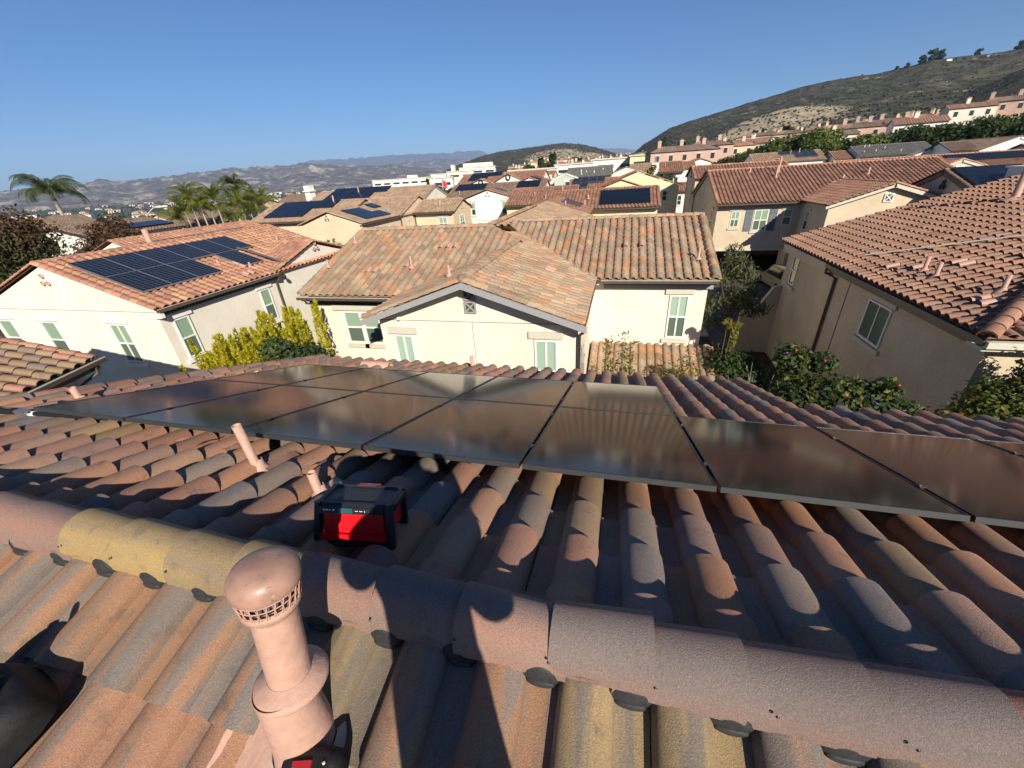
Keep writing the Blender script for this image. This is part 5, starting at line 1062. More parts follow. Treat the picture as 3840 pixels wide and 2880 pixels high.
# ------------------------------------------------------------------ vegetation
def leaf_mat(name, cols, trans=.35):
    t = NT(name); a = t.n('ShaderNodeAttribute', attribute_name='rnd').outputs['Fac']; n = len(cols)
    c = t.ramp(a, [(i / max(1, n - 1), k) for i, k in enumerate(cols)]); t.color(c); t.rough(.6, .3)
    tr = t.n('ShaderNodeBsdfTranslucent'); t.l(t.mix(1.0, c, (1.3, 1.35, .7), 'MULTIPLY'), tr.inputs[0]); mx = t.n('ShaderNodeMixShader'); mx.inputs[0].default_value = trans
    t.l(t.b.outputs[0], mx.inputs[1]); t.l(tr.outputs[0], mx.inputs[2]); t.l(mx.outputs[0], t.t.nodes['Material Output'].inputs[0]); return t.m
M['bark'] = plain('bark', (.10, .075, .055), .9, .2, var=.4, scale=12); M['bark_pale'] = plain('bark pale', (.36, .31, .26), .85, .2, var=.25, scale=15)
M['lf_dark'] = leaf_mat('leaves dark green', [(.018, .035, .012), (.03, .055, .018), (.045, .07, .022), (.07, .09, .03)])
M['lf_green'] = leaf_mat('leaves green', [(.03, .055, .015), (.05, .085, .02), (.09, .12, .03), (.12, .14, .04)])
M['lf_olive'] = leaf_mat('leaves olive', [(.05, .06, .03), (.08, .09, .045), (.11, .12, .06)])
M['lf_gold'] = leaf_mat('leaves golden cypress', [(.20, .20, .012), (.38, .34, .02), (.52, .46, .03), (.46, .42, .03)], .45)
M['lf_autumn'] = leaf_mat('leaves autumn brown', [(.10, .055, .028), (.075, .06, .026), (.055, .066, .024), (.04, .058, .02)])
M['lf_plum'] = leaf_mat('leaves plum', [(.05, .027, .018), (.095, .05, .03), (.125, .07, .04)])
M['lf_yellow'] = leaf_mat('leaves yellow', [(.10, .10, .02), (.2, .16, .03), (.12, .13, .03)])
M['lf_palm'] = leaf_mat('palm leaves', [(.07, .095, .02), (.15, .18, .03), (.28, .29, .05), (.10, .12, .03)], .5)
M['lf_palm2'] = leaf_mat('palm leaves bluish', [(.05, .085, .045), (.09, .13, .06), (.17, .18, .05)], .45)
def leaves(mb, blobs, n, size, mat, asp=.5, rnd=None, shell=.55, droop=0.0, rr=None):
    """n small leaf faces spread through ellipsoid blobs [(x,y,z,rx,ry,rz)]"""
    B = np.array(blobs, float); w = np.prod(B[:, 3:], 1) ** .67; w /= w.sum(); k = np.random.choice(len(B), n, p=w)
    d = np.random.normal(size=(n, 3)); d /= np.linalg.norm(d, axis=1)[:, None]; q = shell + (1 - shell) * np.random.rand(n) ** .6; q = np.where(np.random.rand(n) < .22, np.random.rand(n), q)
    p = B[k, :3] + d * q[:, None] * B[k, 3:] * (1 + .12 * np.random.normal(size=(n, 1)))
    nrm = d * .7 + np.random.normal(size=(n, 3)) * .6 + np.array([0, 0, .35]); nrm /= np.linalg.norm(nrm, axis=1)[:, None]
    a = np.cross(nrm, np.random.normal(size=(n, 3)) + np.array([0, 0, -droop])); a /= np.linalg.norm(a, axis=1)[:, None]; b = np.cross(nrm, a)
    if droop: a, b = b, a
    s = size * (.6 + .8 * np.random.rand(n))[:, None]
    co = np.stack([p - a * s, p - b * s * asp, p + a * s, p + b * s * asp], 1).reshape(-1, 3)
    r_ = np.random.rand(n) if rr is None else np.clip(rr(p, k) + np.random.normal(size=n) * .15, 0, 1)
    mb.raw(co, np.full(n, 4), np.arange(4 * n), mat, r_, None, False)
def blobset(c, R, h, n, rmin=.3, rmax=.5, flat=.75):
    out = []
    for i in range(n):
        a = random.random() * 6.283; q = random.random() ** .5; z = random.uniform(-1, 1); f = math.sqrt(max(0, 1 - z * z)) * .75
        r = R * random.uniform(rmin, rmax); out.append((c[0] + math.cos(a) * R * q * f, c[1] + math.sin(a) * R * q * f, c[2] + z * h * .62, r, r, r * flat * max(.6, h / R)))
    return out
def limbs(mb, base, top, r, blobs, mat, k=6):
    b, t_ = Vector(base), Vector(top); mb.tube([b, b * .6 + t_ * .4 + Vector((.1, .05, 0)), t_], [r, r * .8, r * .6], mat, 8)
    for q in random.sample(blobs, min(k, len(blobs))):
        c = Vector(q[:3]); mid_ = t_ * .45 + c * .55 + Vector((0, 0, -.1)); mb.tube([t_, mid_, c], [r * .5, r * .3, r * .1], mat, 5)
def tree(name, label, cat, x, y, ztop, R, hcrown, leafm, n, size, group=None, z0=None, bark='bark', nb=14, trunk=.16, asp=.5, droop=0.0, lab2=None, rr=None):
    z0 = gxy(x, y) if z0 is None else z0; t = thing(name, label, cat, (x, y, z0), group)
    bl = blobset((x, y, ztop - hcrown / 2), R, hcrown / 2 * 1.0, nb, flat=.8)
    c = MB(); leaves(c, bl, n, size, M[leafm], asp, droop=droop, rr=rr); c.build('crown', t)
    m = MB(); limbs(m, (x, y, z0 - .2), (x + .05, y, max(z0 + .4, ztop - hcrown * .75)), trunk, bl, M[bark]); m.build('trunk', t); return t
def clone(t, loc, rz, sc, label=None):
    r_ = t.copy(); COL.objects.link(r_); r_.location = loc; r_.rotation_euler = (0, 0, rz); r_.scale = (sc, sc, sc) if not hasattr(sc, '__len__') else sc
    if label: r_['label'] = label
    for ch in list(t.children):
        c = ch.copy(); COL.objects.link(c); c.parent = r_
        for g_ in ch.children:
            d = g_.copy(); COL.objects.link(d); d.parent = c
    return r_

# golden hedge between the houses
def conifer_spray(mb, base, top, r, n, size, mat, rr=None):
    b, t_ = np.array(base, float), np.array(top, float); k = np.random.rand(n) ** .7; a = np.random.rand(n) * 6.283
    rad_ = r * (1 - k) ** .6 * (.55 + .45 * np.random.rand(n)); p = b + (t_ - b) * k[:, None] + np.stack([np.cos(a) * rad_, np.sin(a) * rad_, 0 * a], 1)
    d = np.stack([np.cos(a) * .45, np.sin(a) * .45, np.ones(n)], 1) + np.random.normal(size=(n, 3)) * .25; d /= np.linalg.norm(d, axis=1)[:, None]
    s_ = np.cross(d, np.random.normal(size=(n, 3))); s_ /= np.linalg.norm(s_, axis=1)[:, None]; L = size * (.6 + .8 * np.random.rand(n))[:, None]
    co = np.stack([p - s_ * L * .22, p + d * L * .5 + s_ * L * .1, p + d * L, p + s_ * L * .22], 1).reshape(-1, 3)
    mb.raw(co, np.full(n, 4), np.arange(4 * n), mat, np.random.rand(n) if rr is None else rr, None, False)
HG = 'golden cypresses between the two houses'
for i, (x, y, zt, r, w_) in enumerate(((-14.2, 9.9, 4.0, .85, 'lowest, at the left end'), (-13.3, 10.0, 4.75, .9, 'second from the left end'), (-12.5, 10.3, 4.9, .9, 'in the middle'), (-11.8, 10.7, 5.35, .95, 'tallest, beside the downspout wall'), (-10.9, 11.0, 5.45, .9, 'rightmost yellow one'))):
    t = thing('golden_cypress', f'yellow green cypress in the clump by the white house, {w_}', 'shrub', (x, y, 0), HG)
    c = MB()
    for k in range(13): a = k * 2.4; f_ = .25 + .5 * (k % 4) / 3; conifer_spray(c, (x + math.cos(a) * r * f_, y + math.sin(a) * r * f_, .8), (x + math.cos(a) * r * f_ * 1.2, y + math.sin(a) * r * f_ * 1.2, zt + .15 - random.random() * .8), r * .36, 420, .20, M['lf_gold'])
    conifer_spray(c, (x, y, .5), (x, y, zt + .1), r * .7, 900, .20, M['lf_gold']); c.build('foliage', t)
    m = MB(); m.tube([(x, y, -.1), (x, y, zt - .6)], [.08, .02], M['bark'], 6); m.build('trunk', t)
t = thing('laurel_shrub', 'dense dark green shrub before the yellow cypresses, in the house shade', 'shrub', (-10.2, 9.9, 0)); c = MB()
leaves(c, blobset((-10.3, 9.95, 3.1), 1.25, 2.0, 12), 9000, .075, M['lf_dark'], .55); leaves(c, [(-10.9, 9.9, 4.4, .6, .5, .5)], 1200, .075, M['lf_green'], .55); c.build('foliage', t)
m = MB(); m.tube([(-10.2, 9.9, -.1), (-10.2, 9.9, 3)], [.1, .04], M['bark'], 6); m.build('trunk', t)
def twigs(label, x, y, z0, ztop, n=7, spread=.5, mat='bark_pale', th=.012):
    t = thing('bare_shrub', label, 'shrub', (x, y, z0))
    m = MB()
    for i in range(n):
        a = random.random() * 6.28; top = Vector((x + math.cos(a) * spread * random.uniform(.3, 1), y + math.sin(a) * spread * random.uniform(.3, 1), ztop - random.random() * (ztop - z0) * .35)); b = Vector((x, y, z0)); md = b.lerp(top, .5) + Vector((random.uniform(-.1, .1), random.uniform(-.1, .1), .1))
        m.tube([b, md, top], [th, th * .8, th * .3], M[mat], 5)
        for k in range(4):
            q = b.lerp(top, random.uniform(.45, .9)); m.tube([q, q + Vector((random.uniform(-.3, .3), random.uniform(-.2, .2), random.uniform(.1, .4)))], [th * .5, th * .2], M[mat], 4)
    m.build('branches', t)
twigs('bare grey twigs rising by the white wall left of the yellow cypresses', -15.1, 9.3, .5, 4.3, 5, .7)
for i, (x, y, zt, w_) in enumerate(((3.55, 10.2, 5.0, 'tallest, by the low tiled roof'), (3.1, 9.6, 4.75, 'nearest the low tiled roof'), (3.95, 9.7, 4.6, 'in front of the dark hedge'), (4.5, 9.3, 4.4, 'rightmost, by the flowering bush'))):
    twigs(f'bare whitish twigs over our eave, {w_}', x, y, 1.0, zt, 9, .55)
def stems(label, x, y, zt, n, spread, leafm, group):
    t = thing('leafy_stem', label, 'plant', (x, y, 0), group); m, c = MB(), MB()
    for i in range(n):
        a = random.random() * 6.28; tp = Vector((x + math.cos(a) * spread * random.random() ** .5, y + math.sin(a) * spread * .5, zt * random.uniform(.82, 1.0))); m.tube([(x + (tp.x - x) * .4, y, 0), ((x * .4 + tp.x * .6), tp.y, tp.z * .6), tp], [.012, .009, .003], M['bark_pale'], 5)
        for k in range(26):
            q = Vector((x + (tp.x - x) * .4, y, 0)).lerp(tp, random.uniform(.70, 1.02)); leaves(c, [(q.x, q.y, q.z, .14, .14, .1)], 3, .07, M[leafm], .28)
    m.build('stems', t); c.build('foliage', t)
for i, (x, zt, w_) in enumerate(((-.25, 4.6, 'leftmost'), (.2, 5.5, 'tallest'), (.75, 4.7, 'third from the left'), (1.45, 5.05, 'second from the right'), (1.95, 4.7, 'rightmost'))):
    stems(f'sparse yellow green plant against the low tiled roof, {w_} of its row', x, 10.2, zt, 6, .4, 'lf_yellow', 'plants before the low tiled roof')
# tree and shrubs in the gap to the right house
t = thing('feathery_tree', 'feathery tree with a lit top standing in the gap before the drive', 'tree', (5.45, 20, 0)); c = MB()
bl = [(4.85, 20, 5.6, .45, .4, .4), (5.0, 19.9, 5.1, .75, .7, .5), (4.5, 20, 4.5, .75, .7, .5), (5.4, 20, 4.7, .65, .7, .5), (5.8, 20, 3.8, .8, .7, .5), (4.2, 20, 3.3, .7, .7, .5), (5.3, 20.2, 3.4, .8, .8, .6), (6.2, 20, 3.0, .75, .7, .4), (4.5, 19.8, 2.4, .7, .7, .5)]
leaves(c, bl, 2500, .15, M['lf_olive'], .2, droop=1.5, shell=.3); c.build('crown', t); m = MB(); limbs(m, (5.45, 20, -.1), (5.2, 20, 2.6), .09, bl, M['bark'], 10); m.build('trunk', t)
def bush(name, label, blobs, n, size, mats, z0=0.0, flowers=None, asp=.55):
    x, y = blobs[0][0], blobs[0][1]; t = thing(name, label, 'shrub', (x, y, z0)); c = MB()
    for mname, frac in mats: leaves(c, blobs, int(n * frac), size, M[mname], asp, shell=.5)
    c.build('foliage', t)
    m = MB()
    for q in blobs[:6]: m.tube([(x, y, z0 - .1), (q[0], q[1], q[2])], [.03, .012], M['bark'], 5)
    m.build('stems', t)
    if flowers:
        for (cl, k) in flowers:
            M.setdefault('fl_' + cl, plain('petals ' + cl, {'purple': (.16, .06, .4), 'red': (.5, .02, .03), 'orange': (.6, .14, .03)}[cl], .6))
            f = MB()
            for i in range(k):
                q = random.choice(blobs); p = Vector((q[0] + random.uniform(-.8, .8) * q[3], q[1] - q[4] * random.uniform(.4, .9), q[2] + q[5] * random.uniform(.3, 1.0)))
                leaves(f, [(p.x, p.y, p.z, .035, .035, .03)], 5, .024, M['fl_' + cl], .8)
            f.build('flower', t)['kind'] = 'stuff'
bush('dark_shrub', 'dark shrub mass at the foot of the feathery tree', [(3.9, 14.2, 2.9, .6, .6, .6), (4.5, 14.4, 2.4, .7, .7, .7), (5.0, 14.6, 1.9, .6, .6, .6), (4.2, 15, 2.0, .9, .9, .9), (5.0, 14, 1.5, .9, .8, .9), (3.7, 14.2, 2.6, .6, .7, .8)], 7000, .07, [('lf_dark', 1.0)])
bush('lit_sapling', 'pale green sunlit sprig in the dark gap beside the cream wall', [(3.62, 13.9, 4.45, .16, .12, .12), (3.78, 13.9, 4.25, .16, .14, .14), (3.9, 14, 4.0, .12, .12, .2), (3.95, 14, 4.3, .14, .12, .12), (3.9, 14, 3.7, .1, .1, .2)], 420, .07, [('lf_yellow', 1.0)], asp=.6)
bush('flowering_bush', 'large flowering bush with purple blossoms under the tan side wall', [(4.3, 9.4, 4.2, .6, .6, .5), (4.9, 9.3, 4.3, .65, .6, .45), (5.5, 9.2, 4.15, .7, .6, .5), (6.1, 9.3, 3.8, .65, .6, .55), (4.5, 9.1, 3.9, .9, .7, .6), (5.4, 9, 3.6, .9, .7, .6), (4.15, 9.9, 4.9, .38, .35, .4), (4.7, 9.8, 4.9, .3, .3, .25), (5.7, 9.2, 4.6, .3, .3, .3)], 15000, .062, [('lf_dark', .55), ('lf_green', .33), ('lf_yellow', .12)], flowers=[('purple', 14), ('red', 3), ('orange', 1)])
bush('garden_shrub', 'bright green shrub at the right edge against the lit wall corner', [(7.9, 9.3, 4.4, .7, .5, .6), (8.4, 9.2, 4.7, .7, .5, .6), (7.5, 9.2, 3.8, .7, .5, .6), (8.9, 9.3, 4.3, .8, .5, .8), (8.0, 9.1, 3.5, .8, .6, .7), (8.3, 9.25, 5.2, .5, .4, .45)], 11000, .055, [('lf_green', .6), ('lf_yellow', .4)])
bush('hedge', 'clipped green hedge along the street left of the palm trunks', [(-52 + i * 1.3, 41 + i * .9, 1.0, 1.2, 1.0, .9) for i in range(8)], 3500, .2, [('lf_green', 1.0)])
# trees to the left
aut = lambda p, k: .5 - (p[:, 2] - 8.2) * .22
tree('autumn_tree', 'large tree turning brown at its top, at the left edge above the white house', 'tree', -36.2, 17.6, 9.3, 3.1, 6.4, 'lf_autumn', 17000, .11, z0=-.5, rr=lambda p, k: .95 - (p[:, 2] - 4.2) * .22, nb=26, trunk=.2)
tree('plum_tree', 'dark red leaved tree left of the street lamp, the one nearer the lamp', 'tree', -43.6, 27.4, 8.5, 2.8, 5.0, 'lf_plum', 9000, .14, nb=18, trunk=.2)
tree('plum_tree', 'dark red leaved tree beside the white parapet house', 'tree', -40.2, 24.8, 8.4, 2.3, 4.4, 'lf_plum', 7000, .12, nb=14, trunk=.18)
tree('round_tree', 'broad green tree behind the white chimney stack', 'tree', -50, 84, 7.2, 6.0, 5.5, 'lf_dark', 5000, .45, nb=18, trunk=.3)
tree('round_tree', 'green tree left of the parking structure, behind the grey boarded gable', 'tree', -52, 96, 7.0, 6.5, 5.0, 'lf_green', 4500, .5, nb=18, trunk=.3)
tree('street_tree', 'brown leaved tree beside the red flag', 'tree', -31.5, 70, 9.0, 2.6, 5.0, 'lf_autumn', 4500, .25, nb=14)
tree('street_tree', 'greenish brown tree just right of the red flag', 'tree', -28.2, 72, 9.0, 2.6, 4.6, 'lf_olive', 4000, .25, nb=14)
tree('olive_bush', 'grey green bush below the palm row near the yellow sign', 'shrub', -46.5, 46, 5.0, 3.0, 3.6, 'lf_olive', 4000, .2, nb=12)
bush('vine', 'thin dry climber on the peach gable wall', [(-24.6, 31.9, 4.9, .25, .05, .3), (-24.1, 31.9, 4.6, .3, .05, .15), (-23.6, 31.9, 4.5, .25, .05, .15), (-25.2, 31.9, 4.9, .2, .05, .15)], 90, .07, [('lf_olive', 1.0)])
bush('potted_tree', 'small sapling with yellowing leaves by the white chimney house', [(3.0, 60, 8.1, .7, .5, .7), (3.4, 60, 8.8, .5, .4, .4)], 320, .16, [('lf_yellow', .5), ('lf_olive', .5)])
bush('climber', 'green climber hanging on the tall white house', [(6.0, 75, 7.7, .9, .3, .35), (6.9, 75, 7.4, .8, .3, .3)], 420, .16, [('lf_olive', 1.0)])

# green belt behind the palms
for k_, (az, r, zt, w_) in enumerate(((-52.4, 78, 5.6, 'leftmost'), (-50.2, 82, 6.2, 'second'), (-47.6, 80, 6.0, 'third'), (-45.4, 84, 6.6, 'fourth'), (-43.6, 88, 6.2, 'rightmost'))):
    x, y = pol(az, r); tree('street_tree', f'round green tree behind the palm row, {w_} from the left' if k_ in (1, 2, 3) else f'round green tree behind the palm row, {w_}', 'tree', x, y, zt, 3.6, 5.0, ['lf_green', 'lf_olive'][k_ % 2], 2600, .35, 'green trees behind the palms', nb=12)
# palms
def palm(mb_f, mb_t, x, y, z0, ztop, R, n, mat, up=.6, leaf=.5, segs=9, per=3, tr=.14, wind=(0, 0), lw=.032):
    mb_t.tube([(x, y, z0 - .3), (x + .1, y, (z0 + ztop) / 2), (x, y, ztop - .1)], [tr * 1.4, tr, tr * .8], M['bark_pale'], 8)
    mb_t.tube([(x, y, ztop - 1.0), (x, y, ztop + .2)], [tr * 1.0, tr * .5], M[mat], 7)
    for i in range(n):
        a = 2.4 * i + random.uniform(-.2, .2); e = random.uniform(-.15, 1.0) * up + .25; L = R * random.uniform(.85, 1.15); d = Vector((math.cos(a), math.sin(a), 0)); p = Vector((x, y, ztop)); pts = [p.copy()]
        for k in range(segs):
            q = k / segs; el = e * 1.5 - q * q * 2.1 - q * .35; p = p + (d * math.cos(el) + Vector((wind[0] * q, wind[1] * q, math.sin(el)))) * (L / segs); pts.append(p.copy())
        mb_f.tube(pts, [.03] * segs + [.008], M[mat], 4, False, .3)
        sd = d.cross(Vector((0, 0, 1))); co = []; rn = []
        for k in range(1, segs + 1):
            for m_ in range(per):
                q = (k - 1 + m_ / per); b = pts[k - 1].lerp(pts[k], m_ / per); ll = leaf * (math.sin(math.pi * min(1, .12 + q / segs * .88)) ** .6) * random.uniform(.8, 1.15)
                t_ = (pts[k] - pts[k - 1]).normalized()
                for sg in (-1, 1):
                    tip = b + (sd * sg * .75 + t_ * .5 + Vector((0, 0, -.55))) * ll; w_ = t_ * (leaf * lw); co += [b - w_, b + w_, tip]; rn.append(random.random())
        mb_f.faces(co, [(3 * k, 3 * k + 1, 3 * k + 2) for k in range(len(co) // 3)], M[mat], rn)
def palm_thing(label, x, y, ztop, R, n, mat, group=None, up=.6, **k):
    z0 = gxy(x, y); t = thing('palm_tree', label, 'palm', (x, y, z0), group); f, m = MB(), MB(); palm(f, m, x, y, z0, ztop, R, n, mat, up, **k); f.build('fronds', t); m.build('trunk', t); return t
palm_thing('tallest palm at the far left, its crown against the sky', -73.5, 41.5, 10.6, 4.3, 42, 'lf_palm2', leaf=1.0, segs=12, per=5, tr=.25, wind=(.15, .1), lw=.022)
palm_thing('palm cut by the left edge behind the autumn tree', -50.5, 22.5, 8.4, 2.9, 18, 'lf_palm', leaf=.6, segs=10, per=4)
PG = 'king palms along the street'
PL_ = [(-54.3, 41.5, 7.9, 'leftmost, touching the lamp head'), (-53.2, 42.8, 8.3, 'second from the left, in front of the beige house'), (-52.2, 43.4, 9.1, 'third from the left, tall with a dark spear'), (-51.0, 44.5, 9.3, 'fourth from the left, broadest crown'), (-50.2, 45.6, 8.2, 'fifth from the left, leaning over the driveway'), (-48.6, 46.5, 8.9, 'sixth from the left, mid row'), (-47.9, 48.0, 7.4, 'lower one in the middle of the row'),
       (-46.6, 49.5, 8.5, 'just left of the tall dark palm'), (-45.0, 50.5, 8.6, 'just right of the tall dark palm'), (-43.8, 51.5, 8.0, 'above the yellow sign'), (-42.0, 53.0, 8.6, 'second from the right end'), (-41.2, 55.5, 8.2, 'rightmost, next to the white stack')]
for i_, (x, y, zt, w_) in enumerate(PL_):
    x, y = pol(-52.2 + i_ * .74, math.hypot(x, y)); palm_thing(f'bright green street palm, {w_}', x, y, zt - .8 + (i_ % 3) * .45 - .45, 2.8, 17, 'lf_palm', PG, .95, leaf=.75, segs=9, per=4, tr=.11)
palm_thing('taller dark green palm rising out of the palm row', -50.0, 48.0, 10.2, 2.5, 16, 'lf_palm2', leaf=.75, segs=9, per=5, tr=.16)

# street lamp, signs, flag
t = thing('street_lamp', 'pale street lamp with a curved arm left of the palms', 'street lamp', (-52.6, 36.6, 0)); m = MB()
z0 = gxy(-52.6, 36.6); m.tube([(-52.6, 36.6, z0), (-52.6, 36.6, 6.9)], [.11, .07], M['gutter_pale'], 8); m.build('pole', t)
m = MB(); m.tube([(-52.6 + 1.4 * q * .8, 36.6 + 1.4 * q * 1.05, 6.8 + 1.5 * math.sin(q * 1.5)) for q in np.linspace(0, 1.0, 8)], .045, M['gutter_pale'], 6); m.build('arm', t)
m = MB(); m.obox((-51.5, 38.05, 8.28), Vector((.6, .8, 0)), Vector((-.8, .6, 0)), (0, 0, 1), -.1, .9, -.16, .16, -.07, .07, M['trim_white']); m.build('lamp_head', t)
M['sign_yellow'] = plain('sign yellow', (.75, .62, .02), .5, var=.03)
t = thing('crossing_sign', 'yellow diamond pedestrian crossing sign below the palms', 'road sign', (-38.6, 46.2, 0)); cc = Vector((-38.6, 46.2, 5.75)); e1 = Vector((.77, .64, 0)); e2 = Vector((0, 0, 1)); e3 = Vector((.64, -.77, 0))
m = MB(); s_ = .52; pts = [cc + e1 * s_, cc + e2 * s_, cc - e1 * s_, cc - e2 * s_]; m.faces(pts + [p - e3 * .03 for p in pts], [(0, 1, 2, 3), (7, 6, 5, 4), (0, 4, 5, 1), (1, 5, 6, 2), (2, 6, 7, 3), (3, 7, 4, 0)], M['sign_yellow']); m.build('plate', t)
m = MB(); m.obox(cc + e3 * .01, e1, e2, e3, -.04, .07, -.02, .14, 0, .01, M['black']); m.obox(cc + e3 * .01 + e2 * .2, e1, e2, e3, -.05, .05, -.05, .05, 0, .01, M['black'])
for q in (-1, 1): m.obox(cc + e3 * .012 - e2 * .02, (e1 * q * .35 - e2).normalized(), (e1 + e2 * q * .35).normalized(), e3, 0, .26, -.03, .03, 0, .01, M['black']); m.obox(cc + e3 * .012 + e2 * .12, (e1 * q - e2 * .5).normalized(), (e1 * .5 + e2 * q).normalized(), e3, 0, .17, -.02, .02, 0, .01, M['black'])
m.build('pedestrian_symbol', t)
m = MB(); m.obox(cc - e2 * .72, e1, e2, e3, -.2, .2, -.14, .14, -.02, 0, M['sign_yellow']); m.build('arrow_plate', t)
m = MB(); m.tube([(-38.6, 46.25, 0), (-38.6, 46.25, 6.1)], .04, M['steel'], 6); m.build('post', t)
t = thing('sign_back', 'grey back of a diamond road sign by the hedge', 'road sign', (-40.8, 31.8, 0)); m = MB(); cc = Vector((-40.8, 31.8, 4.9)); pts = [cc + e1 * .62, cc + e2 * .62, cc - e1 * .62, cc - e2 * .62]; m.faces(pts + [p - e3 * .03 for p in pts], [(0, 1, 2, 3), (7, 6, 5, 4), (0, 4, 5, 1), (1, 5, 6, 2), (2, 6, 7, 3), (3, 7, 4, 0)], M['steel']); m.build('plate', t)
m = MB(); m.tube([(-40.8, 31.85, 0), (-40.8, 31.85, 5.0)], .04, M['steel'], 6); m.build('post', t)
M['flag_red'] = plain('flag red', (.6, .05, .05), .8)
t = thing('flag', 'red flag on a thin pole above the peach roofs', 'flag', (-25.6, 60, 0)); m = MB(); m.tube([(-25.6, 60, 0), (-25.6, 60, 9.2)], .035, M['trim_white'], 6); m.build('pole', t)
m = MB(); g_ = [(-25.6 + i * .14, 60 + .06 * math.sin(i * 1.6), 9.15 - j * .22 - i * .09) for j in range(5) for i in range(6)]; m.faces(g_ + [(a, b + .01, c) for a, b, c in g_], [(j * 6 + i, j * 6 + i + 1, j * 6 + i + 7, j * 6 + i + 6) for j in range(4) for i in range(5)] + [(30 + j * 6 + i + 6, 30 + j * 6 + i + 7, 30 + j * 6 + i + 1, 30 + j * 6 + i) for j in range(4) for i in range(5)], M['flag_red'], None, None, True); m.build('cloth', t)

# ------------------------------------------------------------------ cars
M['car_tan'] = plain('car paint champagne', (.36, .30, .22), .3, .5, .3, .02); M['car_dark'] = plain('car paint black', (.012, .013, .018), .25, .5, .1, .02); M['car_blue'] = plain('car paint dark blue', (.015, .03, .09), .25, .5, .1, .02)
M['carglass'] = plain('car glass', (.01, .015, .03), .05, .6); M['tyre'] = plain('tyre', (.015, .015, .015), .85); M['tail_red'] = plain('tail lamp', (.25, .01, .01), .2)
def car(label, x, y, ang, L, W, Hc, paint, suv=True):
    ex = Vector((math.cos(ang), math.sin(ang), 0)); ey = Vector((-math.sin(ang), math.cos(ang), 0)); o = Vector((x, y, .015)); P = lambda a, b, c: o + ex * a + ey * b + Vector((0, 0, c))
    t = thing('parked_car', label, 'car', tuple(o)); w = W / 2
    def ring(pr, ins): return [[P(a, sg * (w - i_), c) for a, c, i_ in [(q[0], q[1], ins(q)) for q in pr]] for sg in (-1, 1)]
    lo = [(-L / 2, .35), (-L / 2 + .03, .78), (-L / 2 + .12, .98), (L / 2 - 1.3, .98), (L / 2 - .15, .82), (L / 2, .6), (L / 2 - .02, .3), (-L / 2 + .05, .28)]
    m = MB(); A, B = ring(lo, lambda q: .06 if q[1] > .7 else .0); n = len(lo); m.faces(A + B, [(i, (i + 1) % n, n + (i + 1) % n, n + i)[::-1] for i in range(n)] + [tuple(range(n)), tuple(range(2 * n - 1, n - 1, -1))], M[paint]); m.build('body', t)
    hi = [(-L / 2 + .1, .98), (-L / 2 + (.28 if suv else .9), Hc - .06), (-L / 2 + (.5 if suv else 1.2), Hc), (L / 2 - 2.3, Hc), (L / 2 - 1.35, .98)]
    m = MB(); A, B = ring(hi, lambda q: .08 if q[1] < 1 else .22); n = 5; m.faces(A + B, [(i, (i + 1) % n, n + (i + 1) % n, n + i)[::-1] for i in range(n)] + [tuple(range(n)), tuple(range(2 * n - 1, n - 1, -1))], M[paint]); cb = m.build('cabin', t)
    m = MB(); m.faces([P(-L / 2 + .11, -w + .2, 1.08), P(-L / 2 + .11, w - .2, 1.08), P(-L / 2 + (.25 if suv else .8), w - .3, Hc - .16), P(-L / 2 + (.25 if suv else .8), -w + .3, Hc - .16)], [(0, 3, 2, 1)], M['carglass']); m.c[-1] = m.c[-1]; 
    for v_ in m.c: v_[0][:] -= np.array(ex) * .03
    m.build('rear_window', t)
    for sg in (-1, 1):
        m = MB(); m.faces([P(-L / 2 + .5, sg * (w - .075), 1.05), P(L / 2 - 1.6, sg * (w - .075), 1.05), P(L / 2 - 2.25, sg * (w - .18), Hc - .14), P(-L / 2 + .6, sg * (w - .18), Hc - .14)], [(0, 1, 2, 3) if sg < 0 else (3, 2, 1, 0)], M['carglass'])
        for v_ in m.c: v_[0][:] += np.array(ey) * sg * .02
        m.build('side_window', t); m = MB(); m.obox(P(-L / 2, sg * (w - .16), .78), ex, ey, (0, 0, 1), -.03, .05, -.09, .09, -.1, .14, M['tail_red']); m.build('tail_light', t)
        for a in (-L / 2 + .85, L / 2 - .9):
            m = MB(); m.lathe([(.16, -.02), (.33, -.02), (.34, .03), (.34, .2), (.33, .24), (.2, .24)], M['tyre'], P(a, sg * (w - .22), .34), ey * sg, 18); tw = m.build('tyre', t)
            m = MB(); m.lathe([(.2, .22), (.12, .235), (.001, .235)], M['steel'], P(a, sg * (w - .22), .34), ey * sg, 12); m.build('rim', tw)
    m = MB(); m.obox(P(-L / 2, 0, .45), ex, ey, (0, 0, 1), -.06, .03, -w + .05, w - .05, -.12, .08, M['black']); m.build('bumper', t)
    m = MB(); m.obox(P(-L / 2, .0, .68), ex, ey, (0, 0, 1), -.035, -.01, -.16, .16, -.07, .07, M['trim_white']); m.build('licence_plate', t)
car('tan and dark sport utility car parked in the shaded drive below the shuttered house', 12.4, 35.6, rad(96), 4.7, 1.9, 1.78, 'car_tan')
car('dark blue car half hidden behind the garden wall of the right house', 8.6, 23.6, rad(100), 4.5, 1.8, 1.45, 'car_blue', False)

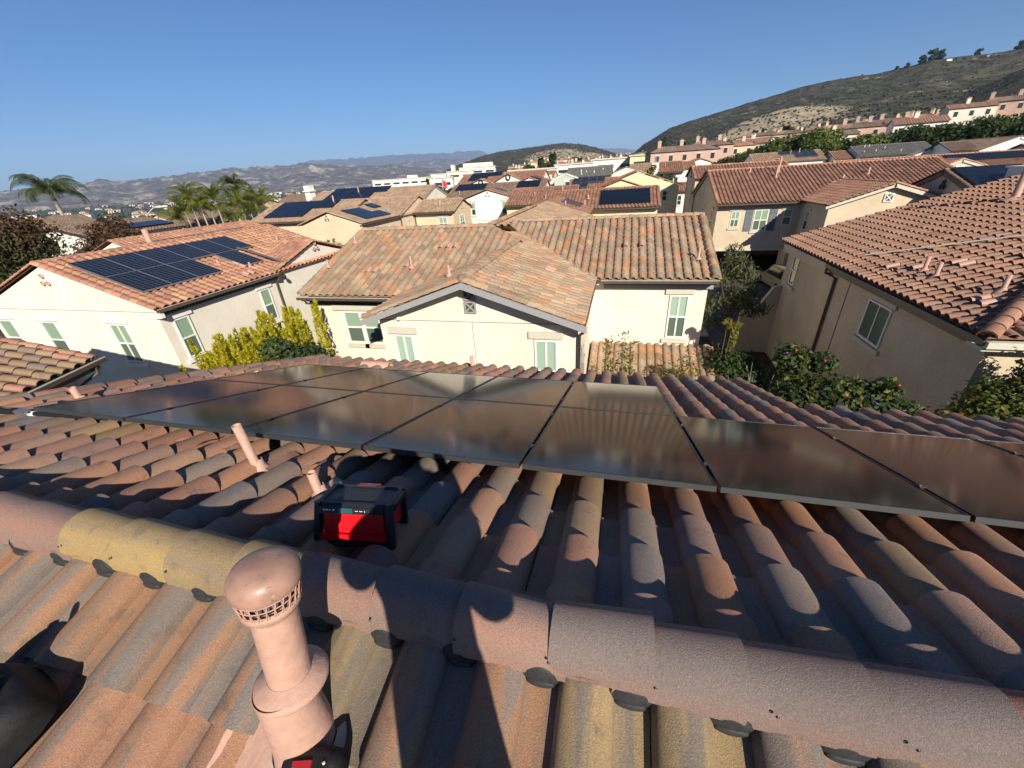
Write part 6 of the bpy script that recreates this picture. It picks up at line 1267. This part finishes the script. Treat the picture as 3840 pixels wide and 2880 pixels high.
# ------------------------------------------------------------------ commercial buildings at the rim of the valley
def block(label, az, r, wx, wy, hgt, mat, name='office_building', z=None, rot=0.0, bands=0, base=None, extras=()):
    x, y = pol(az, r); z0 = (float(gh(az, r)) if z is None else z) - 2; t = thing(name, label, 'building', (x, y, z0)); ex = Vector((math.cos(rot), math.sin(rot), 0)); ey = Vector((-math.sin(rot), math.cos(rot), 0)); o = Vector((x, y, z0)); H = hgt + 2
    m = MB(); m.obox(o, ex, ey, (0, 0, 1), -wx / 2, wx / 2, -wy / 2, wy / 2, 0, H, M[mat]); m.build('wall', t)
    m = MB(); m.obox(o, ex, ey, (0, 0, 1), -wx / 2 - .4, wx / 2 + .4, -wy / 2 - .4, wy / 2 + .4, H, H + .5, M['trim_stone'] if bands != 9 else M['trim_grey']); m.build('roof', t)
    for b in range(bands if bands < 9 else 3):
        zz = H - 2.2 - b * 3.2
        if zz < 2: break
        k = int(wx / 6)
        for i in range(k): m = MB(); xa = -wx / 2 + (i + .2) * wx / k; m.obox(o, ex, ey, (0, 0, 1), xa, xa + wx / k * .7, -wy / 2 - .05, -wy / 2 + .2, zz - .7, zz + .5, M['pane_dark']); m.build('window', t)
    for (x0, x1, h0, h1, mm) in extras: m = MB(); m.obox(o, ex, ey, (0, 0, 1), x0, x1, -wy / 2 + 1, wy / 2 - 1, H + .5 + h0, H + .5 + h1, M[mm]); m.build('penthouse', t)
    return t
block('long white parking structure with dark deck openings at the valley rim', -27.6, 330, 44, 18, 8.5, 'stucco_pure', z=2.0, rot=rad(24), bands=3, extras=((2, 9, 0, 1.6, 'stucco_pure'),))
block('low white building just right of the long parking structure', -22.9, 300, 15, 14, 9.5, 'stucco_pure', z=2.2, rot=rad(20), bands=2)
block('white apartment block with balconies and awnings above the brown tree', -23.1, 210, 10.5, 10, 8.5, 'stucco_pure', z=.9, rot=rad(18), bands=2)
block('cream building with a small domed tower right of the white apartments', -20.6, 290, 17, 14, 9, 'stucco_cream', z=3.5, rot=rad(16), bands=1, extras=((-5.5, -3.5, 0, 3.4, 'stucco_cream'),))
block('tall white stepped building in front of the middle hill', -18.4, 300, 23, 16, 12, 'stucco_pure', z=2.2, rot=rad(14), bands=2, extras=((-9, 10, 0, 2.2, 'stucco_cream'),))
block('pale long low wall like building below the middle hill trees', -11.5, 190, 20, 6, 6.0, 'stucco_pure', z=4.2, rot=rad(8))
block('white low shopfront left of the big tree belt', -5.5, 195, 21, 8, 7.0, 'stucco_pure', z=4.2, rot=rad(4), bands=1)
block('white garage like building with blue awnings near the tree belt', -1.2, 180, 17, 8, 7.6, 'stucco_pure', z=4.3, rot=rad(2), bands=1)
block('olive fronted building at the left end of the tree belt', 1.6, 172, 7, 8, 8.2, 'stucco_yellow', z=4.0, bands=1)
block('large yellow ochre complex in the valley behind the plum trees', -55.3, 950, 90, 40, 14, 'stucco_yellow', rot=rad(50), bands=2)
block('brick pink complex in the valley right of the yellow one', -52.6, 900, 60, 34, 12, 'stucco_pink', rot=rad(46), bands=2)
block('glass fronted office in the valley just above the palms', -50.0, 1500, 60, 30, 18, 'stucco_sage', rot=rad(44), bands=4)
block('white office in the valley behind the tall dark palm', -43.6, 1300, 90, 30, 14, 'stucco_pure', rot=rad(40), bands=2)

# ------------------------------------------------------------------ houses up the slopes
def far_house(kind, wall, roof, w, d, hgt, chims=1, hip=False):
    """one prototype, parts in local coordinates"""
    parts = []; m = MB(); a = .32
    m.faces([(-w / 2, -d / 2, -3), (w / 2, -d / 2, -3), (w / 2, d / 2, -3), (-w / 2, d / 2, -3), (-w / 2, -d / 2, hgt), (w / 2, -d / 2, hgt), (w / 2, d / 2, hgt), (-w / 2, d / 2, hgt), (-w / 2, 0, hgt + d / 2 * a), (w / 2, 0, hgt + d / 2 * a)],
            [(0, 1, 5, 4), (1, 2, 6, 9, 5), (2, 3, 7, 6), (3, 0, 4, 8, 7)], M[wall])
    parts.append(('wall', m.mesh('wall')))
    m = MB(); e = .5; rr = d / 2 + e; q = (w / 2 - d / 2 * .8) if hip else w / 2 + .3; zz = hgt + .12
    for sg in (-1, 1):
        pts = [(-w / 2 - .4, sg * rr, zz - e * a), (w / 2 + .4, sg * rr, zz - e * a), (q, 0, zz + d / 2 * a), (-q, 0, zz + d / 2 * a)]; n = int(w / .6)
        m.faces([p for k in range(n) for p in (
            (pts[0][0] + (pts[1][0] - pts[0][0]) * k / n, pts[0][1], pts[0][2]), (pts[0][0] + (pts[1][0] - pts[0][0]) * (k + .5) / n, pts[0][1], pts[0][2] + .1), (pts[0][0] + (pts[1][0] - pts[0][0]) * (k + 1) / n, pts[0][1], pts[0][2]),
            (pts[3][0] + (pts[2][0] - pts[3][0]) * (k + 1) / n, 0, pts[3][2]), (pts[3][0] + (pts[2][0] - pts[3][0]) * (k + .5) / n, 0, pts[3][2] + .1), (pts[3][0] + (pts[2][0] - pts[3][0]) * k / n, 0, pts[3][2]))],
            [((6 * k, 6 * k + 1, 6 * k + 4, 6 * k + 5) if s_ == 0 else (6 * k + 1, 6 * k + 2, 6 * k + 3, 6 * k + 4))[::(1 if sg < 0 else -1)] for k in range(n) for s_ in (0, 1)], M[roof], [random.random() for k in range(n) for s_ in (0, 1)])
    if hip:
        for sx in (-1, 1): m.faces([(sx * (w / 2 + .4), -rr, zz - e * a), (sx * (w / 2 + .4), rr, zz - e * a), (sx * q, 0, zz + d / 2 * a)], [(0, 1, 2) if sx > 0 else (2, 1, 0)], M[roof], .4)
    parts.append(('roof', m.mesh('roof')))
    for k in range(chims):
        m = MB(); cx = -w / 2 + (k + .4) * w / max(1, chims); m.box(cx, cx + 1.0, -.6 + k * .5, .5 + k * .5, hgt - 1, hgt + d / 2 * a + 1.4, M[wall]); m.box(cx - .1, cx + 1.1, -.7 + k * .5, .6 + k * .5, hgt + d / 2 * a + 1.4, hgt + d / 2 * a + 1.6, M['trim_stone']); m.box(cx + .15, cx + .85, -.4 + k * .5, .3 + k * .5, hgt + d / 2 * a + 1.6, hgt + d / 2 * a + 2.0, M[roof]); parts.append(('chimney', m.mesh('chimney')))
    for k in range(max(2, int(w / 4))):
        m = MB(); cx = -w / 2 + (k + .5) * w / max(2, int(w / 4)); m.box(cx - .55, cx + .55, -d / 2 - .03, -d / 2 + .1, hgt - 2.4, hgt - .9, M['pane_dark']); m.box(cx - .65, cx + .65, -d / 2 - .06, -d / 2 + .1, hgt - .9, hgt - .75, M['trim_white']); parts.append(('window', m.mesh('window')))
    return parts
FH = [far_house(0, 'stucco_pink', 'tile_umber', 14, 9, 6.0, 2, True), far_house(1, 'stucco_cream', 'tile_red', 12, 9, 5.6, 1), far_house(2, 'stucco_peach', 'tile_pink', 13, 9, 5.8, 2, True), far_house(3, 'stucco_yellow', 'tile_umber', 11, 8, 5.8, 1), far_house(4, 'stucco_pure', 'tile_red', 12, 10, 5.4, 1), far_house(5, 'stucco_pink', 'tile_umber', 20, 9, 6.2, 3, True)]
FLAB = ['pink hip roofed hillside house', 'cream hillside house with red tiles', 'peach hillside house with two chimneys', 'yellow hillside house with a dark roof', 'white hillside house with red tiles', 'long pink hillside terrace with three chimneys']
def put_house(k, az, r, rot=0.0, zoff=0.0, label=None, group=None, sc=1.0):
    x, y = pol(az, r); zoff += 2.2 if az > 13.8 else 0; t = thing('hillside_house', label or FLAB[k] + ' among many alike on the far slope', 'house', (x, y, float(gh(az, r)) + zoff), group or FLAB[k] + 's')
    t.rotation_euler = (0, 0, -rad(az) + rot); sc = sc * (.8 if az > 13.8 else 1.0); t.scale = (sc,) * 3
    for nm, me in FH[k]: o = bpy.data.objects.new(nm, me); COL.objects.link(o); o.parent = t
put_house(5, 6.2, 152, .25, 2.2, 'long pink terrace with a hip roof standing above the left of the tree belt')
put_house(0, 9.0, 172, .2, 1.5, 'pink house with a dark roof just right of the long pink terrace'); put_house(2, 11.6, 190, .2, 0, 'peach house with a brown hip roof above the middle of the tree belt')
put_house(4, 13.6, 195, -.3, .4, 'white house with chimneys right of the peach hip roofed one'); put_house(3, 20.6, 148, .3, .3, 'yellow gabled house peeping over the tree belt'); put_house(0, 22.2, 160, .2, .8, 'pink house with a long dark roof right of the yellow gable'); put_house(5, 24.0, 168, .15, .6, 'long dark roofed terrace above the dark trees')
put_house(4, 26.6, 150, .2, 1.2, 'white walled house with a paired window above the dark trees'); put_house(1, 29.6, 185, .3, 2.5, 'cream house with tall chimneys near the right edge of the slope'); put_house(5, 32.4, 190, .2, 2.5, 'long dark roofed terrace with chimneys at the upper right edge')
rs_ = random.Random(3)
for az in np.arange(-13.5, 6, .85):
    for q in range(2): put_house(rs_.choice([0, 1, 1, 2, 3, 4, 4]), az + rs_.uniform(-.35, .35), 255 + q * rs_.uniform(60, 220) + rs_.uniform(-25, 25) + (40 if az < -8 else 0), rs_.uniform(-.5, .5), rs_.uniform(-.5, 1.0))
for az in np.arange(14, 37, 1.3):
    for q in range(1 if az < 25 else 2): put_house(rs_.choice([0, 0, 1, 2, 3, 5]), az + rs_.uniform(-.3, .3), 225 + q * 45 + rs_.uniform(-12, 18), rs_.uniform(-.3, .4), rs_.uniform(-.3, .8))

# tree belt on the slope and scattered trees
def proto_tree(leafm, n, size, R, h, nb=16):
    t = thing('belt_tree', 'x', 'tree', (0, 0, 0)); bl = blobset((0, 0, h * .58), R, h * .42, nb, .34, .5, .8); c = MB(); leaves(c, bl, n, size, M[leafm], .6, rr=lambda p, k: .25 + (p[:, 2] - h * .3) / h * .8); c.build('crown', t)
    m = MB(); limbs(m, (0, 0, -.5), (.1, 0, h * .4), .25, bl, M['bark']); m.build('trunk', t); return t
P1 = [proto_tree('lf_dark', 8000, .26, 5.2, 9.5, 22), proto_tree('lf_green', 8000, .26, 4.6, 8.8, 22), proto_tree('lf_dark', 8000, .25, 4.2, 10.0, 22), proto_tree('lf_olive', 5000, .24, 3.6, 6.0)]
belt = sorted([(2.4, 122, 1, .9), (3.9, 128, 0, 1.0), (5.4, 120, 1, .8), (6.6, 126, 3, 1.1), (8.1, 118, 1, .9), (9.6, 124, 0, .95), (10.8, 114, 0, 1.0), (12.2, 121, 0, 1.15), (13.6, 116, 2, 1.0), (14.6, 123, 0, 1.0), (15.8, 112, 3, 1.2), (16.6, 121, 1, 1.15), (18.2, 118, 1, 1.2), (19.6, 124, 1, 1.15), (21.0, 116, 1, .95), (22.4, 121, 0, .9), (23.6, 113, 1, .95), (25.0, 118, 0, .95), (26.4, 112, 2, 1.15), (27.8, 118, 0, 1.25), (29.2, 111, 2, 1.15), (30.4, 117, 0, 1.3), (31.8, 110, 2, 1.2), (33.2, 116, 0, 1.35), (34.8, 110, 2, 1.25), (36.4, 115, 0, 1.3), (24.2, 104, 3, .9), (28.4, 103, 3, .9), (9.0, 108, 3, 1.0), (5.6, 110, 3, .8)])
blab = {0: 'big dark rounded tree', 1: 'leafy mid green tree', 2: 'tall dark tree', 3: 'lower grey olive tree'}
used_ = {}
for az, r, k, s_ in belt:
    x, y = pol(az, r); used_[k] = used_.get(k, 0) + 1
    lab = f'{blab[k]} in the belt below the hillside, {(ORD + ["eleventh", "twelfth", "thirteenth", "fourteenth"])[used_[k] - 1]} such from the left'
    c = clone(P1[k], (x, y, float(gh(az, r)) - .5), az * 3.1, s_ * (.8 if az < 14.5 else 1.05 if az < 26 else .84), lab); c['group'] = 'trees of the belt below the hillside'
for p in P1:
    for ch in list(p.children): bpy.data.objects.remove(ch)
    bpy.data.objects.remove(p)
P2 = [proto_tree('lf_dark', 700, .8, 3.6, 7.5, 8), proto_tree('lf_green', 700, .75, 3.2, 6.5, 8), proto_tree('lf_yellow', 600, .7, 2.8, 6.0, 8), proto_tree('lf_dark', 600, .6, 1.6, 11, 6)]
spots = [(-14.6, 205, 0, 1.1), (-13.8, 200, 3, 1.0), (-12.9, 190, 0, 1.2), (-12.1, 196, 0, 1.4), (-11.7, 180, 2, 1.1), (-10.4, 250, 3, 1.3), (-9.8, 240, 0, 1.3), (-9.0, 262, 3, 1.5), (-7.6, 240, 1, 1.1), (-6.4, 185, 2, 1.3), (-4.4, 260, 1, 1.1), (-3.0, 255, 0, 1.0), (-1.5, 230, 2, .9), (.6, 250, 0, 1.3), (2.2, 300, 1, 1.6), (3.0, 240, 0, 1.3), (4.1, 260, 3, 1.5), (5.2, 230, 0, 1.2), (6.4, 250, 0, 1.4), (-16.5, 215, 2, 1.1), (-18, 220, 2, 1.0), (-15.4, 215, 1, 1.1), (-24.4, 260, 0, 1.6), (14, 260, 0, 1.5), (16.5, 250, 0, 1.5), (17.4, 245, 1, 1.4), (18.4, 255, 0, 1.2), (-6.0, 300, 0, 1.4), (-2.0, 330, 1, 1.4)]
for az, r, k, s_ in spots:
    x, y = pol(az, r); c = clone(P2[k], (x, y, float(gh(az, r)) - .5), az * 2.3, s_, ['dark bushy tree among the distant hillside roofs', 'green bushy tree among the distant hillside roofs', 'yellowing tree among the distant hillside roofs', 'slim dark upright tree among the distant hillside roofs'][k]); c.name = 'hillside_tree'; c['group'] = ['dark trees', 'green trees', 'yellow trees', 'slim trees'][k] + ' among the distant roofs'
for k, (az, r, z, s_) in enumerate(((25.5, 1490, 0, 2.6), (26.1, 1495, 0, 3.4), (26.6, 1500, 0, 3.0), (28.9, 1500, 0, 2.2), (23.9, 1480, 0, 1.6), (24.6, 1490, 0, 1.8), (31.2, 1490, 0, 2.6))):
    el = np.interp(az, [22.78, 24.62, 26.04, 28.32, 30.19, 33], [6.2, 6.4, 6.62, 6.5, 6.35, 6.5]); x, y = pol(az, r); c = clone(P2[0], (x, y, CZ + r * math.tan(rad(el)) - 6), az, s_, 'dark tree on the summit of the right hand hill'); c.name = 'summit_tree'; c['group'] = 'trees on the hill summit'
for p in P2:
    for ch in list(p.children): bpy.data.objects.remove(ch)
    bpy.data.objects.remove(p)
for k, (az, el) in enumerate(((23.0, 6.12), (23.5, 6.14), (24.05, 6.22), (27.2, 6.5), (29.6, 6.3))):
    x, y = pol(az, 1470); put = MB(); m = MB(); z0 = CZ + 1470 * math.tan(rad(el)) - 2; m.box(x - 5, x + 5, y - 4, y + 4, z0 - 8, z0 + 1, M['stucco_pure']); m.faces([(x - 6, y - 5, z0 + 1), (x + 6, y - 5, z0 + 1), (x + 6, y + 5, z0 + 1), (x - 6, y + 5, z0 + 1), (x, y, z0 + 3)], [(0, 1, 4), (1, 2, 4), (2, 3, 4), (3, 0, 4)], M['tile_umber'], .5)
    single(m, 'summit_house', 'tiny white house on the crest of the right hand hill', 'house', (x, y, z0), 'houses on the hill crest')

# ------------------------------------------------------------------ the town in the valley: far off, small
VM = []
for w, d, hgt, wl, rf in ((14, 11, 5, 'stucco_pure', 'tile_red'), (16, 12, 5, 'stucco_cream', 'tile_umber'), (13, 10, 6, 'stucco_peach', 'tile_pink'), (55, 32, 9, 'stucco_pure', 'trim_white'), (80, 40, 8, 'stucco_white', 'trim_stone'), (40, 20, 10, 'stucco_pure', 'trim_white')):
    m = MB(); m.box(-w / 2, w / 2, -d / 2, d / 2, -6, hgt, M[wl])
    if w < 20: m.faces([(-w / 2 - .6, -d / 2 - .6, hgt), (w / 2 + .6, -d / 2 - .6, hgt), (w / 2 + .6, d / 2 + .6, hgt), (-w / 2 - .6, d / 2 + .6, hgt), (-w / 2 + 3, 0, hgt + 2.5), (w / 2 - 3, 0, hgt + 2.5)], [(0, 1, 5, 4), (1, 2, 5), (2, 3, 4, 5), (3, 0, 4)], M[rf], .4)
    else: m.box(-w / 2 - .3, w / 2 + .3, -d / 2 - .3, d / 2 + .3, hgt, hgt + .8, M[rf])
    m.box(-w * .3, -w * .1, -d / 2 - .06, -d / 2 + .2, 1, hgt - 1, M['pane_dark']); m.box(w * .1, w * .3, -d / 2 - .06, -d / 2 + .2, 1, hgt - 1, M['pane_dark']); VM.append(m.mesh('valley_building'))
rs_ = random.Random(11); nb_ = 0
while nb_ < 285:
    az = rs_.uniform(-66, -22.5); q = rs_.random() ** .6; r = 520 * (5200 / 520) ** q
    if az > -33 and r < 900: continue
    big = rs_.random() < (.35 if 900 < r < 2600 and az > -46 else .06); k = rs_.choice([3, 4, 5]) if big else rs_.choice([0, 1, 2]); x, y = pol(az, r)
    o = bpy.data.objects.new('valley_building', VM[k]); COL.objects.link(o); o.location = (x, y, float(gh(az, r))); o.rotation_euler = (0, 0, -rad(az) + rs_.uniform(-.8, .8)); s_ = 1.15 if r < 1800 else 2.0; o.scale = (s_, s_, s_)
    tag(o, 'white flat roofed block in the hazy valley town' if k > 2 else 'small pale house in the hazy valley town', 'building', 'flat roofed blocks of the valley town' if k > 2 else 'small houses of the valley town'); nb_ += 1
def clumps(name, n, sampler, mat, smin, smax):
    V_ = []; F_ = []; rn = []
    ico = [(0, 0, 1), (.9, 0, .3), (.28, .85, .35), (-.73, .53, .3), (-.73, -.53, .35), (.28, -.85, .3), (.5, .4, -.5), (-.6, 0, -.5), (.3, -.6, -.5)]; tf = [(0, 1, 2), (0, 2, 3), (0, 3, 4), (0, 4, 5), (0, 5, 1), (1, 6, 2), (2, 7, 3), (3, 7, 4), (4, 8, 5), (5, 8, 1), (1, 8, 6), (2, 6, 7), (4, 7, 8)]
    for i in range(n):
        x, y, z = sampler(); s_ = random.uniform(smin, smax); b = len(V_); a = random.random() * 6.28; ca, sa = math.cos(a), math.sin(a)
        for p in ico: j_ = random.uniform(.7, 1.25); V_.append((x + (p[0] * ca - p[1] * sa) * s_ * j_, y + (p[0] * sa + p[1] * ca) * s_ * j_, z + s_ * .4 + p[2] * s_ * .8 * j_))
        F_ += [tuple(b + k for k in f) for f in tf]; rn += [random.random()] * len(tf)
    m = MB(); m.faces(V_, F_, M[mat], rn); o = m.build(name); tag(o, None, None, None, 'stuff'); return o
def samp(a0, a1, r0, r1, pw=1.0):
    def f():
        az = random.uniform(a0, a1); r = r0 * (r1 / r0) ** (random.random() ** pw); x, y = pol(az, r); return x, y, float(gh(az, r))
    return f
clumps('valley_trees', 5200, samp(-70, -22, 700, 5800, .8), 'lf_dark', 4, 11)
clumps('valley_shrubs', 1800, samp(-70, -32, 110, 700), 'lf_olive', 1.2, 3.2)
clumps('hillside_shrubs', 2600, samp(-22, 48, 128, 620), 'lf_dark', 1.0, 3.4)
# chaparral on the right hill and middle hill
_hills = [o for o in scene.objects if o.name.startswith('hill') and o.get('kind') == 'structure' and o.name.split('.')[0] == 'hill']
def on_hill(o, nr=None):
    me = o.data; vs = [v.co.copy() for v in me.vertices]; pf = [p for p in me.polygons]
    def f():
        p = random.choice(pf); a, b, c = (vs[i] for i in list(p.vertices)[:3]); u_, v_ = random.random(), random.random()
        q = a + (b - a) * u_ + (c - b) * v_; return q.x, q.y, q.z
    return f
M['lf_chap'] = leaf_mat('chaparral leaves', [(.02, .023, .015), (.04, .042, .028), (.06, .058, .042)], 0.0)
clumps('chaparral', 4500, on_hill(_hills[0]), 'lf_chap', 1.0, 2.6); clumps('chaparral', 1500, on_hill(_hills[1]), 'lf_chap', .8, 2.0); clumps('chaparral', 2500, on_hill(_hills[2]), 'lf_chap', 1.5, 3.5)
# ------------------------------------------------------------------ the air: distant things fade to blue
hz = MB(); hz.box(-32000, 32000, -9000, 32000, -90, 1120, M['trim_white']); hz.mats = []
t = bpy.data.materials.new('haze'); t.use_nodes = True; nt = t.node_tree; nt.nodes.clear(); out = nt.nodes.new('ShaderNodeOutputMaterial'); pv = nt.nodes.new('ShaderNodeVolumePrincipled')
pv.inputs['Color'].default_value = (.46, .65, 1.0, 1); pv.inputs['Density'].default_value = 4.8e-5; pv.inputs['Anisotropy'].default_value = 0.0; nt.links.new(pv.outputs[0], out.inputs['Volume'])
hz.mats = [t]; tag(hz.build('haze'), None, None, None, 'stuff')
